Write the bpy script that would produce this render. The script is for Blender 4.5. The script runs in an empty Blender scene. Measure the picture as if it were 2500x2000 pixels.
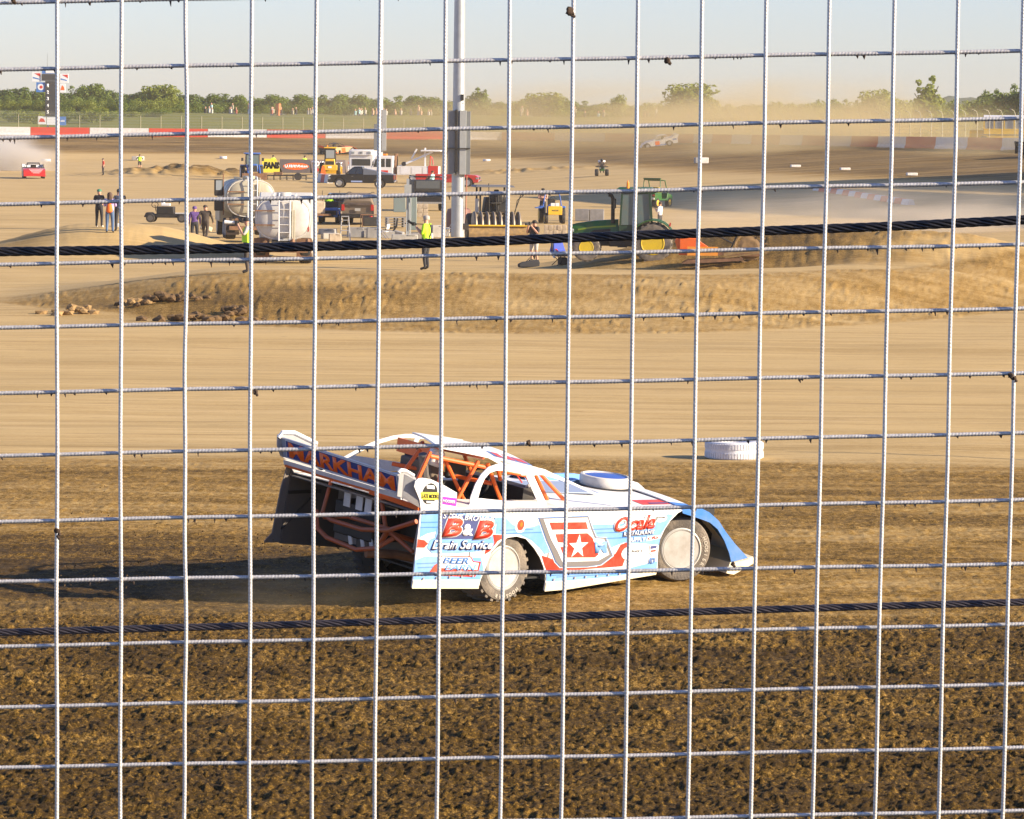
import bpy, bmesh, math, random
import numpy as np
from mathutils import Vector, Matrix, Euler
random.seed(7); rng = np.random.default_rng(11)
PI = math.pi; R_ = math.radians
scene = bpy.context.scene
col = scene.collection

# ------------------------------------------------ camera, world, sun, exposure
FPX, CZ = 8600.0, 4.69
PITCH, ROLL = math.atan(680/FPX), R_(0.6)
cam = bpy.data.cameras.new('camera'); camo = bpy.data.objects.new('camera', cam); col.objects.link(camo)
cam.sensor_width = 36; cam.lens = FPX/2500*36; cam.clip_start = 0.2; cam.clip_end = 9000
_D = Vector((0, math.cos(PITCH), -math.sin(PITCH))); _U0 = Vector((0, math.sin(PITCH), math.cos(PITCH))); _R0 = Vector((1, 0, 0))
_R = _R0*math.cos(ROLL)+_U0*math.sin(ROLL); _U = _U0*math.cos(ROLL)-_R0*math.sin(ROLL)
cm = Matrix((( _R.x, _U.x, -_D.x, 0), (_R.y, _U.y, -_D.y, 0), (_R.z, _U.z, -_D.z, CZ), (0, 0, 0, 1)))
camo.matrix_world = cm
scene.camera = camo

SUN_EL, SUN = R_(21), Vector((0.96, -0.28, 0)).normalized()
sun_dir = Vector((SUN.x*math.cos(SUN_EL), SUN.y*math.cos(SUN_EL), math.sin(SUN_EL)))
w = bpy.data.worlds.new('World'); scene.world = w; w.use_nodes = True
nt = w.node_tree; bg = nt.nodes['Background']
sky = nt.nodes.new('ShaderNodeTexSky'); sky.sky_type = 'NISHITA'; sky.sun_disc = False
sky.sun_elevation = SUN_EL; sky.sun_rotation = math.atan2(SUN.x, SUN.y)
sky.air_density = 1.0; sky.dust_density = 0.4; sky.ozone_density = 2.5
tint = nt.nodes.new('ShaderNodeMix'); tint.data_type = 'RGBA'; tint.blend_type = 'MULTIPLY'; tint.inputs['Factor'].default_value = 1
tint.inputs['B'].default_value = (.93, .94, 1.26, 1); nt.links.new(sky.outputs[0], tint.inputs['A'])
nt.links.new(tint.outputs['Result'], bg.inputs[0]); bg.inputs[1].default_value = 0.072
sl = bpy.data.lights.new('sun', 'SUN'); sl.energy = 5.0; sl.angle = R_(0.53); sl.color = (1.0, 0.84, 0.62)
so = bpy.data.objects.new('sun', sl); col.objects.link(so)
so.rotation_euler = sun_dir.to_track_quat('Z', 'Y').to_euler(); so.location = (60, -20, 40)
scene.view_settings.view_transform = 'Standard'; scene.view_settings.look = 'None'
scene.view_settings.gamma = 1; scene.view_settings.use_curve_mapping = False
scene.view_settings.exposure = 1.2
scene.render.engine = 'CYCLES'
cy = scene.cycles; cy.max_bounces = 6; cy.diffuse_bounces = 3; cy.glossy_bounces = 3; cy.transparent_max_bounces = 12
cy.volume_bounces = 1; cy.volume_step_rate = 2.0; cy.volume_max_steps = 96
cy.use_denoising = True

# ------------------------------------------------ materials
MAT = {}
def mat(name, c, rough=0.6, metal=0.0, var=0.0, vscale=6.0, bump=0.0, bscale=40.0, dirt=0.0, dcol=(.22, .14, .07), spec=0.5, emit=0, coat=0):
    if name in MAT: return MAT[name]
    m = bpy.data.materials.new(name); m.use_nodes = True; t = m.node_tree; b = t.nodes['Principled BSDF']
    b.inputs['Base Color'].default_value = (*c, 1); b.inputs['Roughness'].default_value = rough
    b.inputs['Metallic'].default_value = metal; b.inputs['Specular IOR Level'].default_value = spec
    if coat: b.inputs['Coat Weight'].default_value = coat
    tc = None
    if var or bump or dirt: tc = t.nodes.new('ShaderNodeTexCoord')
    last = None
    if var:
        n = t.nodes.new('ShaderNodeTexNoise'); n.inputs['Scale'].default_value = vscale; n.inputs['Detail'].default_value = 6
        t.links.new(tc.outputs['Object'], n.inputs['Vector'])
        mx = t.nodes.new('ShaderNodeMix'); mx.data_type = 'RGBA'
        mx.inputs['A'].default_value = (*[x*(1-var) for x in c], 1); mx.inputs['B'].default_value = (*[min(1, x*(1+var)) for x in c], 1)
        mr = t.nodes.new('ShaderNodeMapRange'); mr.inputs['From Min'].default_value = .32; mr.inputs['From Max'].default_value = .68
        t.links.new(n.outputs['Fac'], mr.inputs['Value']); t.links.new(mr.outputs[0], mx.inputs['Factor']); last = mx.outputs['Result']
    if dirt:
        n = t.nodes.new('ShaderNodeTexNoise'); n.inputs['Scale'].default_value = 3.3; n.inputs['Detail'].default_value = 9; n.inputs['Roughness'].default_value = .7
        t.links.new(tc.outputs['Object'], n.inputs['Vector'])
        mr = t.nodes.new('ShaderNodeMapRange'); mr.inputs['From Min'].default_value = .42; mr.inputs['From Max'].default_value = .72
        mr.inputs['To Max'].default_value = dirt
        t.links.new(n.outputs['Fac'], mr.inputs['Value'])
        mx = t.nodes.new('ShaderNodeMix'); mx.data_type = 'RGBA'; mx.inputs['A'].default_value = (*c, 1); mx.inputs['B'].default_value = (*dcol, 1)
        if last: t.links.new(last, mx.inputs['A'])
        t.links.new(mr.outputs[0], mx.inputs['Factor']); last = mx.outputs['Result']
    if last: t.links.new(last, b.inputs['Base Color'])
    if bump:
        n = t.nodes.new('ShaderNodeTexNoise'); n.inputs['Scale'].default_value = bscale; n.inputs['Detail'].default_value = 5
        t.links.new(tc.outputs['Object'], n.inputs['Vector'])
        bp = t.nodes.new('ShaderNodeBump'); bp.inputs['Strength'].default_value = bump; bp.inputs['Distance'].default_value = .02
        t.links.new(n.outputs['Fac'], bp.inputs['Height']); t.links.new(bp.outputs[0], b.inputs['Normal'])
    MAT[name] = m; return m

WHITE = mat('white_paint', (.74, .74, .74), .35, dirt=.25, dcol=(.5, .42, .3))
WHITED = mat('dusty_white', (.66, .64, .60), .55, var=.1, dirt=.35, dcol=(.42, .33, .22))
WHEELW = mat('wheel_white', (.46, .45, .42), .45, dirt=.7, dcol=(.26, .21, .15))
CREAM = mat('cream_plastic', (.74, .66, .46), .5, dirt=.3, dcol=(.45, .33, .18))
BLUE = mat('sky_blue_paint', (.045, .18, .52), .3, dirt=.25, dcol=(.4, .4, .4))
LBLUE = mat('pale_blue_vinyl', (.15, .34, .70), .35, dirt=.25, dcol=(.55, .55, .55))
NAVY = mat('navy_print', (.06, .075, .20), .4)
REDV = mat('red_vinyl', (.62, .03, .012), .4, dirt=.3, dcol=(.7, .3, .2))
ORANGE = mat('orange_tube', (.78, .13, .015), .4, dirt=.25, dcol=(.3, .14, .06))
ORLET = mat('orange_print', (.95, .15, .01), .45)
WPRINT = mat('white_print', (.8, .8, .8), .45)
BPRINT = mat('black_print', (.015, .015, .015), .5)
YEL = mat('yellow_paint', (.75, .45, .02), .4, dirt=.35)
YPRINT = mat('yellow_print', (.85, .72, .06), .5)
PURPLE = mat('purple_print', (.30, .03, .38), .5)
ALU = mat('bare_aluminium', (.42, .42, .43), .42, metal=.35, dirt=.4, dcol=(.26, .2, .14))
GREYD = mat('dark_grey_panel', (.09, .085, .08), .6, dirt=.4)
RUB = mat('tyre_rubber', (.11, .095, .08), .85, var=.3, dirt=.85, dcol=(.30, .24, .17), bump=.5, bscale=60)
RUBD = mat('dark_tyre_rubber', (.02, .02, .02), .8, dirt=.35, dcol=(.14, .1, .07))
BLACK = mat('black_paint', (.006, .006, .008), .25, coat=.3, dirt=.03)
BLACKM = mat('matt_black', (.012, .012, .012), .6, dirt=.12)
GLASS = mat('tinted_glass', (.02, .025, .03), .08, spec=.8)
GLASSG = mat('grey_green_glass', (.10, .15, .15), .12, spec=.8, dirt=.3)
GLASSC = mat('pale_glass', (.25, .28, .30), .15, spec=.8)
CHROME = mat('chrome', (.6, .6, .6), .2, metal=1)
REDP = mat('red_paint', (.55, .02, .015), .3, coat=.4, dirt=.15)
GREENP = mat('green_paint', (.02, .11, .02), .35, dirt=.3)
GREENL = mat('light_green_paint', (.20, .30, .02), .4, dirt=.3)
TYEL = mat('wheel_yellow', (.72, .50, .02), .4, dirt=.25)
CONC = mat('concrete', (.42, .39, .34), .85, var=.18, vscale=3, bump=.4, bscale=20)
CONCG = mat('grey_concrete', (.26, .25, .24), .85, var=.15, vscale=3, bump=.4)
TANC = mat('tan_block', (.46, .37, .26), .85, var=.18, bump=.4)
STEEL = mat('galvanised_steel', (.40, .42, .43), .45, metal=.45, var=.08, vscale=3)
BOXG = mat('grey_enclosure', (.17, .18, .185), .5, var=.06)
BOXL = mat('pale_grey_enclosure', (.34, .35, .34), .5, var=.06)
CABG = mat('grey_green_cabinet', (.20, .25, .24), .5, dirt=.2)
WALLW = mat('barrier_white', (.72, .70, .66), .7, dirt=.5, dcol=(.38, .30, .22))
WALLR = mat('barrier_red', (.62, .06, .03), .7, dirt=.35, dcol=(.30, .16, .1))
HIVIS = mat('hi_vis_fabric', (.50, .90, .02), .7)
SKIN = mat('skin', (.55, .30, .2), .55)
JEANS = mat('blue_denim', (.08, .14, .26), .8)
DKCLOTH = mat('dark_cloth', (.03, .03, .035), .85)
BRCLOTH = mat('brown_cloth', (.06, .045, .035), .85)
GRCLOTH = mat('light_grey_cloth', (.45, .43, .38), .85)
WCLOTH = mat('white_cloth', (.7, .68, .65), .8)
PURCLOTH = mat('purple_cloth', (.12, .06, .22), .8)
LILAC = mat('lilac_cloth', (.45, .36, .6), .8)
TEAL = mat('pale_teal_cloth', (.32, .55, .55), .8)
OCLOTH = mat('orange_cloth', (.85, .17, .015), .75)
RCLOTH = mat('red_cloth', (.62, .04, .03), .75)
HAIRB = mat('brown_hair', (.07, .035, .02), .7)
HAIRG = mat('grey_hair', (.38, .34, .3), .7)
HAIRK = mat('black_hair', (.015, .012, .01), .7)
RUST = mat('rusty_steel', (.20, .10, .05), .8, var=.35, vscale=5, dirt=.4)
MUSTARD = mat('muddy_yellow_steel', (.27, .17, .06), .75, var=.3, dirt=.85, dcol=(.20, .14, .08))
MUD = mat('dried_mud', (.12, .07, .028), .95, var=.3, vscale=12, bump=.6)
MUDL = mat('light_clod', (.30, .19, .08), .95, var=.3, vscale=8, bump=.6)
WIREV = mat('galvanised_wire', (.56, .54, .52), .44, metal=.4, var=.25, vscale=300, dirt=0)
ROPE = mat('greased_steel_rope', (.016, .015, .018), .34, metal=.2, spec=.6)
NHBLUE = mat('tractor_blue', (.03, .12, .42), .35, dirt=.3)
AMBER = mat('amber_lens', (.85, .25, .01), .3)
BARK = mat('bark', (.09, .065, .04), .9)
TANKW = mat('tank_white', (.56, .55, .52), .35, dirt=.5, dcol=(.42, .34, .24))
TANKC = mat('tank_cream', (.42, .39, .29), .4, dirt=.55, dcol=(.36, .26, .15))
DIRTYBR = mat('dusty_brown_paint', (.16, .12, .08), .6, dirt=.5, dcol=(.28, .2, .12))
def leafmat(name, c):
    m = mat(name, c, .6, var=.45, vscale=.6)
    t = m.node_tree; b = t.nodes['Principled BSDF']; out = t.nodes['Material Output']
    tr = t.nodes.new('ShaderNodeBsdfTranslucent'); tr.inputs[0].default_value = (c[0]*1.5, c[1]*1.5, c[2]*.8, 1)
    ms = t.nodes.new('ShaderNodeMixShader'); ms.inputs[0].default_value = .35
    t.links.new(b.outputs[0], ms.inputs[1]); t.links.new(tr.outputs[0], ms.inputs[2]); t.links.new(ms.outputs[0], out.inputs[0]); return m
LEAFD = leafmat('dark_leaf', (.075, .115, .008)); LEAFM = leafmat('mid_leaf', (.12, .165, .010)); LEAFL = leafmat('pale_leaf', (.20, .23, .02))

# ------------------------------------------------ mesh helpers
class MB:
    def __init__(s): s.v = []; s.f = []; s.m = []
    def add(s, vs, fs, mi=0):
        k = len(s.v); s.v += [tuple(p) for p in vs]; s.f += [tuple(i+k for i in f) for f in fs]; s.m += [mi]*len(fs); return s
    def box(s, c, d, rot=None, mi=0, top=None):
        hx, hy, hz = d[0]/2, d[1]/2, d[2]/2; tx, ty = (top if top else (1, 1))
        vs = [Vector((x*hx*(tx if z > 0 else 1), y*hy*(ty if z > 0 else 1), z*hz)) for z in (-1, 1) for y in (-1, 1) for x in (-1, 1)]
        if rot: M = Euler(rot).to_matrix(); vs = [M @ p for p in vs]
        vs = [p+Vector(c) for p in vs]
        return s.add(vs, [(0, 2, 3, 1), (4, 5, 7, 6), (0, 1, 5, 4), (2, 6, 7, 3), (0, 4, 6, 2), (1, 3, 7, 5)], mi)
    def cyl(s, a, b, r, r2=None, n=12, mi=0):
        a, b = Vector(a), Vector(b); r2 = r if r2 is None else r2
        d = (b-a).normalized(); x = d.orthogonal().normalized(); y = d.cross(x)
        vs = [a+(x*math.cos(2*PI*i/n)+y*math.sin(2*PI*i/n))*r for i in range(n)]+[b+(x*math.cos(2*PI*i/n)+y*math.sin(2*PI*i/n))*r2 for i in range(n)]
        return s.add(vs, [(i, (i+1) % n, n+(i+1) % n, n+i) for i in range(n)]+[tuple(range(n-1, -1, -1)), tuple(range(n, 2*n))], mi)
    def tube(s, pts, r, n=6, mi=0):
        pts = [Vector(p) for p in pts]; k = len(pts); vs = []; up = None
        for i, p in enumerate(pts):
            d = (pts[min(i+1, k-1)]-pts[max(i-1, 0)]).normalized()
            if up is None: up = d.orthogonal().normalized()
            up = (up-d*up.dot(d)).normalized(); y = d.cross(up)
            vs += [p+(up*math.cos(2*PI*j/n)+y*math.sin(2*PI*j/n))*r for j in range(n)]
        fs = [(i*n+j, i*n+(j+1) % n, (i+1)*n+(j+1) % n, (i+1)*n+j) for i in range(k-1) for j in range(n)]
        fs += [tuple(range(n-1, -1, -1)), tuple(range((k-1)*n, k*n))]
        return s.add(vs, fs, mi)
    def prism(s, poly, a, b, ax='y', mi=0):   # poly in the plane across ax
        def P(p, t): return {'y': (p[0], t, p[1]), 'x': (t, p[0], p[1]), 'z': (p[0], p[1], t)}[ax]
        n = len(poly)
        return s.add([P(p, a) for p in poly]+[P(p, b) for p in poly], [tuple(range(n)), tuple(range(2*n-1, n-1, -1))]+[(i, n+i, n+(i+1) % n, (i+1) % n) for i in range(n)], mi)
    def loft(s, rings, caps=True, mi=0):
        n = len(rings[0]); vs = [p for r in rings for p in r]; k = len(rings)
        fs = [(i*n+j, i*n+(j+1) % n, (i+1)*n+(j+1) % n, (i+1)*n+j) for i in range(k-1) for j in range(n)]
        if caps: fs += [tuple(range(n-1, -1, -1)), tuple(range((k-1)*n, k*n))]
        return s.add(vs, fs, mi)
    def lathe(s, prof, n=24, c=(0, 0, 0), ax='y', mi=0, closed=False):   # prof: (radius, along)
        vs = []
        for (r, t) in prof:
            for i in range(n):
                a = 2*PI*i/n; q = {'y': (r*math.cos(a), t, r*math.sin(a)), 'z': (r*math.cos(a), r*math.sin(a), t), 'x': (t, r*math.cos(a), r*math.sin(a))}[ax]
                vs.append((q[0]+c[0], q[1]+c[1], q[2]+c[2]))
        k = len(prof); fs = [(i*n+j, i*n+(j+1) % n, (i+1)*n+(j+1) % n, (i+1)*n+j) for i in range(k-1) for j in range(n)]
        if closed: fs += [((k-1)*n+j, (k-1)*n+(j+1) % n, (j+1) % n, j) for j in range(n)]
        elif True: fs += [tuple(range(n-1, -1, -1)), tuple(range((k-1)*n, k*n))]
        return s.add(vs, fs, mi)
    def strip(s, pts, wd, y0, y1, mi=0):      # flat band following pts (x,z), width wd, between y0 and y1
        n = len(pts); L = []; Rr = []
        for i in range(n):
            a = Vector(pts[max(i-1, 0)]); b = Vector(pts[min(i+1, n-1)]); d = (b-a).normalized(); nn = Vector((-d.y, d.x))
            ww = wd[i] if isinstance(wd, (list, tuple)) else wd
            L.append(Vector(pts[i])+nn*ww/2); Rr.append(Vector(pts[i])-nn*ww/2)
        for i in range(n-1):
            s.prism([L[i], L[i+1], Rr[i+1], Rr[i]], y0, y1, 'y', mi)
        return s
    def grid(s, rows, mi=0):                  # rows of points -> sheet
        k = len(rows[0]); vs = [p for r in rows for p in r]
        return s.add(vs, [(i*k+j, i*k+j+1, (i+1)*k+j+1, (i+1)*k+j) for i in range(len(rows)-1) for j in range(k-1)], mi)
    def mesh(s, name, mats):
        me = bpy.data.meshes.new(name); me.from_pydata([tuple(p) for p in s.v], [], s.f)
        mats = mats if isinstance(mats, (list, tuple)) else [mats]
        for m in mats: me.materials.append(m)
        if len(mats) > 1: me.polygons.foreach_set('material_index', s.m)
        return me

def fixn(me):
    bm = bmesh.new(); bm.from_mesh(me); bmesh.ops.recalc_face_normals(bm, faces=bm.faces); bm.to_mesh(me); bm.free()
def smooth(me, ang=35):
    me.polygons.foreach_set('use_smooth', [True]*len(me.polygons))
    bm = bmesh.new(); bm.from_mesh(me); lim = R_(ang)
    for e in bm.edges: e.smooth = (len(e.link_faces) == 2 and e.calc_face_angle(0) < lim)
    bm.to_mesh(me); bm.free()
def P(name, mb, m, parent=None, label=None, bevel=0, sm=True, thick=0, loc=None, rot=None, ang=35):
    me = mb if isinstance(mb, bpy.types.Mesh) else mb.mesh(name, m)
    if not isinstance(mb, bpy.types.Mesh):
        fixn(me)
        if sm: smooth(me, ang)
    o = bpy.data.objects.new(name, me); col.objects.link(o)
    if parent: o.parent = parent
    if loc: o.location = loc
    if rot: o.rotation_euler = rot
    if label: o['label'] = label
    if thick:
        md = o.modifiers.new('thick', 'SOLIDIFY'); md.thickness = thick; md.offset = -1
    if bevel:
        md = o.modifiers.new('bevel', 'BEVEL'); md.width = bevel; md.segments = 2; md.limit_method = 'ANGLE'; md.angle_limit = R_(40)
    return o
def tag(o, label, cat, group=None, kind=None):
    if label: o['label'] = label
    if cat: o['category'] = cat
    if group: o['group'] = group
    if kind: o['kind'] = kind
    return o
def thing(name, label, cat, loc, head=0, group=None):
    o = bpy.data.objects.new(name, None); col.objects.link(o); o.empty_display_size = .3
    o.location = loc; o.rotation_euler = (0, 0, head); return tag(o, label, cat, group)
def children(o): return [c for c in bpy.data.objects if c.parent == o]
def copy_tree(o, parent=None, kids=None):
    kids = kids or {}
    c = o.copy(); col.objects.link(c)
    if parent: c.parent = parent
    for ch in list(o.children): copy_tree(ch, c)
    return c
def textmesh(s, shear=0, bold=0.0, extrude=.0):
    cu = bpy.data.curves.new('lettering', 'FONT'); cu.body = s; cu.size = 1; cu.shear = shear; cu.offset = bold; cu.resolution_u = 3
    cu.extrude = extrude
    o = bpy.data.objects.new('tmp', cu); col.objects.link(o)
    dg = bpy.context.evaluated_depsgraph_get(); dg.update()
    me = bpy.data.meshes.new_from_object(o.evaluated_get(dg)); bpy.data.objects.remove(o); bpy.data.curves.remove(cu)
    return me
def letter(parent, s, x0, z0, x1, z1, off, m, face='right', shear=0, bold=.01, name='lettering', skew=0, t=.002):
    """flat lettering fitted to a box. face 'right': on plane y=off reading +x; 'rear': on plane x=off reading -y; 'front': plane x=off facing +x; 'near': generic facing -y"""
    me = textmesh(s, shear, bold, 0)
    n = len(me.vertices); co = np.empty(n*3); me.vertices.foreach_get('co', co); co = co.reshape(-1, 3)
    lo, hi = co.min(0), co.max(0); u = (co[:, 0]-lo[0])/(hi[0]-lo[0]); v = (co[:, 1]-lo[1])/(hi[1]-lo[1])
    a = x0+(x1-x0)*u; b = z0+(z1-z0)*v+skew*u
    o = np.zeros_like(co)
    if face == 'right': o[:, 0] = a; o[:, 1] = off; o[:, 2] = b
    elif face == 'rear': o[:, 1] = a; o[:, 0] = off; o[:, 2] = b
    elif face == 'front': o[:, 1] = a; o[:, 0] = off; o[:, 2] = b
    me.vertices.foreach_set('co', o.ravel()); me.materials.clear(); me.materials.append(m); me.update()
    ob = P(name, me, m, parent); 
    md = ob.modifiers.new('thick', 'SOLIDIFY'); md.thickness = t; md.offset = 0
    return ob

# ------------------------------------------------ terrain
WALL = np.array([(-260, 455), (-110, 478), (-68, 482), (-30, 483), (0, 481), (12, 474), (23, 452), (31, 420), (38, 370), (45, 318), (58, 278), (70, 240), (82, 200), (94, 150)], float)
def smst(t): t = np.clip(t, 0, 1); return t*t*(3-2*t)
def walldist(x, y):
    best = np.full(x.shape, 1e9); sgn = np.ones(x.shape)
    for a, b in zip(WALL[:-1], WALL[1:]):
        d = b-a; L2 = d@d; t = np.clip(((x-a[0])*d[0]+(y-a[1])*d[1])/L2, 0, 1)
        px, py = x-(a[0]+t*d[0]), y-(a[1]+t*d[1]); q = np.hypot(px, py); cr = d[0]*(y-a[1])-d[1]*(x-a[0])
        m = q < best; best = np.where(m, q, best); sgn = np.where(m, np.sign(cr), sgn)
    return best*sgn      # positive outside
def fold(y): return 91.5
MOUNDS = [(-17.3, 152, 3.6, 5.5, 1.25), (10.8, 134, 6.2, 6.0, 1.75), (-35, 345, 4.0, 5, .55), (-29, 347, 3.6, 4, .45), (.5, 352, 5.5, 5, .4), (-8.6, 100.5, 4.5, 1.6, .16)]
def T(x, y):
    x = np.asarray(x, float); y = np.asarray(y, float)
    base = np.interp(y, [0, 45, 80, 92, 125, 200, 330, 400, 480, 700], [0, 0, -.6, -.6, -.7, -.7, -.05, .2, .4, .4])
    yf = 91.5+.063*(x+.5)**2
    yc = np.where(x > 0, np.maximum(109, yf+15), 109)
    base = base+.95*smst((y-yf)/np.maximum(yc-yf, 5))*(1-smst((y-yc-4)/13))*smst((x+17)/9)*smst((42-x)/34)
    for cx, cy_, sx, sy, A in MOUNDS:
        base = base+A*np.exp(-.5*(((x-cx)/sx)**2+((y-cy_)/sy)**2)**1.3)
    d = walldist(x, y)
    ins = np.maximum(base, 3.4-.068*np.maximum(-d, 0))
    out = 3.5+np.interp(d, [0, 2, 75, 120, 4000], [0, .1, 3.4, 3.3, 3.3])*np.where(x > 30, .45, 1.0)
    return np.where(d > 0, out, ins)
_ts = np.concatenate([np.arange(14, 200, .1), np.arange(200, 900, .5)])
def G(u, v, dz=0):
    """terrain point behind a source pixel (2500x2000) of the reference"""
    d = _D+_R*((u-1250)/FPX)+_U*((1000-v)/FPX)
    X, Y, Z = d.x*_ts/d.y, _ts, CZ+d.z*_ts/d.y
    k = np.argmax(Z < T(X, Y)+dz)
    return Vector((float(X[k]), float(Y[k]), float(T(X[k], Y[k]))))
def at(u, Y, v=None):
    """terrain point at depth Y straight below pixel column u"""
    d = _D+_R*((u-1250)/FPX)+_U*((1000-(v or 500))/FPX); x = d.x*Y/d.y
    return Vector((x, Y, float(T(x, Y))))
def hgt(u, v, Y):
    d = _D+_R*((u-1250)/FPX)+_U*((1000-v)/FPX); return Vector((d.x*Y/d.y, Y, CZ+d.z*Y/d.y))

def vn(x, y, seed=0):       # value noise
    xi = np.floor(x).astype(np.int64); yi = np.floor(y).astype(np.int64); fx = x-xi; fy = y-yi
    fx = fx*fx*(3-2*fx); fy = fy*fy*(3-2*fy)
    def h(a, b):
        n = (a*374761393+b*668265263+seed*1442695041) & 0xffffffff; n = ((n ^ (n >> 13))*1274126177) & 0xffffffff; n = n ^ (n >> 16)
        return (n & 0xffff)/65535.0
    return (h(xi, yi)*(1-fx)+h(xi+1, yi)*fx)*(1-fy)+(h(xi, yi+1)*(1-fx)+h(xi+1, yi+1)*fx)*fy

def ground():
    ys = [14.0]
    while ys[-1] < 1600:
        y = ys[-1]
        ys.append(y+(min(max(y*y/40300*2.1, .03), 1.6) if y < 560 else (6 if y < 800 else 60)))
    ys = np.array(ys); ra = np.linspace(-.175, .175, 600)
    oc = .175+np.geomspace(.004, 1.2, 34); ra = np.concatenate([-oc[::-1], ra, oc])
    Xr, Y = np.meshgrid(ra, ys); X = Xr*Y
    Z = T(X, Y)
    jx = X+.35*(vn(X*1.3, Y*.8, 3)-.5)
    # masks
    e1 = 34.6+.6*(vn(X*.4, Y*0, 5)-.5)+.012*X   # end of churned cushion
    e2 = 50.5+1.2*(vn(X*.3, Y*.2, 6)-.5)+.05*X
    e1 = e1+.9*(vn(X*1.1, Y*2.4, 7)-.5)+.5*(vn(X*3, Y*5, 8)-.5)
    clod = 1-smst((Y-e1+2.2)/3.0)
    mid = (1-clod)*(1-smst((Y-e2+1.0)/3.4))
    yf = 91.5+.063*(X+.5)**2
    berm = smst((Y-yf)/1.0)*(1-smst((Y-np.where(X > 0, np.maximum(109, yf+15), 109)+.7-1.2*vn(X*.4, X*0, 4))/1.6))*smst((X+17)/3)*smst((36-X)/12)
    nz = np.zeros_like(Z)
    def bil(s, seed): return np.abs(2*vn(X*s, Y*s, seed)-1)
    near = Y < 60
    big = vn(X*3.1, Y*3.1, 21); a = (bil(13, 22)*.40+bil(29, 23)*.36+bil(52, 24)*.24)
    cl = (1-a)*.042+(big-.5)*.028+np.maximum(vn(X*16, Y*16, 29)-.74, 0)*.15+np.maximum(vn(X*34, Y*34, 31)-.66, 0)*.085
    nz += clod*(cl+(vn(X*.22, Y*1.5, 33)-.5)*.07)
    sx = vn(X*2.2, Y*7, 41)
    nz += mid*((1-bil(11, 42))*.014+np.maximum(vn(X*8, Y*17, 43)-.62, 0)*.055+(sx-.5)*.02)
    nz += berm*((vn(X*.8+Y*.5, Y*.4, 51)-.5)*.035+(vn(X*3+Y*2.2, Y*.6, 52)-.5)*.018+(vn(X*14, Y*5, 57)-.5)*.022+np.maximum(vn(X*11, Y*4, 53)-.62, 0)*.15*smst((vn(X*.5, Y*.25, 58)-.35)*3))
    dR = np.exp(-.5*(((X-11.3)/6.4)**2+((Y-133)/8.5)**2)**1.5); dL = np.exp(-.5*(((X+17.3)/4.5)**2+((Y-152)/7)**2))
    nz += (dR+.3*dL)*((vn(X*1.5+Y*.3, Y*.7, 61)-.5)*.12+(vn(X*5, Y*2, 62)-.5)*.09+(vn(X*13, Y*5, 63)-.5)*.04)
    for cx, cy_, sx_, sy_, A in MOUNDS[2:5]:
        g = np.exp(-.5*(((X-cx)/sx_/1.4)**2+((Y-cy_)/sy_)**2)); nz += g*(vn(X*1.6, Y*.8, 66)-.3)*.5
    flat = (1-clod)*(1-mid)*(1-berm)*smst((560-Y)/50)*(1-np.clip(1.6*dR, 0, 1))*(1-.8*dL)
    nz += flat*((vn(X*.35, Y*.35, 71)-.5)*.05+(vn(X*1.5, Y*3, 72)-.5)*.012)
    d = walldist(X, Y)
    nz += smst((d-3)/4)*(vn(X*.15, Y*.15, 81)-.5)*.5
    Z = Z+nz
    # moisture and painted shade, 0 dry .. 1 wet
    wet_shade = clod*(.90+.34*(vn(X*.9, Y*2.4, 91)-.5)-.25*smst((Y-e1+3)/2))
    wet_shade = wet_shade+mid*(.50+.36*(vn(X*.5, Y*2.2, 92)-.5)+.22*(vn(X*3, Y*9, 93)-.5))
    wet_shade = wet_shade+berm*(.30+.22*(vn(X*1.2+Y*.7, Y*.5, 94)-.5)+.20*(vn(X*9+Y*5, Y*5, 98)-.5))
    wet_shade = wet_shade+dR*(.34+.50*smst((15.5-X)/6)+.3*(vn(X*1.4, Y*.8, 99)-.5))+.40*dL*smst((-18.2-X)/2.5)  # mound soil darker; shade of the left flanks is painted into the colour
    wet_shade = wet_shade+flat*(.05+.12*(vn(X*.3, Y*.6, 95)-.5))
    bankm = smst((-d < 34).astype(float)*(d < 0)*(Y > 200)*np.clip((34+d)/9, 0, 1))
    wet_shade = wet_shade+.6*np.exp(-.5*((Y-36.4)/1.9)**2)*smst((1.2-X)/2)*mid  # damp groove left of the car, plus its cast shadow deepened in colour
    wet_shade = wet_shade+bankm*(.72+.30*(vn(X*.02, Y*.5, 96)-.5)+.2*(vn(X*.2, Y*1.2, 97)-.5))
    for cx, cy_, sx_, sy_, A in MOUNDS[2:5]:
        wet_shade = wet_shade+np.exp(-.5*(((X-cx)/sx_/1.2)**2+((Y-cy_)/sy_)**2))*(.75 if cx == -29 else .3)
    pit = np.exp(-.5*(((X+8.3)/3.6)**2+((Y-100)/2.6)**2)); wet_shade = wet_shade+.42*pit
    wet_shade = np.clip(wet_shade, 0, 1); grass = smst((d-1.2)/1.5)
    n, m = Z.shape; co = np.stack([X, Y, Z], -1).reshape(-1, 3).astype(np.float32)
    idx = np.arange(n*m).reshape(n, m)
    q = np.stack([idx[:-1, :-1], idx[:-1, 1:], idx[1:, 1:], idx[1:, :-1]], -1).reshape(-1, 4)
    me = bpy.data.meshes.new('ground'); me.vertices.add(len(co)); me.vertices.foreach_set('co', co.ravel())
    me.loops.add(q.size); me.loops.foreach_set('vertex_index', q.ravel().astype(np.int32))
    me.polygons.add(len(q)); me.polygons.foreach_set('loop_start', np.arange(0, q.size, 4, dtype=np.int32)); me.polygons.foreach_set('loop_total', np.full(len(q), 4, np.int32))
    me.update(calc_edges=True)
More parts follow.
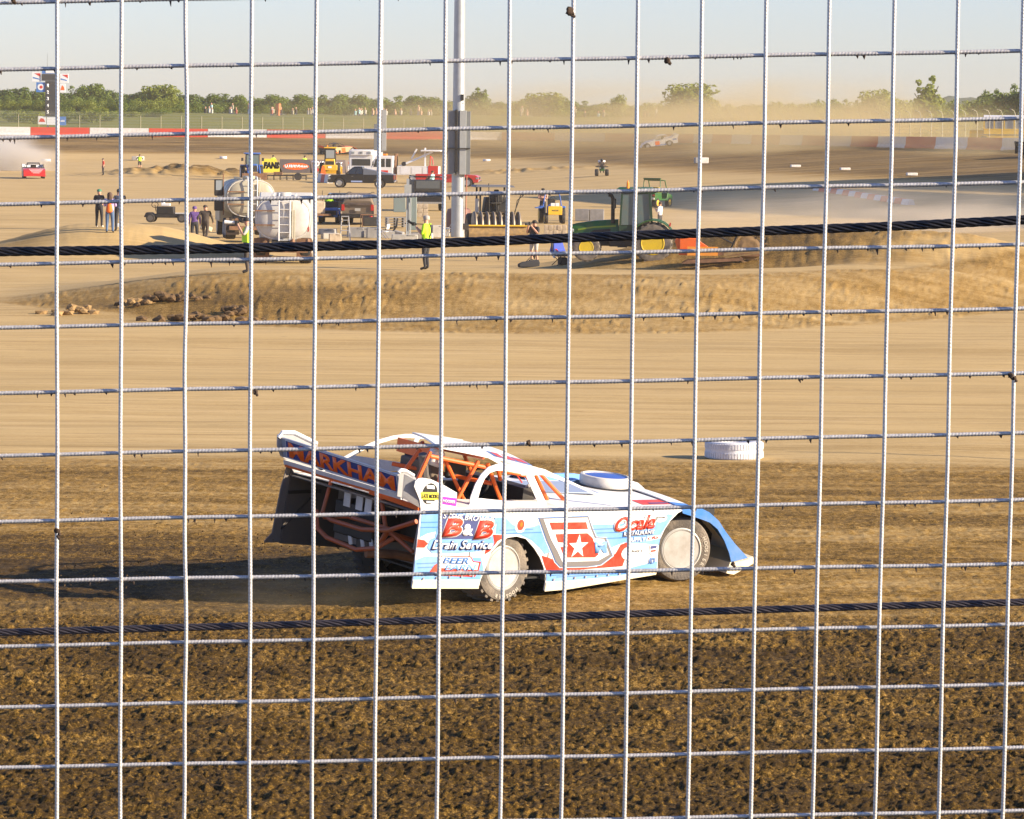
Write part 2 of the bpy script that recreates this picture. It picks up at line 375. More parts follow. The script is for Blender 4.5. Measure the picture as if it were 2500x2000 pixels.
    me.polygons.foreach_set('use_smooth', np.ones(len(q), bool))
    for nm, arr in (('wet_shade', wet_shade), ('grass', grass), ('smoothtrack', flat), ('berm', berm)):
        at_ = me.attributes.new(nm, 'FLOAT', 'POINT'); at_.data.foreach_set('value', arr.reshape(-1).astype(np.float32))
    return me

def ground_mat():
    m = bpy.data.materials.new('packed_clay'); m.use_nodes = True; t = m.node_tree; N = t.nodes; L = t.links; b = N['Principled BSDF']
    tc = N.new('ShaderNodeTexCoord')
    def attr(n): a = N.new('ShaderNodeAttribute'); a.attribute_name = n; return a.outputs['Fac']
    def noise(sc, detail=6, stretch=(1, 1, 1), rough=.6):
        mp = N.new('ShaderNodeMapping'); mp.inputs['Scale'].default_value = stretch; L.new(tc.outputs['Object'], mp.inputs[0])
        n = N.new('ShaderNodeTexNoise'); n.inputs['Scale'].default_value = sc; n.inputs['Detail'].default_value = detail; n.inputs['Roughness'].default_value = rough
        L.new(mp.outputs[0], n.inputs['Vector']); return n.outputs['Fac']
    def mr(v, a, b_, c=0, d=1):
        x = N.new('ShaderNodeMapRange'); x.inputs[1].default_value = a; x.inputs[2].default_value = b_; x.inputs[3].default_value = c; x.inputs[4].default_value = d; L.new(v, x.inputs[0]); return x.outputs[0]
    def mixc(f, a, b_):
        x = N.new('ShaderNodeMix'); x.data_type = 'RGBA'
        for k, v in (('Factor', f), ('A', a), ('B', b_)):
            if isinstance(v, tuple): x.inputs[k].default_value = (*v, 1)
            elif isinstance(v, (int, float)): x.inputs[k].default_value = v
            else: L.new(v, x.inputs[k])
        return x.outputs['Result']
    def mul(a, b_, op='MULTIPLY'):
        x = N.new('ShaderNodeMath'); x.operation = op
        for i, v in enumerate((a, b_)):
            if isinstance(v, (int, float)): x.inputs[i].default_value = v
            else: L.new(v, x.inputs[i])
        return x.outputs[0]
    wet_shade = attr('wet_shade'); grass = attr('grass'); fl = attr('smoothtrack')
    streak = noise(1.0, 8, (.12, 1.6, 1)); streak2 = noise(1.0, 8, (.5, 7, 1), .7); fine = noise(9, 8, (1, 1, 1), .75); blot = noise(.25, 5); far = noise(.09, 8, (.25, 2.2, 1), .65)
    w2 = mul(wet_shade, mul(mul(mr(fine, .3, .7, -.22, .22), mr(wet_shade, 0, .8, .45, 1.25)), mul(mr(streak2, .3, .7, -.12, .12), mr(far, .35, .65, -.10, .10), 'ADD'), 'ADD'), 'ADD')
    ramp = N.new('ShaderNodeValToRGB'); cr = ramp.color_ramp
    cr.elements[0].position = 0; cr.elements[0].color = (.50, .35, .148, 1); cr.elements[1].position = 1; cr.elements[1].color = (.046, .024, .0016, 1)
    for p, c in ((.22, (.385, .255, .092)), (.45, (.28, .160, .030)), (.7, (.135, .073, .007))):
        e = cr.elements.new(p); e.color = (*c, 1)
    grain = mul(mr(noise(48, 3, (1, .8, 1), .8), .36, .64, -.34, .34), mr(wet_shade, .1, .75, 0, 1)); grain2 = mul(mr(noise(19, 4, (1, .6, 1), .7), .38, .62, -.16, .16), mr(wet_shade, .1, .75, .1, 1))
    w2 = mul(w2, mul(grain, grain2, 'ADD'), 'ADD')
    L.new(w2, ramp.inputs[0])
    c = ramp.outputs[0]
    def rnoise(rz, stretch, detail=5):
        mp = N.new('ShaderNodeMapping'); mp.inputs['Scale'].default_value = stretch; mp.inputs['Rotation'].default_value = (0, 0, rz); L.new(tc.outputs['Object'], mp.inputs[0])
        n = N.new('ShaderNodeTexNoise'); n.inputs['Scale'].default_value = 1; n.inputs['Detail'].default_value = detail; n.inputs['Distortion'].default_value = .3; L.new(mp.outputs[0], n.inputs['Vector']); return n.outputs['Fac']
    for rz, st, lo_, hi_, amt, cc in ((.10, (.16, 2.4, 1), .60, .68, .30, (.62, .46, .24)), (-.16, (.12, 5.0, 1), .62, .66, .55, (.22, .14, .05)), (.03, (.05, .8, 1), .52, .68, .40, (.30, .20, .07))):
        c = mixc(mul(mr(rnoise(rz, st), lo_, hi_), mul(fl, amt)), c, cc)
    # pale rubbed lines and dark flecks on the smooth track
    pale = mul(mr(streak, .53, .62), mul(fl, .35))
    c = mixc(pale, c, (.62, .45, .22))
    vo = N.new('ShaderNodeTexVoronoi'); vo.inputs['Scale'].default_value = 1.0
    mp = N.new('ShaderNodeMapping'); mp.inputs['Scale'].default_value = (.9, 3.2, 1); L.new(tc.outputs['Object'], mp.inputs[0]); L.new(mp.outputs[0], vo.inputs['Vector'])
    fleck = mul(mr(vo.outputs['Distance'], .13, .05), mr(noise(.5, 3), .5, .62)); fleck = mul(fleck, fl)
    c = mixc(mul(fleck, .85), c, (.13, .08, .02))
    crack = mul(mr(noise(2.2, 9, (.30, 3.2, 1), .72), .57, .66), mul(fl, .55)); c = mixc(crack, c, (.25, .155, .045))
    v2 = N.new('ShaderNodeTexVoronoi'); v2.inputs['Scale'].default_value = 1.0; mp2 = N.new('ShaderNodeMapping'); mp2.inputs['Scale'].default_value = (5.5, 13, 1); L.new(tc.outputs['Object'], mp2.inputs[0]); L.new(mp2.outputs[0], v2.inputs['Vector'])
    f2 = mul(mul(mr(v2.outputs['Distance'], .26, .10), mr(noise(1.6, 3), .46, .58)), mr(wet_shade, .15, .35)); c = mixc(mul(f2, .8), c, (.075, .042, .006))
    gcol = mixc(noise(1.2, 8), (.08, .10, .010), (.20, .19, .028)); gcol = mixc(mr(blot, .4, .6), gcol, (.14, .15, .018))
    c = mixc(grass, c, gcol)
    L.new(c, b.inputs['Base Color']); b.inputs['Roughness'].default_value = .92; b.inputs['Specular IOR Level'].default_value = .25
    bp = N.new('ShaderNodeBump'); bp.inputs['Strength'].default_value = .75; bp.inputs['Distance'].default_value = .05
    h1 = noise(14, 10, (1, 1, 1), .75); h2 = noise(3.0, 8, (.6, 1.6, 1), .7)
    hh = mul(mul(h1, mr(wet_shade, 0, .6, .12, .5)), mul(h2, mr(wet_shade, .05, .5, .15, 1.0)), 'ADD')
    L.new(hh, bp.inputs['Height']); L.new(bp.outputs[0], b.inputs['Normal'])
    return m
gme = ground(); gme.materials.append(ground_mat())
go = bpy.data.objects.new('ground', gme); col.objects.link(go); tag(go, None, None, kind='structure')

# ------------------------------------------------ haze box and far hills
def volmat(name, dens, colr, aniso=.2, cloud=None):
    m = bpy.data.materials.new(name); m.use_nodes = True; t = m.node_tree; t.nodes.remove(t.nodes['Principled BSDF'])
    v = t.nodes.new('ShaderNodeVolumePrincipled'); v.inputs['Color'].default_value = (*colr, 1); v.inputs['Density'].default_value = dens; v.inputs['Anisotropy'].default_value = aniso
    t.links.new(v.outputs[0], t.nodes['Material Output'].inputs['Volume'])
    if cloud:
        tc = t.nodes.new('ShaderNodeTexCoord')
        ln = t.nodes.new('ShaderNodeVectorMath'); ln.operation = 'LENGTH'; t.links.new(tc.outputs['Object'], ln.inputs[0])
        mr = t.nodes.new('ShaderNodeMapRange'); mr.interpolation_type = 'SMOOTHSTEP'; mr.inputs[1].default_value = 1; mr.inputs[2].default_value = .15; mr.inputs[3].default_value = 0; mr.inputs[4].default_value = 1
        t.links.new(ln.outputs['Value'], mr.inputs[0])
        n = t.nodes.new('ShaderNodeTexNoise'); n.inputs['Scale'].default_value = cloud; n.inputs['Detail'].default_value = 4; t.links.new(tc.outputs['Object'], n.inputs['Vector'])
        m2 = t.nodes.new('ShaderNodeMapRange'); m2.inputs[1].default_value = .38; m2.inputs[2].default_value = .66; m2.inputs[3].default_value = .08; m2.inputs[4].default_value = 1.5; t.links.new(n.outputs['Fac'], m2.inputs[0])
        a = t.nodes.new('ShaderNodeMath'); a.operation = 'MULTIPLY'; t.links.new(mr.outputs[0], a.inputs[0]); t.links.new(m2.outputs[0], a.inputs[1])
        b = t.nodes.new('ShaderNodeMath'); b.operation = 'MULTIPLY'; b.inputs[1].default_value = dens; t.links.new(a.outputs[0], b.inputs[0]); t.links.new(b.outputs[0], v.inputs['Density'])
    return m
hz = MB().box((0, 820, 11.0), (4400, 1760, 33)); hm = volmat('hazy_air', .00017, (.95, .89, .78), .25)
tag(P('haze', hz, hm, sm=False), None, None, kind='stuff')

def cloud(name, c, r, dens, rz=0, sc=2.2, colr=(.86, .69, .38)):
    bm = bmesh.new(); bmesh.ops.create_icosphere(bm, subdivisions=3, radius=1); me = bpy.data.meshes.new(name); bm.to_mesh(me); bm.free()
    me.materials.append(volmat(name, dens, colr, .3, sc))
    o = bpy.data.objects.new(name, me); col.objects.link(o); o.location = c; o.scale = r; o.rotation_euler = (0, 0, rz); tag(o, None, None, kind='stuff'); return o
# dust raised by the cars
c0 = G(20, 420); cloud('dust_cloud', (c0.x-2.6, c0.y+7, c0.z+1.2), (8.0, 8, 3.6), .6, 0, 2.2, (.985, .93, .84))
c0 = at(1900, 330); cloud('dust_cloud', (22, 190, -.1), (18, 9, 2.5), .15, 0, 3.0, (.97, .87, .72))
cloud('dust_cloud', (18, 450, 5.0), (46, 32, 7.6), .060, -.35, 2.6)
cloud('dust_cloud', (33, 376, 4.6), (26, 38, 7.5), .055, 0, 2.6)
cloud('dust_cloud', (43, 312, 3.6), (12, 20, 3.6), .045, 0, 2.6)
cloud('dust_cloud', (-10, 466, 5.0), (36, 22, 7), .026, 0, 2.6)
cloud('dust_cloud', (13, 166, -.3), (7, 12, 2.0), .045, 0, 3)
cloud('dust_cloud', (-1.9, 34.5, .1), (1.9, 1.2, .35), .25, .3, 2.4)

hp = [(-300, 262), (200, 258), (600, 256), (900, 260), (1240, 252), (1500, 259), (1780, 262), (1900, 256), (2100, 256), (2240, 250), (2320, 236), (2420, 240), (2520, 232), (2700, 244)]
def hillpt(u, v, Y): return hgt(u, v, Y)
rows = []
us = np.linspace(-300, 2700, 220)
for k, (Yf, fz) in enumerate(((1180, 0), (1300, .55), (1450, 1.0))):
    r = []
    for i, u in enumerate(us):
        v = np.interp(u, [a for a, b in hp], [b for a, b in hp])+2.2*math.sin(i*1.7)+1.5*math.sin(i*.61+2)
        top = hillpt(u, v, 1450).z; x = hillpt(u, v, Yf).x
        r.append((x, Yf, 4.0+(top-4.0)*fz))
    rows.append(r)
hills = P('hills', MB().grid(rows), mat('far_woods', (.05, .07, .03), .95, var=.4, vscale=.03)); tag(hills, None, None, kind='structure')

# ------------------------------------------------ outer wall and its fence
segs = [np.hypot(*(b-a)) for a, b in zip(WALL[:-1], WALL[1:])]; cum = np.concatenate([[0], np.cumsum(segs)])
def wpt(s): return np.array([np.interp(s, cum, WALL[:, 0]), np.interp(s, cum, WALL[:, 1])])
s0 = cum[1]+np.hypot(*(np.array(hgt(217, 320, 480)[:2])-WALL[1])); s0 = s0-16*8.05
wall = thing('barrier_wall', 'long low concrete wall painted in alternating red and white lengths around the far bank', 'wall', (0, 481, 3.4))
fence = thing('track_fence', 'tall thin post and cable fence standing on the red and white far wall', 'fence', (0, 481, 4.5))
def rel(o, p): return (p[0]-o.location.x, p[1]-o.location.y, p[2]-o.location.z)
k = 0; s = s0
while s < cum[-1]-13:
    SL = 8.05 if wpt(s)[0] < 28 else 12.0
    a, b = wpt(s+.03), wpt(s+SL-.03); mid_ = wpt(s+4)
    if abs(mid_[0])/mid_[1] < .22:
        mb = MB(); d = (b-a)/np.hypot(*(b-a)); n = np.array([-d[1], d[0]])
        prof = [(-.28, -.25), (-.28, .1), (-.16, .32), (-.11, 1.12), (.11, 1.12), (.16, .32), (.28, .1), (.28, -.25)]
        rings = [[rel(wall, (q[0]+n[0]*w_, q[1]+n[1]*w_, 3.42+z)) for w_, z in prof] for q in (a, b)]
        mb.loft(rings); P('wall_section', mb, WALLW if k % 2 == 0 else WALLR, wall, 'red painted wall length' if k % 2 else 'white painted wall length', sm=False)
    s += SL; k += 1
npost = 0; s = s0; cable_pts = [[] for _ in range(5)]
while s < cum[-1]-4:
    p = wpt(s); q = wpt(s+.5); d = (q-p)/.5; n = np.array([d[1], -d[0]])   # inward
    if abs(p[0])/p[1] < .2:
        z0 = 4.54; curved = p[0] > 12
        pts = [(p[0], p[1], z0-.02), (p[0], p[1], z0+1.7)]
        if curved: pts = [(p[0], p[1], z0-.02), (p[0], p[1], z0+2.1), (p[0]+n[0]*.15, p[1]+n[1]*.15, z0+2.45), (p[0]+n[0]*.55, p[1]+n[1]*.55, z0+2.6), (p[0]-.35, p[1]+n[1]*.9, z0+2.55)]
        P('post', MB().tube([rel(fence, t) for t in pts], .036, 5), mat('pale_post', (.42, .38, .26), .7), fence)
        for j in range(5): cable_pts[j].append(rel(fence, (p[0], p[1], z0+.3+j*.38)))
    s += 2.77 if p[0] < 12 else 4.3
for j in range(5): P('cable', MB().tube(cable_pts[j], .010, 4), STEEL, fence)
mesh_m = bpy.data.materials.new('chain_link'); mesh_m.use_nodes = True; _t = mesh_m.node_tree
_b = _t.nodes['Principled BSDF']; _b.inputs['Base Color'].default_value = (.36, .35, .28, 1); _b.inputs['Alpha'].default_value = .12
_b.inputs['Metallic'].default_value = 0; _b.inputs['Roughness'].default_value = .7
lo = [(p[0], p[1]+.03, p[2]-.28) for p in cable_pts[0] if p[0] < -20]; hi = [(p[0], p[1]+.03, p[2]+1.9) for p in cable_pts[0] if p[0] < -20]
P('chain_link', MB().grid([lo, hi]), mesh_m, fence, sm=False)

# ------------------------------------------------ trees
def crown_mesh(seed, kind, m, nleaf=1900):
    rr = random.Random(seed); mb = MB(); lumps = []
    if kind == 'round':
        for i in range(15):
            a = rr.uniform(0, 2*PI); r = rr.uniform(.05, .34); z = rr.uniform(.28, .86); k_ = 1-abs(z-.5)*1.1
            lumps.append((r*math.cos(a)*k_*1.15, r*math.sin(a)*k_*1.15, z, rr.uniform(.11, .20)))
        lumps.append((0, 0, .62, .27)); lumps.append((.02, 0, .4, .3))
    elif kind == 'ragged':
        for i in range(13):
            a = rr.uniform(0, 2*PI); r = rr.uniform(.0, .20); z = rr.uniform(.18, .62)
            lumps.append((r*math.cos(a), r*math.sin(a), z, rr.uniform(.09, .15)))
        lumps += [(-.04, 0, .78, .085), (-.06, 0, .93, .06), (.12, .0, .74, .07), (.15, 0, .87, .05), (0, 0, .68, .1), (.05, 0, .6, .12)]
    elif kind == 'shrub':
        for i in range(14):
            lumps.append((rr.uniform(-.75, .75), rr.uniform(-.3, .3), rr.uniform(.15, .72), rr.uniform(.18, .3)))
    else:
        for i in range(16):
            a = rr.uniform(0, 2*PI); r = rr.uniform(.1, .42); z = rr.uniform(.22, .8)
            lumps.append((r*math.cos(a), r*math.sin(a)*.8, z+.1*math.cos(a*2), rr.uniform(.10, .17)))
        lumps.append((0, 0, .45, .33)); lumps.append((.1, 0, .7, .2))
    tot = sum(l[3]**2 for l in lumps)
    for (x, y, z, r) in lumps:
        for i in range(int(nleaf*r*r/tot)):
            u = rr.uniform(-1, 1); a = rr.uniform(0, 2*PI); q = math.sqrt(1-u*u); d = Vector((q*math.cos(a), q*math.sin(a), u))
            rad = r*(rr.uniform(.45, 1.12)**.5); p = Vector((x, y, z))+d*rad
            s = rr.uniform(.022, .042); n = (d+Vector((rr.uniform(-.8, .8), rr.uniform(-.8, .8), rr.uniform(-.3, .9)))).normalized()
            t = n.orthogonal().normalized()*s; b = n.cross(t).normalized()*s*rr.uniform(.6, 1.1)
            mb.add([p-t-b*.3, p+b, p+t-b*.2, p-b], [(0, 3, 2, 1)])
    return mb.mesh('crown', m)
CR = {('round', 0): crown_mesh(1, 'round', LEAFM), ('round', 1): crown_mesh(2, 'round', LEAFD), ('round', 2): crown_mesh(3, 'round', LEAFL),
      ('wide', 0): crown_mesh(4, 'wide', LEAFM), ('wide', 1): crown_mesh(5, 'wide', LEAFD), ('wide', 2): crown_mesh(6, 'wide', LEAFL, 2000),
      ('ragged', 0): crown_mesh(7, 'ragged', LEAFM, 1800), ('ragged', 2): crown_mesh(8, 'ragged', LEAFL, 1800), ('shrub', 0): crown_mesh(9, 'shrub', LEAFM), ('shrub', 1): crown_mesh(10, 'shrub', LEAFL)}
tm = MB().tube([(0, 0, -.06), (.006, 0, .2), (-.01, .005, .45), (.01, 0, .66)], .018, 6)
for q in range(5):
    a = q*1.3; tm.tube([(0, 0, .25+q*.06), (.16*math.cos(a), .16*math.sin(a), .42+q*.07), (.24*math.cos(a), .24*math.sin(a), .58+q*.06)], .008, 4)
TRUNK = tm.mesh('trunk', BARK)
def tree(u, vtop, wpx, Y, key, label, group='trees in the far tree line', name='tree'):
    top = hgt(u, vtop, Y); x = top.x; b = float(T(x, Y)); H = top.z-b; W = wpx/(FPX/Y)
    o = thing(name, label, 'tree' if name == 'tree' else 'shrub', (x, Y, b), random.uniform(-.5, .5), group)
    c = P('crown', CR[key], None, o, sm=False); k_ = {'round': .95, 'wide': 1.05, 'ragged': .7, 'shrub': 2.0}[key[0]]
    c.scale = (W/k_, W/k_*.9, H/(.98 if key[0] != 'shrub' else .92)); c.rotation_euler = (0, 0, random.choice((0, PI))+random.uniform(-.25, .25))
    if name == 'tree': t = P('trunk', TRUNK, None, o, sm=False); t.scale = (H*1.1, H*1.1, H)
    return o
PU = [0, 60, 130, 215, 245, 290, 350, 385, 440, 475, 510, 540, 590, 640, 665, 700, 745, 790, 830, 880, 920, 960, 1020, 1080, 1120, 1171, 1210, 1250, 1300, 1350, 1390, 1450, 1500, 1560, 1620, 1690, 1760, 1800, 1860, 1920, 1980, 2040, 2080, 2140, 2200, 2230, 2300, 2360, 2400, 2450, 2500]
PV = [212, 210, 222, 204, 206, 226, 214, 202, 222, 233, 228, 221, 233, 236, 228, 232, 228, 238, 232, 228, 236, 240, 234, 244, 246, 222, 246, 248, 232, 230, 246, 256, 250, 254, 244, 240, 250, 252, 250, 246, 242, 246, 246, 232, 236, 246, 238, 246, 226, 216, 206]
LB = {0: 'mid green tree in the distant line behind the far wall', 1: 'dark green tree in the distant line left of the light poles', 2: 'pale dusty tree in the distant line right of the light poles'}
u = -60
while u < 2600:
    v = float(np.interp(u, PU, PV))+random.uniform(-3, 5); ki = 1 if u < 500 and random.random() < .5 else (2 if u > 1250 and random.random() < .6 else 0)
    tree(u, v, random.uniform(70, 105), random.uniform(605, 660), (random.choice(('round', 'wide')), ki), LB[ki], 'trees in the distant line, kind %s' % ('middle', 'dark', 'pale')[ki]); u += random.uniform(30, 42)
u = -60
while u < 2600:
    v = float(np.interp(u, PU, PV))+random.uniform(14, 24)
    tree(u, v, random.uniform(80, 110), random.uniform(585, 600), ('shrub', 1 if u > 1200 else 0), 'low bushy growth along the foot of the distant tree line', 'bushes along the tree line', 'bush'); u += random.uniform(42, 56)
tree(395, 199, 120, 590, ('wide', 2), 'rounded yellow green tree standing highest in the left tree line', None)
tree(228, 203, 95, 596, ('round', 0), 'dense full tree just right of the scoreboard', None)
tree(1171, 214, 62, 592, ('ragged', 0), 'small ragged topped tree just right of the big light pole', None)
tree(1335, 219, 125, 585, ('wide', 2), 'broad hazy tree with a long right shoulder in the middle distance', None)
tree(1512, 231, 52, 590, ('round', 2), 'small round tree fading in the dust above the quad bike', None)
tree(1690, 194, 165, 560, ('wide', 2), 'largest spreading pale green tree above the far race car', None)
tree(2142, 208, 120, 545, ('wide', 2), 'wide ragged crowned tree in the dust near the right edge', None)
tree(2268, 186, 110, 540, ('ragged', 2), 'tall spiky tree with two thin leaders near the right edge', None)
tree(2480, 204, 200, 470, ('wide', 1), 'dark dense tree at the right edge behind the yellow bus', None)
tree(2400, 232, 120, 490, ('round', 0), 'lower tree leaning on the dark dense one at the right edge', None)
tree(1060, 236, 90, 600, ('round', 0), 'low rounded tree between the two light poles', None)
for u in range(-10, 470, 38): tree(u, random.uniform(236, 250), 90, random.uniform(560, 575), ('shrub', random.choice((0, 1))), 'tall scrub between the grass bank and the left tree line', 'tall scrub on the left bank', 'bush')
for i, (u, v, wp, Y) in enumerate([(30, 262, 110, 520), (90, 266, 100, 515), (160, 262, 100, 522), (215, 260, 110, 520), (265, 264, 90, 526), (325, 268, 90, 540), (385, 262, 100, 548), (440, 262, 90, 556), (2440, 285, 130, 420), (2330, 276, 110, 440), (2250, 270, 120, 450)]):
    tree(u, v, wp, Y, ('shrub', i % 2), 'scrubby bush on the bank just beyond the far wall fence', 'bushes beyond the far fence', 'bush')

# ------------------------------------------------ crowd on the grass bank, bus, scoreboard
cb = MB(); cmats = [mat('faded_red_cloth', (.30, .08, .06), .8), mat('off_white_cloth', (.45, .43, .38), .8), DKCLOTH, JEANS, TEAL, SKIN, mat('faded_orange', (.5, .16, .06), .8), mat('khaki_cloth', (.28, .25, .18), .8)]
def blob(x, y, z, i):
    z -= random.choice((0, .55, .7, .6)); cb.cyl((x-.09, y, z), (x-.07, y, z+.85), .09, .12, 5, 3); cb.cyl((x+.11, y, z), (x+.08, y, z+.85), .09, .12, 5, 2)
    cb.cyl((x, y, z+.8), (x, y, z+1.42), .2, .24, 6, i); cb.cyl((x, y, z+1.42), (x, y, z+1.52), .07, .06, 5, 5)
    cb.lathe([(.02, z+1.5), (.1, z+1.56), (.12, z+1.65), (.09, z+1.73), (.02, z+1.77)], 6, (x, y, 0), 'z', 5)
spots = []
for (ua, ub, n_) in ((498, 610, 9), (662, 700, 5), (712, 765, 5), (830, 900, 5), (905, 1060, 13), (1262, 1300, 4), (1400, 1480, 5), (1560, 1980, 22)):
    for i in range(n_): spots.append(random.uniform(ua, ub))
for i, u in enumerate(spots):
    Y = random.uniform(556, 566); p = at(u, Y, 290); blob(p.x, p.y, p.z, random.choice((0, 1, 1, 2, 3, 4, 5, 7, 7)))
p = at(679, 553, 290); cb.cyl((p.x, p.y, p.z), (p.x, p.y, p.z+1.0), .3, .35, 6, 6); cb.cyl((p.x, p.y, p.z+.9), (p.x, p.y, p.z+1.9), .5, .45, 6, 6)
o = P('crowd', cb, cmats); tag(o, 'crowd of spectators standing along the top of the grass bank', 'crowd', kind='stuff')

# scoreboard: dark tower with numbered rows and logo boards
sp = at(128, 492, 300); sb = thing('scoreboard', 'dark scoreboard tower with numbers one to five and sponsor boards', 'scoreboard', sp)
k = 1/(FPX/492)
def sbx(u): return (u-128)*k
def sbz(v): return hgt(128, v, 492).z-sp.z
def plate(name, u0, u1, v0, v1, m, yoff=0, d=.12, par=sb, label=None):
    return P(name, MB().box(((sbx(u0)+sbx(u1))/2, yoff, (sbz(v0)+sbz(v1))/2), (abs(sbx(u1)-sbx(u0)), d, abs(sbz(v0)-sbz(v1)))), m, par, label, sm=False)
DARKP = mat('scoreboard_face', (.045, .045, .045), .5)
plate('display_panel', 111, 146, 198, 284, DARKP, 0, .5); plate('display_panel', 102, 146, 181, 197.6, DARKP, 0, .5)
P('tower_leg', MB().box((sbx(116), .3, sbz(284)/2-.1), (.22, .22, sbz(284)+.3)), STEEL, sb); P('tower_leg', MB().box((sbx(141), .3, sbz(284)/2-.1), (.22, .22, sbz(284)+.3)), STEEL, sb)
hd = plate('header_board', 103, 140, 169, 180.5, BLUE, 0, .4); plate('header_print', 112, 138, 170.5, 179, WPRINT, -.22, .02, hd)
for (u0, u1, v0, v1) in ((79, 100, 177, 199.5), (146.5, 167, 180, 202)):
    b = plate('logo_board', u0, u1, v0, v1, WPRINT, -.05, .2)
    for (mm, pts) in ((REDV, [(.25, .12), (.95, .1), (.95, .5), (.6, .3)]), (BLUE, [(.1, .5), (.8, .68), (.85, .8), (.1, .66)])):
        P('logo', MB().prism([(sbx(u0+(u1-u0)*a), sbz(v0+(v1-v0)*c)) for a, c in pts], -.165, -.15), mm, b, sm=False)
b = plate('logo_board', 89, 111, 201.5, 225.5, BLUE, -.05, .2); P('logo', MB().lathe([(.45, -.165), (.45, -.15)], 14, (sbx(100), 0, sbz(213))), WPRINT, b); P('logo', MB().lathe([(.22, -.18), (.22, -.16)], 10, (sbx(101), 0, sbz(213))), REDV, b)
b = plate('logo_board', 146.5, 159.5, 204, 226, WPRINT, -.05, .2); P('logo', MB().prism([(sbx(148), sbz(220)), (sbx(158), sbz(220)), (sbx(156), sbz(212)), (sbx(152), sbz(208))], -.165, -.15), ORLET, b, sm=False)
b = plate('logo_board', 93, 113, 284, 304, WPRINT, -.05, .2); P('logo', MB().prism([(sbx(95), sbz(298)), (sbx(111), sbz(298)), (sbx(107), sbz(290)), (sbx(100), sbz(289))], -.165, -.15), REDV, b, sm=False)
plate('logo_board', 114.5, 145, 284.5, 305, WPRINT, -.05, .2); b = plate('logo_board', 145.8, 161, 284.5, 306, BLUE, -.05, .2); plate('logo', 148, 158, 294, 297, WPRINT, -.16, .02, b)
for i, v in enumerate((209, 225, 241, 258, 274)): letter(sb, str(i+1), sbx(114), sbz(v+4.5), sbx(119.5), sbz(v-4), -.27, WPRINT, bold=.05, name='row_number', t=.02)
P('antenna', MB().cyl((sbx(115.5), 0, sbz(169)), (sbx(115.5), 0, sbz(131)), .025, .015, 6), BLACKM, sb)

# yellow bus beyond the far turn
bp = at(2500, 352, 330); bus = thing('bus', 'yellow bus with a white roof parked beyond the far turn wall', 'bus', bp, R_(180-8))
L_ = 8.0; mb = MB(); mb.box((0, 0, 1.2), (L_, 2.4, 1.0)); P('body', mb, YEL, bus, bevel=.05)
BY = bus
roofb = MB(); roofb.loft([[(x, y, z) for (y, z) in ((-1.2, 2.62), (-1.12, 2.9), (-.6, 3.05), (.6, 3.05), (1.12, 2.9), (1.2, 2.62))] for x in (-L_/2, L_/2)]); P('roof', roofb, WHITE, bus)
for i in range(9):
    x = -L_/2+.06+i*(L_-.12)/8
    for y in (-1.17, 1.17): P('window_pillar', MB().box((x, y, 2.16), (.12, .06, .92)), YEL, bus, sm=False)
P('bonnet', MB().box((L_/2+.7, 0, 1.1), (1.4, 2.0, .9), top=(.95, .9)), YEL, bus, bevel=.06)
for x in (-2.6, 3.9):
    for y in (-1.1, 1.1): P('wheel', MB().lathe([(.2, y-.13), (.45, y-.13), (.5, y-.08), (.5, y+.08), (.45, y+.13), (.2, y+.13)], 16, (x, 0, .5)), RUBD, bus)
P('rub_rail', MB().box((0, 1.215, 1.1), (L_, .03, .1)).box((0, -1.215, 1.1), (L_, .03, .1)), BLACKM, bus)
P('pane', MB().box((0, 1.1, 2.16), (L_-.1, .02, .9)), GLASSC, bus, sm=False)

# grandstand right of the frame: its shade lies across the track
gs = thing('grandstand', 'tall roofed grandstand standing right of the far turn', 'grandstand', (94, 176, 1.0), R_(19.3))
mb = MB()
for i in range(12): mb.box((-6+i*1.1, 0, .5+i*.75), (1.15, 170, 1.1+i*1.5))
P('terrace', mb, CONCG, gs, sm=False)
P('roof', MB().box((0, 0, 22.0), (16, 171, .4), rot=(0, -.03, 0)), STEEL, gs); P('rear_wall', MB().box((7.2, 0, 10.2), (.3, 170, 22)), CONCG, gs)
for i in range(8): P('column', MB().cyl((-5.5, -83+i*22, -2), (-5.5, -83+i*22, 19.7), .25), STEEL, gs)
P('side_screen', MB().box((6.6, 0, 14.4), (.3, 170, 8.4)), CONCG, gs)
P('end_wall', MB().box((.4, 85.0, 10.5), (13.4, .3, 22.0)), CONCG, gs)

# ------------------------------------------------ light poles
def light_pole(u, Y, d, label, hfr, boxes):
    p = at(u, Y); o = thing('light_pole', label, 'light pole', p)
    H = hfr; P('pole', MB().lathe([(d*.5, -.3), (d*.5, .0), (d*.49, 2), (d*.36, H)], 24, (0, 0, 0), 'z'), STEEL, o)
    P('collar', MB().lathe([(d*.52, 1.60), (d*.52, 1.63)], 24, (0, 0, 0), 'z'), STEEL, o)
    return o, p
lp, pp = light_pole(1118, 178.7, .68, 'thick silver light pole rising from the middle of the infield', 17, 0)
s_ = FPX/178.7
def pz(v): return hgt(1118, v, 178.7).z-pp.z
def px_(u): return (u-1118)/s_
for (u0, u1, v0, v1, y, m) in ((1092, 1110, 270, 426, -.35, BOXG), (1110, 1116, 268, 420, -.45, BLACKM), (1121, 1137, 270, 426, -.42, BOXL), (1137, 1147, 272, 426, -.25, BOXG)):
    P('equipment_box', MB().box(((px_(u0)+px_(u1))/2, y, (pz(v0)+pz(v1))/2), (px_(u1)-px_(u0), .32, pz(v0)-pz(v1))), m, lp, bevel=.01)
P('box_band', MB().box((px_(1119), -.3, pz(362)), (px_(1147)-px_(1092)+.03, .72, .035)), BLACKM, lp)
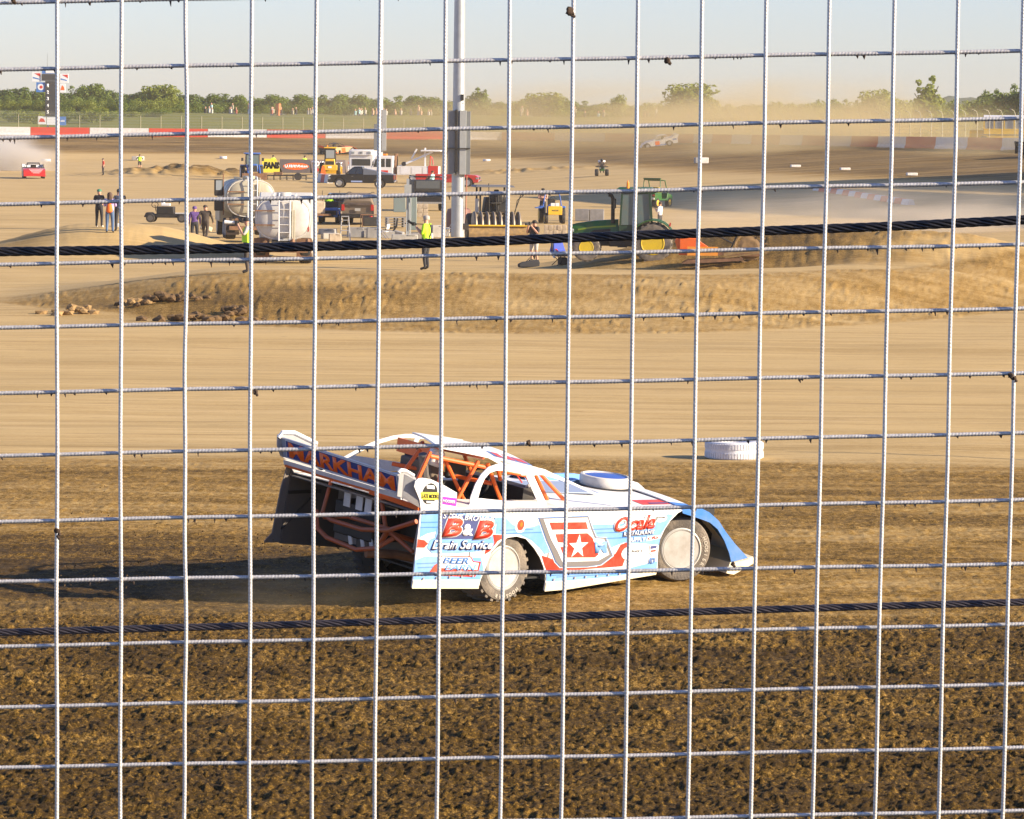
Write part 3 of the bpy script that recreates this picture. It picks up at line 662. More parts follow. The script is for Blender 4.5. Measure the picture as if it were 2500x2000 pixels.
P('camera_unit', MB().box((px_(1127), -.3, pz(238)), (.12, .2, .3)).box((px_(1124), -.2, pz(252)), (.2, .1, .05)), BLACKM, lp)
P('conduit', MB().tube([(px_(1139), -.2, pz(426)), (px_(1138), -.2, pz(490)), (px_(1137), -.25, pz(560))], .03), mat('rust_conduit', (.4, .16, .1), .6), lp)
P('crossarm', MB().box((0, 0, 16.6), (3.4, .14, .14)), STEEL, lp)
for i in range(5): P('flood_lamp', MB().lathe([(.06, -.15), (.2, .05), (.24, .12)], 12, (-1.4+i*.7, -.1, 16.85)), STEEL, lp)
l2, p2_ = light_pole(927, 332, .55, 'slimmer silver light pole behind the white ambulance', 22, 0)
s2 = FPX/332
def qz(v): return hgt(927, v, 332).z-p2_.z
for (u0, u1, v0, v1, y, m) in ((912, 923, 303, 368, -.3, BOXG), (931, 942, 268, 368, -.3, BOXL)):
    P('equipment_box', MB().box((((u0+u1)/2-927)/s2, y, (qz(v0)+qz(v1))/2), ((u1-u0)/s2, .3, qz(v0)-qz(v1))), m, l2, bevel=.01)
P('crossarm', MB().box((0, 0, 21.6), (3.4, .14, .14)), STEEL, l2)
# post right of the frame whose thin shadow crosses the track
o = thing('light_pole', 'slim steel post just right of the white tyre, beyond the frame', 'light pole', (20, 49.0, float(T(20, 49))))
P('pole', MB().cyl((0, 0, -.3), (0, 0, 6.2), .05, .04, 10), STEEL, o)

# ================================================ the race car in front
def wheel(parent, loc, r, wd, rim, tyre=RUB, yaw=0, n=28, rr_=.65, tread=0, mrot=None, out=-1, name='wheel', dish=.05, hubc=None):
    """wheel part with a rim sub-part; axle along local y, outer face towards out*y"""
    h = wd/2
    prof = [(r*rr_, -h*.92), (r*.80, -h), (r*.93, -h*.93), (r*.985, -h*.72), (r, -h*.3), (r, h*.3), (r*.985, h*.72), (r*.93, h*.93), (r*.80, h), (r*rr_, h*.92), (r*rr_*.96, 0)]
    mb = MB().lathe(prof, n, closed=True)
    if tread:
        for i in range(tread):
            a = 2*PI*i/tread
            for sd in (-1, 1):
                mb.box((r*.985*math.cos(a+.06*sd), sd*h*.48, r*.985*math.sin(a+.06*sd)), (r*.07, h*.8, r*2*PI/tread*.42), rot=(0, -a, 0))
    o = P(name, mb, tyre, parent, loc=loc)
    if mrot is not None: o.rotation_euler = mrot.to_euler()
    elif yaw: o.rotation_euler = (0, 0, yaw)
    q = r*rr_; oo = out*h
    rim_p = [(q*1.02, oo*.95), (q*.95, oo*1.0), (q*.90, oo*.9), (q*.86, oo*(1-dish*4)), (q*.5, oo*(1-dish*5)), (q*.2, oo*(1-dish*3)), (q*.16, oo*(1-dish*2)), (.004, oo*(1-dish*2))]
    P('rim', MB().lathe(rim_p, n), rim, o)
    if hubc:
        hb = MB()
        for i in range(6): a = 2*PI*i/6+.3; hb.cyl((q*.78*math.cos(a), oo*.80, q*.78*math.sin(a)), (q*.78*math.cos(a), oo*.93, q*.78*math.sin(a)), .015, n=8)
        hb.cyl((0, oo*.7, 0), (0, oo*.92, 0), .014, n=8); P('bolts', hb, hubc, o); P('bead_ring', MB().lathe([(q*.84, oo*.84), (q*.88, oo*.95), (q*.90, oo*.96), (q*.865, oo*.82)], n, closed=True), GREYD, o); P('inner_ring', MB().lathe([(q*.48, oo*.79), (q*.50, oo*.82), (q*.52, oo*.79)], n, closed=True), ALU, o)
    return o

TH = R_(42.3); A0 = Vector((-.0718, 34.884, 0))
_f = Vector((math.cos(TH), math.sin(TH), 0)); _l = Vector((-math.sin(TH), math.cos(TH), 0)); _u = Vector((0, 0, 1))
ra_, rb_ = R_(6), R_(2)
_l2 = _l*math.cos(ra_)+_u*math.sin(ra_); _u2 = _u*math.cos(ra_)-_l*math.sin(ra_)
_f2 = _f*math.cos(rb_)-_u2*math.sin(rb_); _u3 = _u2*math.cos(rb_)+_f*math.sin(rb_)
BM = Matrix(((_f2.x, _l2.x, _u3.x), (_f2.y, _l2.y, _u3.y), (_f2.z, _l2.z, _u3.z)))
car = thing('race_car', 'white, blue and orange dirt race car numbered five sliding right across the near track', 'race car', A0+_l2)
car.rotation_euler = BM.to_euler()
def tolocal(p): return BM.transposed() @ (Vector(p)-(A0+_l2))
# wheels stand upright on the ground while the body leans
def carwheel(wpos, head, r, wd, rim, tread, out, tyre=RUB, lat=0):
    rm = BM.transposed() @ Matrix.Rotation(head, 3, 'Z') @ Matrix.Rotation(lat, 3, 'X')
    return wheel(car, tolocal(wpos), r, wd, rim, tyre, mrot=rm, tread=tread, out=out, n=40, hubc=BLACKM)
rr_c = A0+_l*.17+_f*.0+Vector((0, 0, .345)); fr0 = Vector((1.785, 36.604, 0)); hf = R_(19); lf = Vector((-math.sin(hf), math.cos(hf), 0))
w1 = carwheel(rr_c, TH, .345, .36, WHEELW, 26, -1)
w2 = carwheel(fr0+lf*.14+Vector((0, 0, .345)), hf, .345, .29, WHEELW, 0, -1)
w3 = carwheel(A0+_l*1.78+_f*.02+Vector((0, 0, .36)), TH, .36, .36, ALU, 26, 1, RUBD)
w4 = carwheel(fr0+_l*1.75+Vector((0, 0, .345)), hf, .345, .29, WHEELW, 0, 1)
# tyre sidewall lettering
def archtext(parent, s, r, a0, da, y, size, m):
    for i, ch in enumerate(s):
        if ch == ' ': continue
        me = textmesh(ch, 0, .02, 0); a = a0-da*i
        for v in me.vertices:
            x, z = (v.co.x-.3)*size, v.co.y*size; v.co = (r*math.cos(a)+x*math.sin(a)+z*math.cos(a), y, r*math.sin(a)-x*math.cos(a)+z*math.sin(a))
        me.materials.clear(); me.materials.append(m); P('lettering', me, m, parent)
archtext(w2, 'HOOSIER', .262, .42, .17, -.146, .055, mat('worn_white_print', (.5, .45, .36), .7)); archtext(w1, 'HOOSIER', .268, -.9, .17, -.181, .05, mat('worn_white_print', (.5, .45, .36), .7))

YR = -1.0
side = [(-1.227, .209), (-1.218, .986), (-.902, .984), (-.592, .985), (-.2, .965), (.3, .945), (.833, .93), (1.565, .878), (2.0, .872), (2.424, .866), (2.345, .834), (2.246, .756), (2.176, .668), (2.118, .55), (2.119, .399), (2.140, .228), (2.118, .203),
        (.873, .105), (.548, .097), (.558, .212), (.51, .336), (.446, .437), (.35, .538), (.222, .639), (.088, .668), (-.023, .66), (-.114, .627), (-.23, .52), (-.295, .334), (-.33, .252), (-.35, .166)]
pan = P('side_panel', MB().prism(side, YR, YR+.014), WHITE, car, 'white right side panel printed with blue and red sponsor graphics', sm=False)
lside = [(x, z) for x, z in side]
lside[0] = (-1.30, .25); lside[1] = (-1.25, .99)
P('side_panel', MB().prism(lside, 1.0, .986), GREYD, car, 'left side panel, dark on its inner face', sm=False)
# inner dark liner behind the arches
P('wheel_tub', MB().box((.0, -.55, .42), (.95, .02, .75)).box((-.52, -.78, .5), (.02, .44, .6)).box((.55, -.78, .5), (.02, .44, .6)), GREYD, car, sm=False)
P('belly_pan', MB().box((.75, 0, .22), (2.7, 1.86, .02)), BLACKM, car, sm=False)
def decal(name, pts, m, lev=1, parent=None, y=YR):
    return P(name, MB().prism(pts, y-.0025*lev, y-.0025*lev+.002), m, parent or pan, sm=False)
# plastic skirt
decal('skirt', [(-1.232, .200), (-1.225, .279), (-.36, .240), (-.352, .158)], CREAM, 3)
decal('skirt', [(.552, .088), (.562, .181), (.9, .176), (1.523, .190), (2.12, .240), (2.133, .232), (2.115, .193), (.873, .094)], CREAM, 3)
rv = MB()
for x in (-1.1, -.93, -.76, -.6, -.45, .66, .8, .95, 1.1, 1.26, 1.42, 1.58, 1.74, 1.9): 
    z = .285 if x < 0 else .196+.03*(x-.6)/1.4
    rv.cyl((x, YR-.008, z+.008), (x, YR-.016, z+.008), .012, n=8)
P('rivets', rv, ALU, pan)
# blue / red livery
decal('livery_blue', [(-1.222, .285), (-1.225, .48), (-1.1, .515), (-.8, .492), (-.36, .47), (-.31, .36), (-.34, .248)], LBLUE)
decal('livery_blue', [(.566, .188), (.555, .27), (1.0, .262), (1.6, .262), (2.12, .335), (2.125, .245), (1.523, .198), (.9, .184)], LBLUE)
decal('livery_blue', [(-1.205, .95), (-.99, .945), (-.9, .86), (-.96, .76), (-1.1, .74), (-1.20, .70)], LBLUE)
decal('livery_blue', [(-.20, .87), (-.08, .86), (.02, .79), (.16, .75), (.30, .76), (.45, .80), (.55, .70), (.62, .58), (.60, .50), (.50, .47), (.42, .54), (.30, .62), (.12, .69), (-.05, .69), (-.2, .705)], LBLUE)
decal('livery_blue', [(1.09, .76), (1.40, .745), (1.72, .765), (2.2, .83), (2.28, .82), (2.13, .62), (2.115, .50), (1.9, .53), (1.6, .55), (1.42, .50), (1.30, .60), (1.17, .64)], LBLUE)
decal('livery_red', [(-1.216, .69), (-1.13, .675), (-1.08, .64), (-1.12, .60), (-1.22, .605)], REDV)
decal('livery_red', [(-.235, .70), (-.12, .69), (-.05, .675), (-.16, .63), (-.25, .53), (-.32, .50), (-.30, .60)], REDV)
decal('livery_red', [(.46, .46), (.56, .435), (.66, .40), (.74, .325), (1.25, .31), (1.38, .38), (1.50, .44), (1.56, .53), (1.68, .56), (1.72, .50), (1.66, .42), (1.62, .30), (.566, .285), (.52, .345)], REDV)
for k, (x0, x1, z) in enumerate(((-.15, .3, .735), (-.12, .42, .70), (1.12, 1.9, .70), (1.2, 1.75, .66), (1.2, 2.05, .60), (-1.2, -.96, .85), (-1.2, -.98, .80), (-1.2, -.5, .44), (-1.18, -.4, .40), (.6, 1.3, .245), (.7, 2.0, .225))):
    decal('livery_line', [(x0, z), (x1, z-.004), (x1, z+.004), (x0, z+.008)], BLUE, 2)
# sponsor block B & B
decal('logo_back', [(-.96, .955), (-.215, .88), (-.20, .84), (-.24, .70), (-.21, .62), (-.22, .56), (-.42, .535), (-.65, .53), (-1.02, .545), (-1.09, .60), (-1.06, .68), (-1.0, .70), (-.98, .80)], LBLUE, 2)
decal('logo_back', [(-.945, .94), (-.235, .865), (-.245, .79), (-.27, .66), (-.99, .68), (-.95, .78)], NAVY, 3)
letter(pan, 'STEVE BROWNS', -.93, .885, -.235, .94, YR-.0115, WPRINT, shear=.25, bold=.015, skew=-.062)
for (x0, x1) in ((-.925, -.66), (-.50, -.245)):
    z0 = .70 if x0 < -.6 else .665
    letter(pan, 'B', x0-.012, z0-.012, x1+.012, z0+.198, YR-.010, WPRINT, shear=.2, bold=.07); letter(pan, 'B', x0, z0, x1, z0+.185, YR-.0135, REDV, shear=.2, bold=.05)
letter(pan, '&', -.655, .70, -.51, .82, YR-.0135, WPRINT, bold=.05)
letter(pan, 'Drain Service', -1.045, .575, -.235, .680, YR-.0165, NAVY, shear=.35, bold=.05, skew=-.03)
letter(pan, 'Drain Service', -1.04, .585, -.24, .675, YR-.019, WPRINT, shear=.35, bold=.012, skew=-.03)
decal('logo_back', [(-.90, .515), (-.50, .49), (-.46, .44), (-.36, .43), (-.38, .33), (-.42, .28), (-1.05, .325), (-.97, .42), (-.93, .44)], REDV, 3)
decal('logo_back', [(-.885, .505), (-.51, .48), (-.47, .43), (-.39, .42), (-.40, .35), (-.94, .395), (-.92, .43)], WPRINT, 4)
letter(pan, 'BEER', -.875, .435, -.53, .500, YR-.0135, BLUE, shear=.25, bold=.03, skew=-.02); letter(pan, 'BARN', -.84, .365, -.42, .425, YR-.0135, LBLUE, shear=.25, bold=.03, skew=-.02)
letter(pan, 'Drive Thru', -.95, .315, -.46, .365, YR-.0125, mat('pink_print', (.85, .55, .5), .5), shear=.25, bold=.01, skew=-.02)
# small round logo
def disc(name, x, z, rx, rz, m, lev, n=20, pr=None):
    return decal(name, [(x+rx*math.cos(2*PI*i/n), z+rz*math.sin(2*PI*i/n)) for i in range(n)], m, lev, pr)
disc('round_logo', .125, .785, .075, .082, WPRINT, 2); disc('round_logo', .125, .785, .048, .055, REDV, 3); disc('round_logo', .13, .79, .02, .025, ORLET, 4)
# number five
out5 = [(.362, .846), (1.045, .843), (1.12, .72), (1.19, .62), (1.325, .612), (1.450, .421), (1.30, .335), (1.12, .322), (.738, .332), (.66, .39), (.60, .48), (.50, .62)]
def off(poly, k):
    cx = sum(p[0] for p in poly)/len(poly); cz = sum(p[1] for p in poly)/len(poly); return [(cx+(x-cx)*k, cz+(z-cz)*k) for x, z in poly]
decal('number_back', off(out5, 1.05), WPRINT, 2); decal('number_back', off(out5, 1.025), BLUE, 3); decal('number_back', out5, mat('number_grey', (.16, .15, .15), .5), 4)
decal('number_back', [(.425, .836), (1.035, .830), (1.095, .715), (1.165, .612), (1.30, .600), (1.40, .435), (1.25, .375), (.75, .385), (.665, .50), (.56, .62)], WPRINT, 5)
decal('number', [(.507, .799), (1.021, .786), (1.057, .712), (.553, .722)], REDV, 6)
decal('number', [(.607, .676), (1.055, .670), (1.135, .618), (1.245, .441), (1.20, .412), (.77, .428), (.695, .540), (.80, .545), (.78, .58), (.655, .590)], REDV, 6)
star = []
for i in range(10):
    a = PI/2+i*PI/5; r = (.135 if i % 2 == 0 else .052); star.append((.945+r*1.05*math.cos(a), .535+r*.95*math.sin(a)))
decal('star', star, WPRINT, 7)
letter(pan, 'M', 1.165, .455, 1.36, .575, YR-.0195, LBLUE, shear=-.15, bold=.05)
# sponsor group behind the front wheel
letter(pan, 'Ocala', 1.425, .655, 2.03, .83, YR-.008, WPRINT, shear=.3, bold=.11, skew=.02); letter(pan, 'Ocala', 1.44, .665, 2.02, .82, YR-.0105, REDV, shear=.3, bold=.035, skew=.02)
letter(pan, 'RESTAURANT', 1.575, .612, 2.02, .662, YR-.013, NAVY, bold=.05, skew=.012); letter(pan, 'RESTAURANT', 1.577, .618, 2.015, .66, YR-.015, WPRINT, bold=.01, skew=.012)
letter(pan, 'SUPPLY', 1.66, .555, 1.90, .60, YR-.013, WPRINT, bold=.02, shear=.1)
decal('logo_back', [(1.915, .555), (2.105, .575), (2.11, .612), (1.93, .60)], WPRINT, 3); letter(pan, 'CRS', 1.935, .568, 2.095, .598, YR-.0115, REDP, bold=.03, shear=.2, skew=.01)
disc('oval_logo', 1.775, .435, .195, .088, WPRINT, 3); letter(pan, "Huey's", 1.69, .435, 1.88, .475, YR-.0105, BPRINT, shear=.2)
disc('oval_logo', 2.09, .79, .095, .042, WPRINT, 3); letter(pan, 'Vesely', 2.03, .785, 2.16, .808, YR-.0105, BPRINT); disc('oval_logo', 2.03, .785, .018, .02, mat('grey_print', (.2, .2, .2), .5), 4)
decal('badge', [(1.98, .51), (2.09, .515), (2.085, .43), (2.035, .395), (1.985, .425)], WPRINT, 3); decal('badge', [(1.99, .50), (2.08, .505), (2.078, .475), (1.992, .468)], NAVY, 4); decal('badge', [(1.995, .455), (2.075, .46), (2.07, .44), (2.0, .435)], REDV, 4)
letter(pan, '1D', 1.985, .315, 2.08, .375, YR-.0115, BLUE, shear=.2, bold=.03)

# deck, hood and nose
def zt(x): return float(np.interp(x, [-1.25, -.6, .3, .83, 1.57, 2.0, 2.45, 2.7, 2.95, 3.2, 3.5], [.986, .985, .945, .932, .880, .872, .866, .80, .68, .50, .30]))
def crown_(x, y): return zt(x)+(.055 if x > .7 else .02)*(1-(y/1.0)**2)*min(1, max(0, (x-.2)/1.2) if x > 0 else 1)
hr = []
for x in np.linspace(.70, 2.45, 12): hr.append([(x, y, crown_(x, y)) for y in np.linspace(-.985, .985, 11)])
hood = P('hood', MB().grid(hr), WHITE, car, 'white hood sloping to the nose', thick=.012)
nr = []
for j, y in enumerate(np.linspace(-1.0, 1.0, 17)):
    e = 1-abs(y)**2.2; r = []
    for (x, z) in ((2.44, .872), (2.676, .850), (2.812, .80), (2.971, .71), (3.12, .59), (3.28, .455), (3.423, .345), (3.50, .295)):
        t = (x-2.44)/1.06; r.append((x+.16*e*t, y, z+.055*(1-y*y)*(1-t)+.02*e))
    nr.append(r)
P('nose', MB().grid(nr[2:-2]), WHITE, car, 'white sloped nose', thick=.012)
for sgn, a, b in ((-1, 0, 3), (1, 14, 17)):
    sub = nr[a:b]
    P('nose_fender', MB().grid(sub), BLUE, car, 'blue front fender corner', thick=.012)
for y0, y1 in ((-1.0, -.985), (.985, 1.0)):
    P('fender_flare', MB().prism([(2.40, .868), (2.576, .887), (2.676, .879), (2.812, .829), (2.971, .733), (3.091, .616), (3.258, .477), (3.423, .358), (3.50, .300), (3.24, .27), (3.188, .377), (3.093, .514), (2.972, .641), (2.845, .716), (2.71, .756), (2.599, .785), (2.42, .83)], y0, y1), BLUE, car, 'blue fender arch over the front wheel', sm=False)
sp_ = MB(); sp_.loft([[(3.18, y, .16), (3.22, y, .275), (3.56+.12*(1-y*y), y, .325), (3.60+.14*(1-y*y), y, .255), (3.3, y, .14)] for y in np.linspace(-1.0, 1.0, 9)])
P('splitter', sp_, CREAM, car, 'cream plastic valance under the nose')
P('liner', MB().box((2.75, -.60, .5), (1.1, .02, .55)), BLACKM, car, sm=False)
for (s_t, x0, x1, y) in (('TEAM', 2.15, 2.6, -.9),):
    decal('hood_print', [(2.12, .0), (2.12, .0), (2.13, .0)], REDV) if False else None
P('hood_print', MB().grid([[(x, y, crown_(x, y)+.004) for y in (-.80, -.7, -.62)] for x in (2.02, 2.15, 2.3, 2.42)]), REDV, hood, thick=.001)
P('hood_print', MB().grid([[(x, y, crown_(x, y)+.007) for y in (-.78, -.74)] for x in (2.14, 2.25, 2.40)]), NAVY, hood, thick=.001)
# decks round the cockpit
def strip_deck(y0, y1, x0, x1, nm='deck', lab='white deck panel'):
    return P(nm, MB().grid([[(x, y, zt(x)-.003+.02*(1-y*y)) for y in np.linspace(y0, y1, 4)] for x in np.linspace(x0, x1, 8)]), WHITED, car, lab, thick=.01)
strip_deck(-.985, -.60, -1.22, .72); strip_deck(.50, .985, -1.22, .72); strip_deck(-.60, .50, -1.22, -.72)
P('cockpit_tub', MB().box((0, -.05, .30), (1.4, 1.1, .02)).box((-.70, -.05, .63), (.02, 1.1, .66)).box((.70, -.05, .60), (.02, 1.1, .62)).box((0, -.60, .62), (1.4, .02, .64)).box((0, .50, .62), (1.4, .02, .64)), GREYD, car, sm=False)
P('dashboard', MB().box((.62, -.05, .98), (.16, 1.0, .16)), BLACKM, car)
P('dash_top', MB().loft([[(.70, y, .93), (.62, y, 1.05), (.95, y, .95)] for y in (-.52, .45)]), GREYD, car)
# roof
RRp, FRp, FLp, RLp = Vector((-.74, -.62, 1.53)), Vector((.60, -.62, 1.285)), Vector((.95, .44, 1.30)), Vector((-.16, .44, 1.475))
rg = []
for i in range(9):
    a = RRp.lerp(FRp, i/8); b = RLp.lerp(FLp, i/8); r = []
    for j in range(7):
        p = a.lerp(b, j/6); p.z += .018*math.sin(PI*j/6)+.012*math.sin(PI*i/8); r.append(tuple(p))
    rg.append(r)
roof = P('roof', MB().grid(rg), WHITE, car, 'white roof panel', thick=.02)
def onroof(s, t, dz): 
    p = RRp.lerp(FRp, s).lerp(RLp.lerp(FLp, s), t); p.z += .018*math.sin(PI*t)+.012*math.sin(PI*s)+dz; return tuple(p)
for (m, s0_, s1_, t0, t1, dz) in ((BLUE, .60, 1.0, .06, .30, .004), (REDV, .63, .83, .08, .27, .007), (REDV, .86, .97, .10, .26, .007), (WPRINT, .70, .73, .1, .25, .010)):
    P('roof_number', MB().grid([[onroof(s0_+(s1_-s0_)*i/4, t0+(t1-t0)*j/3, dz) for j in range(4)] for i in range(5)]), m, roof, thick=.001)
# right window frame, with its long front post
wf = MB()
wf.strip([(-.405, .955), (-.405, 1.05), (-.37, 1.17), (-.32, 1.26), (-.25, 1.322), (-.15, 1.348), (.0, 1.345), (.2, 1.32), (.38, 1.285)], [.10, .10, .085, .07, .065, .065, .075, .09, .11], -.862, -.85)
wf.strip([(.30, 1.27), (.55, .935)], .085, -.861, -.851); wf.strip([(.2, 1.315), (.50, 1.285), (.70, 1.225)], [.11, .06, .03], -.863, -.849); wf.strip([(.50, 1.287), (.9, 1.165), (1.575, .93)], [.05, .022, .02], -.8625, -.8495)
wf.prism([(-.455, .94), (-.45, 1.04), (-.32, 1.04), (.0, 1.005), (.53, .975), (.6, .93)], -.8625, -.850)
P('window_frame', wf, WHITE, car, 'white hooped right window frame', sm=False)
w2_ = MB()
w2_.strip([(-.9, 1.0), (-.65, 1.12), (-.42, 1.225), (-.23, 1.29), (-.02, 1.335), (.15, 1.35), (.3, 1.345), (.6, 1.32), (.95, 1.27)], [.05, .05, .045, .04, .04, .04, .045, .05, .05], .89, .90)
w2_.prism([(-1.0, .99), (-.8, 1.04), (-.5, 1.155), (.20, 1.06), (.25, .98)], .893, .903); w2_.strip([(.23, 1.0), (.25, 1.2), (.33, 1.34)], .06, .891, .899); w2_.strip([(.95, 1.27), (1.75, .94)], .03, .891, .899)
P('window_frame', w2_, WHITED, car, 'white hooped left sail frame', sm=False)
P('window_net', MB().prism([(-.47, .96), (-.46, 1.01), (-.30, 1.03), (-.30, .96)], -.87, -.866), WPRINT, car, sm=False)
# tail fin with labels
fin = [(-1.218, .984), (-1.246, 1.08), (-1.332, 1.211), (-1.325, 1.262), (-1.29, 1.288), (-1.24, 1.294), (-1.128, 1.278), (-.95, 1.215), (-.77, 1.135), (-.757, .985)]
fo = P('tail_fin', MB().prism(fin, -1.0, -.988), WHITE, car, 'white tail fin with yellow and purple labels', sm=False)
disc('label', -1.125, 1.135, .10, .105, BPRINT, 1, pr=fo); decal('label', [(-1.245, 1.155), (-1.225, 1.085), (-.99, 1.07), (-1.0, 1.145)], YPRINT, 2, fo)
letter(fo, 'LATE MODELS', -1.225, 1.098, -1.0, 1.138, YR-.0085, BPRINT, bold=.03, skew=-.012); decal('label', [(-1.18, 1.225), (-1.17, 1.19), (-1.07, 1.18), (-1.08, 1.215)], WPRINT, 2, fo); decal('label', [(-1.16, 1.065), (-1.155, 1.045), (-1.06, 1.04), (-1.065, 1.06)], WPRINT, 2, fo)
decal('label', [(-.97, 1.105), (-.965, 1.03), (-.765, 1.0), (-.765, 1.08)], PURPLE, 1, fo); letter(fo, 'HOOSIER', -.945, 1.048, -.785, 1.078, YR-.0065, WPRINT, bold=.02, skew=-.02)
# spoiler
def spz(y, t): return (1.1225+.0175*(y+.88))*(1-t)+(1.306+.024*(y+.88))*t
SB = MB(); ys_ = (.93, -.90)
SB.loft([[(-1.42, y, spz(y, 0)), (-1.47, y, spz(y, 1)), (-1.452, y, spz(y, 1)+.002), (-1.402, y, spz(y, 0)+.001)] for y in ys_]); spl = P('spoiler', SB, mat('spoiler_blue_grey', (.28, .33, .42), .4, dirt=.3), car, 'blue grey rear spoiler lettered in orange')
P('spoiler_edge', MB().tube([(-1.465, .93, spz(.93, 1)+.004), (-1.465, -.90, spz(-.9, 1)+.004)], .009), WHITE, spl)
def onsp(y, t, dx): return (-1.42-.05*t+dx, y, spz(y, t))
P('name_back', MB().grid([[onsp(y, t, -.004) for t in (.03, .97)] for y in np.linspace(.86, -.885, 8)]), WPRINT, spl, thick=.001, sm=False)
P('name_back', MB().grid([[onsp(y, t, -.007) for t in (.07, .93)] for y in np.linspace(.85, -.875, 8)]), mat('spoiler_navy', (.02, .05, .22), .4), spl, thick=.001, sm=False)
ob = letter(spl, 'MARKHAM', .81, 0, -.85, 1, 0, ORLET, face='rear', bold=.035, t=.001)
for v in ob.data.vertices: v.co = onsp(v.co.y, .10+.80*v.co.z, -.010)
P('lip', MB().loft([[(-1.40, y, z0+.0), (-1.41, y, z0+.05), (-1.385, y, z0+.05), (-1.375, y, z0)] for y, z0 in ((.93, 1.075), (-.9, 1.065))]), WHITED, car)
P('lip', MB().loft([[(-1.412, y, z0), (-1.416, y, z0+.022), (-1.39, y, z0+.022), (-1.385, y, z0)] for y, z0 in ((.9, 1.060), (-.55, 1.052))]), ORANGE, car)
P('lip', MB().loft([[(x, y, z0), (x-.004, y, z0+.05), (x+.02, y, z0+.05), (x+.02, y, z0)] for x, y, z0 in ((-1.40, -.42, 1.03), (-1.24, -.985, .965))]), ORANGE, car, 'bright orange strip under the spoiler end')
ep = MB().prism([(-1.46, 1.335), (-1.40, 1.345), (-1.29, 1.315), (-1.235, 1.27), (-1.22, 1.02), (-1.40, 1.09), (-1.455, 1.10)], -.905, -.893); P('spoiler_end', ep, ALU, car, sm=False)
P('spoiler_end', MB().tube([(-1.475, -.91, 1.335), (-1.45, -.91, 1.36), (-1.38, -.9, 1.35), (-1.27, -.9, 1.30)], .02), WHITE, car)
P('spoiler_end', MB().loft([[(-1.40, -.9, 1.09), (-1.405, -.9, 1.32), (-1.4, -.905, 1.32), (-1.395, -.905, 1.09)], [(-1.235, -.99, 1.0), (-1.27, -.99, 1.25), (-1.26, -.995, 1.25), (-1.225, -.995, 1.0)]]), ALU, car)
P('spoiler_end', MB().prism([(-1.50, 1.27), (-1.51, 1.38), (-1.44, 1.40), (-1.28, 1.395), (-.98, 1.27), (-.95, .99), (-1.25, .99), (-1.36, 1.12), (-1.44, 1.16)], .935, .95), ALU, car, sm=False)
P('spoiler_end', MB().tube([(-1.50, .93, 1.35), (-1.46, .93, 1.405), (-1.3, .93, 1.40), (-1.0, .93, 1.285)], .022), WHITE, car)
# left rear quarter seen from behind
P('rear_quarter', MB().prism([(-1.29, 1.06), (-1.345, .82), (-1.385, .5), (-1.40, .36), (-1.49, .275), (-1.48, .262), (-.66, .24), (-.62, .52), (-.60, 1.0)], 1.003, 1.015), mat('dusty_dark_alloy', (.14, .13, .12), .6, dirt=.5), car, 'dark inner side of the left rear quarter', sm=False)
P('brace', MB().box((-1.05, .985, .78), (.42, .03, .035)).tube([(-1.30, .99, .40), (-.9, .98, .78)], .012), BLACKM, car)
# rear frame
tb = dict(r=.026, n=8)
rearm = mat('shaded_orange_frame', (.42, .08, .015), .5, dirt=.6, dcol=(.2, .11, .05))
for pts, r in (([(-1.40, .35, .72), (-1.42, .313, .64), (-1.42, .28, .551), (-1.42, .12, .487), (-1.41, -.33, .457), (-1.38, -.576, .519), (-1.2, -.62, .62)], .024),
               ([(-1.25, .40, .66), (-1.32, .2, .645), (-1.32, -.27, .645), (-1.3, -.644, .707), (-1.26, -1.0, .865)], .024),
               ([(-1.2, -.36, 1.03), (-1.2, -.489, .708)], .022), ([(-1.2, -.53, .68), (-1.2, -.929, .547)], .022), ([(-1.2, -.53, .68), (-1.2, -.409, .5), (-1.15, -.3, .4)], .028),
               ([(-1.2, .45, .62), (-1.28, .0, .72), (-1.2, -.55, .70)], .022), ([(-1.3, .45, .66), (-.6, .45, .55)], .025), ([(-1.2, -.5, .66), (-.6, -.45, .5)], .025), ([(-1.2, .4, 1.02), (-1.3, .38, .66)], .02)):
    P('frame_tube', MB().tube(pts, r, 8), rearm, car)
P('deck_underside', MB().box((-1.02, 0, .955), (.5, 1.9, .012)), GREYD, car, sm=False)
P('rear_bulkhead', MB().box((-.62, .0, .62), (.012, 1.9, .66)), mat('shaded_alloy', (.30, .28, .26), .6, dirt=.5), car, sm=False)
P('inner_panel', MB().prism([(-1.0, .47), (-.95, .86), (-.4, .9), (-.4, .35)], -.70, -.69), WHITED, car, sm=False)
fcell = MB().box((-.98, .05, .66), (.36, .62, .34)); P('fuel_cell', fcell, BLACKM, car, bevel=.02)
for y in (.17, -.02, -.16): P('strap', MB().box((-1.165, y, .87), (.01, .10, .17)).box((-1.15, y-.05, .58), (.012, .05, .34), rot=(-.35, 0, 0)), WHITED, car, sm=False)
P('axle', MB().cyl((.0, -.8, .36), (0, .8, .33), .05, n=10).lathe([(.05, -.1), (.16, 0), (.05, .1)], 16, (0, .1, .35)), BLACKM, car)
P('exhaust', MB().tube([(.6, -.45, .25), (-.3, -.5, .28), (-1.0, -.45, .42), (-1.3, -.35, .42)], .045, 10), RUST, car)
P('gearbox', MB().box((-.2, .05, .38), (.5, .3, .3)), GREYD, car, bevel=.03)
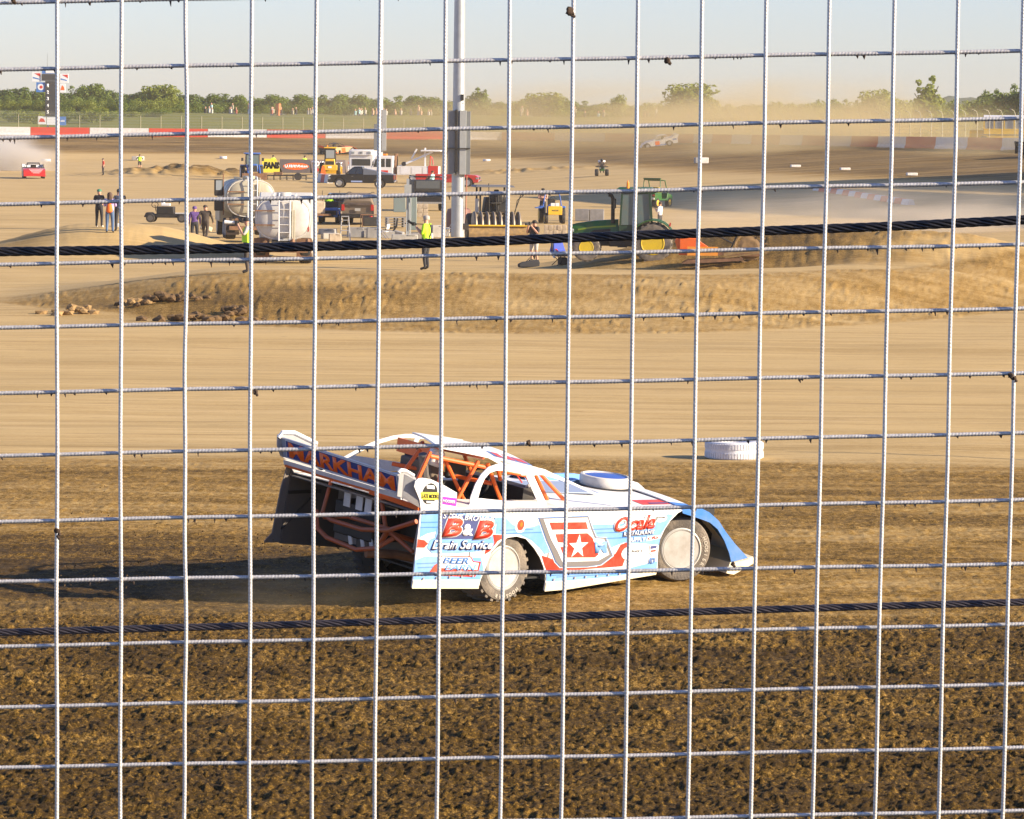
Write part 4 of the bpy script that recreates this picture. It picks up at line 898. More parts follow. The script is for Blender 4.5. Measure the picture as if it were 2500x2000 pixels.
# cage
for pts in ([(-1.02, -.58, .99), (-.80, -.58, 1.47)], [(-.38, -.58, .97), (-.15, -.58, 1.36)], [(-.20, -.5, .93), (-.515, -.5, 1.36)], [(-.02, -.58, 1.33), (.21, -.6, .93)], [(.60, -.6, 1.25), (.86, -.62, .89)], [(.68, -.6, 1.23), (1.08, -.66, .90)],
            [(.2, .42, .93), (-.05, .40, 1.38)], [(.75, .42, .95), (.5, .40, 1.30)], [(-.78, -.56, 1.42), (.56, -.56, 1.19)], [(-.1, .38, 1.36), (.8, .38, 1.20)],
            [(-.60, -.5, .72), (-.55, -.5, 1.40)], [(-.95, -.2, .99), (-.6, -.2, 1.42)], [(.12, -.58, 1.30), (.18, -.58, 1.16)], [(-.6, .2, 1.2), (.1, -.55, 1.12)]):
    P('cage_tube', MB().tube(pts, .021, 8), ORANGE, car)
for y in (-.35, -.22, -.08): P('windscreen_bar', MB().tube([(.72, y, 1.24), (.95, y, 1.02)], .008, 6), REDP, car)
P('halo_panel', MB().box((-.42, 0, 1.37), (.02, .7, .14)), ORANGE, car)
# seat, steering, mirror panels
st = MB(); st.loft([[(-.35, -.22, .5), (-.35, .28, .5), (-.2, .28, .5), (-.2, -.22, .5)], [(-.42, -.24, 1.0), (-.42, .3, 1.0), (-.25, .3, 1.0), (-.25, -.24, 1.0)], [(-.45, -.2, 1.28), (-.45, .26, 1.28), (-.3, .26, 1.28), (-.3, -.2, 1.28)]]); st.box((-.02, .03, .52), (.5, .5, .12))
P('seat', st, mat('seat_fabric', (.09, .08, .07), .8, dirt=.5), car, bevel=.02)
P('head_support', MB().box((-.15, -.26, 1.22), (.26, .05, .18)), BLACKM, car, bevel=.02); P('head_support', MB().box((-.2, .32, 1.22), (.26, .05, .18)), BLACKM, car, bevel=.02)
P('air_duct', MB().tube([(-.78, -.45, 1.42), (-.70, -.42, 1.2), (-.55, -.40, 1.0), (-.3, -.38, .9)], .045, 8), GREYD, car)
P('padding', MB().box((-.56, -.40, 1.37), (.16, .1, .17), rot=(0, .3, 0)), WHITED, car, bevel=.03)
P('steering_wheel', MB().tube([(.42+.06*math.sin(a), .03+.17*math.cos(a), 1.0+.16*math.sin(a)) for a in np.linspace(0, 2*PI, 17)], .014, 6).cyl((.42, .03, 1.0), (.6, .03, .92), .02), BLACKM, car)
P('mirror_panel', MB().prism([(.60, 1.0), (.62, 1.075), (.70, 1.115), (.80, 1.06), (.90, .96), (.78, .90), (.67, .93)], -.50, -.49), ALU, car, sm=False)
# air cleaner scoop on the hood
P('hood_opening', MB().lathe([(.33, .93), (.31, .945), (.004, .945)], 28, (2.28, .08, -.012), 'z'), BLACKM, car)
sc_ = P('scoop', MB().lathe([(.24, .85), (.27, .94), (.275, 1.01), (.265, 1.035), (.24, 1.04), (.235, 1.02), (.004, 1.015)], 36, (2.30, .08, 0), 'z'), WHITED, car, 'round white air cleaner housing')
P('lid', MB().lathe([(.225, 1.02), (.224, 1.027), (.12, 1.034), (.004, 1.036)], 28, (2.30, .08, 0), 'z'), mat('deep_blue_paint', (.04, .10, .42), .35), sc_, 'deep blue lid')
P('scoop_fairing', MB().loft([[(2.5, -.12, .93), (2.52, .08, 1.01), (2.5, .28, .93)], [(2.78, -.05, .90), (2.80, .08, .94), (2.78, .2, .90)]]), WHITE, car)
P('hood_rail', MB().grid([[(x, y, crown_(x, y)+h_) for (y, h_) in ((.50, .0), (.56, .06), (.70, .05), (.78, .0))] for x in (1.55, 1.9, 2.3, 2.6)]), LBLUE, car, 'raised blue hood blister on the left')
P('hood_flap', MB().grid([[(1.05, -.3, .965), (1.05, .2, .985)], [(1.75, -.42, .955), (1.75, .1, .98)]]), mat('blue_grey_panel', (.30, .36, .48), .4), car, thick=.01)

# ================================================ people
SEG = [('pelvis', 'waist', 'b'), ('waist', 'chest', 't'), ('chest', 'neck', 't'), ('neck', 'head', 's'), ('head', 'crownp', 's'), ('chest', 'shL', 't'), ('chest', 'shR', 't'), ('shL', 'elL', 'a'), ('shR', 'elR', 'a'), ('elL', 'wrL', 'f'), ('elR', 'wrR', 'f'), ('wrL', 'haL', 's'), ('wrR', 'haR', 's'),
       ('pelvis', 'hiL', 'b'), ('pelvis', 'hiR', 'b'), ('hiL', 'knL', 'b'), ('hiR', 'knR', 'b'), ('knL', 'anL', 'l'), ('knR', 'anR', 'l'), ('anL', 'toL', 'o'), ('anR', 'toR', 'o')]
J0 = dict(pelvis=(0, 0, .96), waist=(.01, 0, 1.10), chest=(0, 0, 1.32), neck=(0, 0, 1.48), head=(.015, 0, 1.60), crownp=(.01, 0, 1.71), shL=(-.01, .19, 1.42), shR=(-.01, -.19, 1.42), elL=(-.02, .26, 1.13), elR=(-.02, -.26, 1.13), wrL=(.06, .27, .90), wrR=(.06, -.27, .90), haL=(.09, .26, .80), haR=(.09, -.26, .80),
          hiL=(0, .10, .90), hiR=(0, -.10, .90), knL=(.03, .12, .50), knR=(.03, -.12, .50), anL=(-.02, .13, .09), anR=(-.02, -.13, .09), toL=(.15, .15, .04), toR=(.15, -.15, .04))
RAD = dict(pelvis=(.15, .12), waist=(.14, .11), chest=(.17, .12), neck=(.06, .06), head=(.09, .10), crownp=(.07, .085), shL=(.07, .07), shR=(.07, .07), elL=(.048, .048), elR=(.048, .048), wrL=(.034, .034), wrR=(.034, .034), haL=(.036, .022), haR=(.036, .022), hiL=(.10, .10), hiR=(.10, .10), knL=(.068, .068), knR=(.068, .068), anL=(.045, .045), anR=(.045, .045), toL=(.045, .03), toR=(.045, .03))
POSE = {
 'camera': dict(elL=(.12, .27, 1.20), elR=(.12, -.27, 1.20), wrL=(.28, .09, 1.50), wrR=(.27, -.08, 1.52), haL=(.30, .06, 1.57), haR=(.29, -.05, 1.59)),
 'phone': dict(elL=(.05, .24, 1.14), wrL=(.27, .12, 1.34), haL=(.32, .10, 1.42), elR=(.1, -.25, 1.14), wrR=(.30, -.08, 1.30), haR=(.35, -.05, 1.38)),
 'hips': dict(elL=(-.08, .40, 1.16), elR=(-.08, -.40, 1.16), wrL=(.05, .24, 1.0), wrR=(.05, -.24, 1.0), haL=(.10, .17, .98), haR=(.10, -.17, .98)),
 'walk': dict(knL=(.18, .10, .52), anL=(.22, .10, .10), toL=(.38, .10, .05), knR=(-.06, -.1, .52), anR=(-.28, -.1, .15), toR=(-.13, -.1, .04), elL=(-.12, .30, 1.15), wrL=(-.05, .38, .92), haL=(-.03, .40, .84), elR=(.1, -.28, 1.15), wrR=(.2, -.3, .93), haR=(.24, -.3, .85)),
 'sit': dict(knL=(.45, .14, .92), knR=(.45, -.14, .92), anL=(.50, .14, .50), anR=(.50, -.14, .50), toL=(.65, .15, .46), toR=(.65, -.15, .46), elL=(.12, .26, 1.15), elR=(.12, -.26, 1.15), wrL=(.36, .22, 1.18), wrR=(.36, -.22, 1.18), haL=(.44, .2, 1.2), haR=(.44, -.2, 1.2)),
 'fold': dict(elL=(.06, .27, 1.16), elR=(.06, -.27, 1.16), wrL=(.20, -.02, 1.20), wrR=(.22, .04, 1.17), haL=(.20, -.12, 1.22), haR=(.22, .13, 1.18)),
 'stand': {}}
PMESH = {}
def person(label, loc, head, h=1.75, pose='stand', top=DKCLOTH, sleeve=None, fore=SKIN, legs=JEANS, shin=None, shoes=BLACKM, hair=HAIRB, hairkind='short', wide=1.0, vest=None, group=None):
    o = thing('person', label, 'person', loc, head, group); k = h/1.75
    J = dict(J0); J.update(POSE[pose]); names = list(J); vs = [Vector(J[n])*k for n in names]; vs = [Vector((v.x, v.y*wide, v.z)) for v in vs]
    me = bpy.data.meshes.new('sk'); me.from_pydata(vs, [(names.index(a), names.index(b)) for a, b, _ in SEG], []); ob = bpy.data.objects.new('sk', me); col.objects.link(ob)
    md = ob.modifiers.new('s', 'SKIN'); md.use_smooth_shade = True
    for i, n in enumerate(names):
        sv = me.skin_vertices[0].data[i]; f_ = wide if n in ('pelvis', 'waist', 'chest', 'shL', 'shR', 'hiL', 'hiR') else 1
        sv.radius = (RAD[n][0]*k*f_*1.06, RAD[n][1]*k*f_*1.12); sv.use_root = (n == 'pelvis')
    sb_ = ob.modifiers.new('u', 'SUBSURF'); sb_.levels = 1; sb_.render_levels = 1
    dg = bpy.context.evaluated_depsgraph_get(); dg.update(); bm_ = bpy.data.meshes.new_from_object(ob.evaluated_get(dg)); bpy.data.objects.remove(ob)
    bm_.name = 'body'; bm_.materials.clear()
    ml = [top, sleeve or top, fore, legs, shin or legs, shoes, SKIN]
    for m in ml: bm_.materials.append(m)
    idx = dict(t=0, a=1, f=2, b=3, l=4, o=5, s=6); S = [(vs[names.index(a)], vs[names.index(b)], idx[c]) for a, b, c in SEG]
    for p in bm_.polygons:
        c = p.center; best = 9; bi = 0
        for a, b, i in S:
            ab = b-a; t = max(0, min(1, (c-a).dot(ab)/ab.length_squared)); d = (c-(a+ab*t)).length
            if i == 3 and c.z > 1.0*k: continue
            if d < best: best = d; bi = i
        p.material_index = bi; p.use_smooth = True
    P('body', bm_, None, o)
    hx = vs[names.index('head')]; z = hx.z+.045*k; x = hx.x; y = hx.y
    hm_ = MB()
    if hairkind == 'long': hm_.lathe([(.02, z+.115*k), (.09*k, z+.085*k), (.118*k, z+.0*k), (.115*k, z-.1*k), (.12*k, z-.24*k), (.08*k, z-.32*k), (.02, z-.33*k)], 10, (x-.035*k, y, 0), 'z')
    elif hairkind == 'cap': hm_.lathe([(.112*k, z+.0*k), (.11*k, z+.05*k), (.08*k, z+.10*k), (.01, z+.12*k)], 12, (x, y, 0), 'z').box((x+.13*k, y, z+.012*k), (.12*k, .15*k, .015*k))
    elif hairkind == 'helmet': hm_.lathe([(.07*k, z-.14*k), (.13*k, z-.1*k), (.15*k, z), (.14*k, z+.07*k), (.09*k, z+.13*k), (.01, z+.15*k)], 14, (x, y, 0), 'z')
    else: hm_.lathe([(.10*k, z-.03*k), (.113*k, z+.03*k), (.095*k, z+.085*k), (.05*k, z+.11*k), (.005, z+.115*k)], 12, (x-.018*k, y, 0), 'z')
    P({'cap': 'cap', 'helmet': 'helmet'}.get(hairkind, 'hair'), hm_, hair, o)
    if hairkind != 'helmet':
        P('nose', MB().cyl((x+.085*k, y, z-.05*k), (x+.118*k, y, z-.06*k), .014*k, .008*k, 6), SKIN, o)
    if vest:
        P('vest', MB().loft([[(.150*k*wide*math.cos(a), .215*k*wide*math.sin(a), zz*k) for a in np.linspace(0, 2*PI, 13)[:-1]] if zz < 1.4 else [(.10*k*math.cos(a), .16*k*wide*math.sin(a), zz*k) for a in np.linspace(0, 2*PI, 13)[:-1]] for zz in (.98, 1.15, 1.35, 1.45)], caps=False), vest, o)
    return o
def handcam(o, label, k, lens=.18, name='camera', z=1.60):
    """camera held at the eyes of person o; a thing of its own"""
    M_ = Matrix.Translation(o.location) @ Matrix.Rotation(o.rotation_euler.z, 4, 'Z'); p = M_ @ Vector((.30*k, 0, z*k))
    c = thing(name, label, name, p, o.rotation_euler.z)
    P('camera_body', MB().box((0, 0, 0), (.08, .15, .10)).box((0, 0, .07), (.06, .06, .05)), BLACKM, c, bevel=.01); P('lens', MB().cyl((.04, 0, -.01), (.04+lens, 0, -.01), .04, .05, 12), BLACKM, c)
    return c
# driver of the race car
dr_p = (A0+_l2)+BM@Vector((-.20, .03, .20)); dr = person('driver in a white helmet seated inside the white race car', dr_p-Vector((0, 0, .45)), TH, 1.6, 'sit', top=DKCLOTH, fore=DKCLOTH, legs=DKCLOTH, hair=WHITE, hairkind='helmet')

# ================================================ vehicles and gear in the infield
def wheels4(o, xs, y, r, wd, rim=CHROME, tyre=RUBD, n=20, rr_=.6, **k):
    for x in xs:
        for s in (-1, 1): wheel(o, (x, s*y, r), r, wd, rim, tyre, n=n, rr_=rr_, out=s, **k)
def quad(pts, d): # thin panel given 4 points, pushed by vector d
    v = [Vector(p) for p in pts]; D = Vector(d); return MB().add(v+[p+D for p in v], [(0, 1, 2, 3), (7, 6, 5, 4), (0, 4, 5, 1), (1, 5, 6, 2), (2, 6, 7, 3), (3, 7, 4, 0)])
def truck(o, L, W, H, paint, hood=1.35, cab=(1.2, 3.0), bedtop=1.12, belt=1.12, rim=CHROME, cover=None, r=.40, front_over=.95, grille=True, bed=True):
    """pickup: x forward, origin mid length; sides at +-W/2"""
    xf, xr = L/2, -L/2; z0 = .42
    ax1 = xf-front_over; ax0 = xr+1.25
    def arch(cx): return [(cx+(r+.09)*math.cos(a), max(z0, .42+(r+.07)*math.sin(a)*.95)) for a in np.linspace(0, PI, 9)]
    c0, c1 = xf-hood-.05, xf-hood-cab[1]+cab[0]          # windscreen base, cab rear
    c1 = c0-cab[1]*.62
    low = [(xr, z0+.12), (xr, bedtop)]+[(c1, bedtop), (c1, belt), (c0, belt), (xf-.25, belt-.06), (xf, belt-.22), (xf+.02, z0+.05), (xf-.1, z0)]
    low += arch(ax1)+arch(ax0)+[(xr, z0)]
    mb = MB().prism(low, -W/2, W/2); P('body', mb, paint, o, sm=False, bevel=.03)
    for s in (-1, 1):
        P('wheel_well', MB().prism([(ax1+.47*math.cos(a), .42+.44*math.sin(a)) for a in np.linspace(0, PI, 9)], s*(W/2-.30), s*(W/2-.29)), BLACKM, o, sm=False)
    gh = MB(); t = .12
    gh.loft([[(c1+.02, -W/2+.03, belt), (c0-.02, -W/2+.03, belt), (c0-.02, W/2-.03, belt), (c1+.02, W/2-.03, belt)],
             [(c1+.16, -W/2+.16, H-.03), (c0-.75, -W/2+.16, H-.03), (c0-.75, W/2-.16, H-.03), (c1+.16, W/2-.16, H-.03)], [(c1+.26, -W/2+.25, H), (c0-.85, -W/2+.25, H), (c0-.85, W/2-.25, H), (c1+.26, W/2-.25, H)]])
    P('cab', gh, paint, o, sm=False, bevel=.03)
    def sidept(f, g, s): # f along 0..1 (rear->front), g up
        x = (c1+.02)*(1-f)+(c0-.02)*f; xt = (c1+.16)*(1-f)+(c0-.75)*f; y = (W/2-.03)*(1-g)+(W/2-.16)*g
        return (x*(1-g)+xt*g, s*(y+.004), belt*(1-g)+(H-.03)*g)
    for s in (-1, 1):
        for (a, b) in ((.06, .46), (.50, .93)): P('side_window', quad([sidept(a, .1, s), sidept(b, .1, s), sidept(b-.02, .85, s), sidept(a+.02, .85, s)], (0, s*.006, 0)), GLASS, o, sm=False)
        P('mirror', MB().box((c0-.25, s*(W/2+.12), belt+.12), (.12, .2, .2)), paint if paint is not BLACK else BLACKM, o, bevel=.02)
        P('door_line', MB().box((c0-.1, s*(W/2+.001), .82), (.012, .006, .6)).box(((c0+c1)/2, s*(W/2+.001), .82), (.012, .006, .6)).box((c1, s*(W/2+.001), .8), (.014, .006, .62)), BLACKM, o, sm=False)
        P('door_handle', MB().box(((c0+c1)/2+.15, s*(W/2+.012), .98), (.14, .02, .03)), CHROME, o)
        P('headlight', MB().box((xf-.01, s*(W/2-.22), .80), (.06, .34, .18)).box((xf-.1, s*(W/2-.01), .80), (.2, .04, .16)), GLASSC, o)
        P('tail_light', MB().box((xr-.005, s*(W/2-.09), .92), (.03, .15, .36)), REDP, o)
    P('windscreen', quad([(c0-.06, -W/2+.13, belt+.06), (c0-.06, W/2-.13, belt+.06), (c0-.69, W/2-.22, H-.08), (c0-.69, -W/2+.22, H-.08)], (.02, 0, .015)), GLASS, o, sm=False)
    P('rear_window', quad([(c1+.03, -W/2+.2, belt+.08), (c1+.03, W/2-.2, belt+.08), (c1+.145, W/2-.26, H-.12), (c1+.145, -W/2+.26, H-.12)], (-.012, 0, 0)), GLASS, o, sm=False)
    P('bumper', MB().box((xf+.04, 0, .55), (.12, W-.05, .2)), CHROME, o, bevel=.03); P('bumper', MB().box((xr-.06, 0, .55), (.14, W-.05, .18)), CHROME, o, bevel=.03)
    if grille: P('grille', MB().box((xf+.012, 0, .80), (.03, W-.95, .22)), BLACKM, o)
    if cover: P('bed_cover', MB().loft([[(xr+.05, -W/2+.04, bedtop), (xr+.05, W/2-.04, bedtop), (xr+.05, W/2-.2, bedtop+.06), (xr+.05, -W/2+.2, bedtop+.06)], [(c1+.05, -W/2+.04, bedtop), (c1+.05, W/2-.04, bedtop), (c1+.05, W/2-.18, H-.16), (c1+.05, -W/2+.18, H-.16)]]), cover, o, 'dull grey sloping bed cover')
    wheels4(o, (ax0, ax1), W/2-.13, r, .26, rim)
    return c0, c1

# black pickup, side on, nose to the left
p = at(884, 297, 466); o = thing('pickup_truck', 'black pickup truck facing left with a sloping grey bed cover', 'pickup truck', p, R_(180-4))
truck(o, 5.55, 1.98, 1.80, BLACK, hood=1.35, cab=(1.2, 2.6), cover=mat('grey_tonneau', (.12, .13, .15), .35))
P('side_print', MB().box((.35, .996, .55), (.95, .006, .12)), mat('pale_blue_print', (.35, .45, .7), .4), o, sm=False)
# red pickup, nose to the right
p = at(1094, 303, 464); o = thing('pickup_truck', 'red pickup truck facing right behind the big light pole', 'pickup truck', p, R_(-6))
truck(o, 5.4, 1.98, 1.84, REDP, hood=1.3, cab=(1.2, 2.2), r=.42, rim=ALU)
# white tow truck
p = at(978, 318, 455); o = thing('tow_truck', 'white tow truck facing left with a raised lattice boom over its bed', 'truck', p, R_(180-3))
L = 7.0
P('cab', MB().prism([(3.5, .45), (3.5, 1.25), (2.55, 1.42), (2.3, 2.15), (2.15, 2.45), (.6, 2.45), (.6, .45)], -1.05, 1.05), WHITE, o, sm=False, bevel=.05)
for s in (-1, 1):
    P('side_window', MB().prism([(2.38, 1.45), (2.18, 2.15), (1.35, 2.2), (1.35, 1.45)], s*1.052, s*1.058), GLASS, o, sm=False); P('side_window', MB().prism([(1.25, 1.45), (1.25, 2.2), (.8, 2.2), (.8, 1.45)], s*1.052, s*1.058), GLASS, o, sm=False)
    P('mirror', MB().box((2.4, s*1.25, 1.75), (.1, .2, .35)), BLACKM, o)
P('windscreen', quad([(2.56, -.9, 1.46), (2.56, .9, 1.46), (2.34, .9, 2.15), (2.34, -.9, 2.15)], (.02, 0, 0)), GLASS, o, sm=False)
P('beacon_bar', MB().box((1.4, 0, 2.56), (.3, 1.4, .14)), AMBER, o)
P('side_print', MB().box((1.6, 1.06, 1.05), (1.1, .008, .22)), REDV, o, sm=False)
P('stack', MB().cyl((.42, .8, .8), (.42, .8, 2.65), .10).cyl((.42, -.8, .8), (.42, -.8, 2.65), .10), RUST, o)
P('deck_body', MB().prism([(.25, .75), (.25, 1.55), (-3.5, 1.55), (-3.5, .75)], -1.1, 1.1), WHITED, o, sm=False, bevel=.03)
for x in (-.5, -1.5, -2.5): P('locker_door', MB().box((x, 1.106, 1.15), (.85, .01, .6)).box((x, -1.106, 1.15), (.85, .01, .6)), WHITE, o, sm=False)
bo = MB()
for s in (-.3, .3):
    bo.box((-1.3, s, 2.15), (3.4, .12, .16), rot=(0, .42, 0)).box((-1.2, s, 2.65), (.1, .1, 1.0), rot=(0, -.5, 0)).box((-2.2, s, 2.35), (.1, .1, 1.7))
for q in range(7): bo.box((-.1-q*.42, 0, 1.62+q*.19), (.05, .6, .05))
P('boom', bo, WHITE, o, sm=False); P('winch', MB().cyl((-.3, -.5, 1.75), (-.3, .5, 1.75), .2), BLACKM, o)
P('canopy', MB().box((-2.75, 0, 2.95), (1.8, 1.8, .14)), WHITE, o, bevel=.03); P('hose', MB().tube([(-2.7, 1.0, 1.6), (-2.75, 1.1, 2.5), (-2.9, .9, 2.3), (-3.0, 1.0, 1.7)], .05), REDP, o)
P('red_panel', MB().box((-3.0, 1.12, 1.25), (.9, .02, .7)), REDP, o, sm=False)
for x in (2.5, -1.3, -2.6):
    for s in (-1, 1): wheel(o, (x, s*.9, .5), .5, .3, ALU, RUBD, out=s, n=18)
# ambulance, rear view
p = at(887, 336, 450); o = thing('ambulance', 'white box ambulance seen from behind beside the black pickup', 'ambulance', p, R_(86))
P('box_body', MB().box((0, 0, 1.75), (3.8, 2.35, 2.1)), WHITE, o, bevel=.08)
P('cab', MB().prism([(1.9, .6), (1.9, 2.3), (2.5, 2.2), (3.0, 1.5), (3.7, 1.3), (3.7, .6)], -.95, .95), WHITE, o, sm=False, bevel=.05)
P('rear_window', MB().box((-1.91, 0, 1.62), (.02, 1.75, .62)), GLASS, o, sm=False); P('header', MB().box((-1.98, 0, 2.52), (.14, 2.0, .42), top=(1, .9)), WHITE, o)
for y in (-.78, 0, .78): P('warning_lamp', MB().box((-2.06, y, 2.52), (.05, .30, .2)), GLASSC, o)
letter(o, 'T', .12, 2.44, -.12, 2.62, -2.09, BPRINT, face='rear', bold=.03)
P('step', MB().box((-2.0, 0, .55), (.3, 2.2, .12)), CHROME, o); wheels4(o, (-1.2, 3.0), 1.0, .4, .28, ALU)
# black box trailer in front of the red pickup
p = G(1042, 515); o = thing('enclosed_trailer', 'black high sided trailer with a dark rear window left of the light pole', 'trailer', p, R_(97))
P('body', MB().box((0, 0, 1.25), (3.2, 2.05, 1.5)), BLACKM, o, bevel=.04)
P('rear_window', MB().box((-1.61, .1, 1.72), (.02, 1.55, .5)), mat('smoky_glass', (.07, .08, .09), .15, spec=.8), o, sm=False)
P('rack', MB().tube([(-1.6, -1.0, 2.0), (-1.6, -1.0, 2.2), (-1.6, 1.0, 2.2), (-1.6, 1.0, 2.0)], .025).tube([(1.6, -1.0, 2.0), (1.6, -1.0, 2.2), (1.6, 1.0, 2.2), (1.6, 1.0, 2.0)], .025).tube([(-1.6, -1, 2.2), (1.6, -1, 2.2)], .025).tube([(-1.6, 1, 2.2), (1.6, 1, 2.2)], .025), BLACK, o)
P('tailgate', MB().box((-1.62, 0, .95), (.03, 1.7, .7)), BLACK, o, sm=False); P('bumper', MB().box((-1.75, 0, .55), (.15, 1.9, .12)), CHROME, o); P('drawbar', MB().box((2.3, 0, .5), (1.6, .1, .1)), BLACKM, o)
wheels4(o, (-.4, .5), .95, .38, .25, ALU)
# brown SUV from behind
p = G(884, 547); o = thing('suv', 'dusty brown sport utility car parked with its back to the camera', 'car', p, R_(86))
bodyS = MB(); W = 1.85
bodyS.loft([[(x, -W/2*a, .38), (x, -W/2*a, 1.02), (x, -W/2*b, z), (x, -W/2*b+.1, z+.05), (x, W/2*b-.1, z+.05), (x, W/2*b, z), (x, W/2*a, 1.02), (x, W/2*a, .38)] for x, a, b, z in ((-2.25, .96, .86, 1.0), (-2.28, 1, .84, 1.30), (-2.05, 1, .78, 1.68), (-1.2, 1, .78, 1.74), (.3, 1, .77, 1.70), (1.0, 1, .86, 1.08), (2.2, .95, .85, .95))])
P('body', bodyS, DIRTYBR, o, ang=25)
P('rear_window', quad([(-2.30, -.72, 1.10), (-2.30, .72, 1.10), (-2.14, .66, 1.58), (-2.14, -.66, 1.58)], (-.02, 0, .006)), mat('dusty_glass', (.09, .065, .045), .4, dirt=.5, dcol=(.2, .14, .09)), o, sm=False)
for s in (-1, 1):
    P('tail_light', MB().box((-2.27, s*.83, .98), (.08, .16, .34)), REDP, o); P('roof_rail', MB().tube([(-1.9, s*.66, 1.78), (-.9, s*.66, 1.83), (.2, s*.66, 1.79)], .02), BLACKM, o)
    P('side_window', quad([(-1.9, s*.90, 1.1), (.4, s*.90, 1.1), (.1, s*.76, 1.6), (-1.8, s*.76, 1.6)], (0, s*.01, 0)), GLASS, o, sm=False)
P('licence_plate', MB().box((-2.31, 0, .86), (.02, .32, .16)), GRCLOTH, o, sm=False); P('bumper', MB().box((-2.33, 0, .52), (.14, 1.8, .22)), BLACKM, o, bevel=.03); P('wiper', MB().tube([(-2.34, .05, 1.12), (-2.32, .45, 1.2)], .01), BLACKM, o)
wheels4(o, (-1.35, 1.4), .80, .36, .22, ALU)
# dark car glimpsed left of the SUV
p = at(836, 216, 545); o = thing('car', 'dark small car half hidden left of the brown car', 'car', p, R_(100))
P('body', MB().prism([(-2.0, .35), (-2.0, .95), (-1.6, 1.0), (-1.1, 1.42), (.2, 1.42), (.9, 1.0), (2.0, .85), (2.0, .35)], -.85, .85), BLACK, o, sm=False, bevel=.05); P('rear_window', quad([(-1.58, -.6, 1.04), (-1.58, .6, 1.04), (-1.15, .55, 1.38), (-1.15, -.55, 1.38)], (-.02, 0, .02)), GLASS, o, sm=False)
wheels4(o, (-1.25, 1.3), .76, .31, .2, ALU)
# golf cart with driver
p = G(806, 545); o = thing('golf_cart', 'blue golf cart seen from behind with a driver in a bright yellow green shirt', 'golf cart', p, R_(88))
P('body', MB().prism([(-1.15, .35), (-1.15, .85), (-.5, .9), (-.4, .5), (.55, .45), (.7, .85), (1.15, .7), (1.15, .3)], -.52, .52), mat('cart_blue', (.05, .18, .5), .35), o, sm=False, bevel=.04)
P('fender', MB().box((-.85, .5, .78), (.6, .22, .1)).box((-.85, -.5, .78), (.6, .22, .1)), mat('cart_blue', (.05, .18, .5)), o, bevel=.03)
P('seat', MB().box((-.45, 0, .78), (.5, .95, .14)), BLACKM, o, bevel=.03); P('backrest', MB().box((-.72, 0, 1.08), (.12, 1.0, .36)), BLACKM, o, bevel=.04)
P('frame_tube', MB().tube([(-.9, .5, .85), (-.75, .52, 1.15)], .02).tube([(-.9, -.5, .85), (-.75, -.52, 1.15)], .02), BLACKM, o)
for s in (-1, 1): P('roof_post', MB().tube([(.62, s*.5, .85), (.45, s*.5, 1.85)], .015), BLACKM, o)
P('cargo_frame', MB().box((-1.2, 0, .62), (.08, .9, .25)).box((-1.15, 0, .4), (.1, .6, .12)), BLACKM, o); P('steering_wheel', MB().tube([(.25+.05*math.sin(a), .2+.16*math.cos(a), 1.05+.14*math.sin(a)) for a in np.linspace(0, 2*PI, 13)], .015), BLACKM, o)
wheels4(o, (-.8, .8), .48, .27, .22, WHITED); cartp = p
person('driver in a yellow green shirt seated on the blue golf cart', p+Vector((-.05, -.3, .05)), R_(88), 1.62, 'sit', top=HIVIS, legs=DKCLOTH, hair=HAIRK)

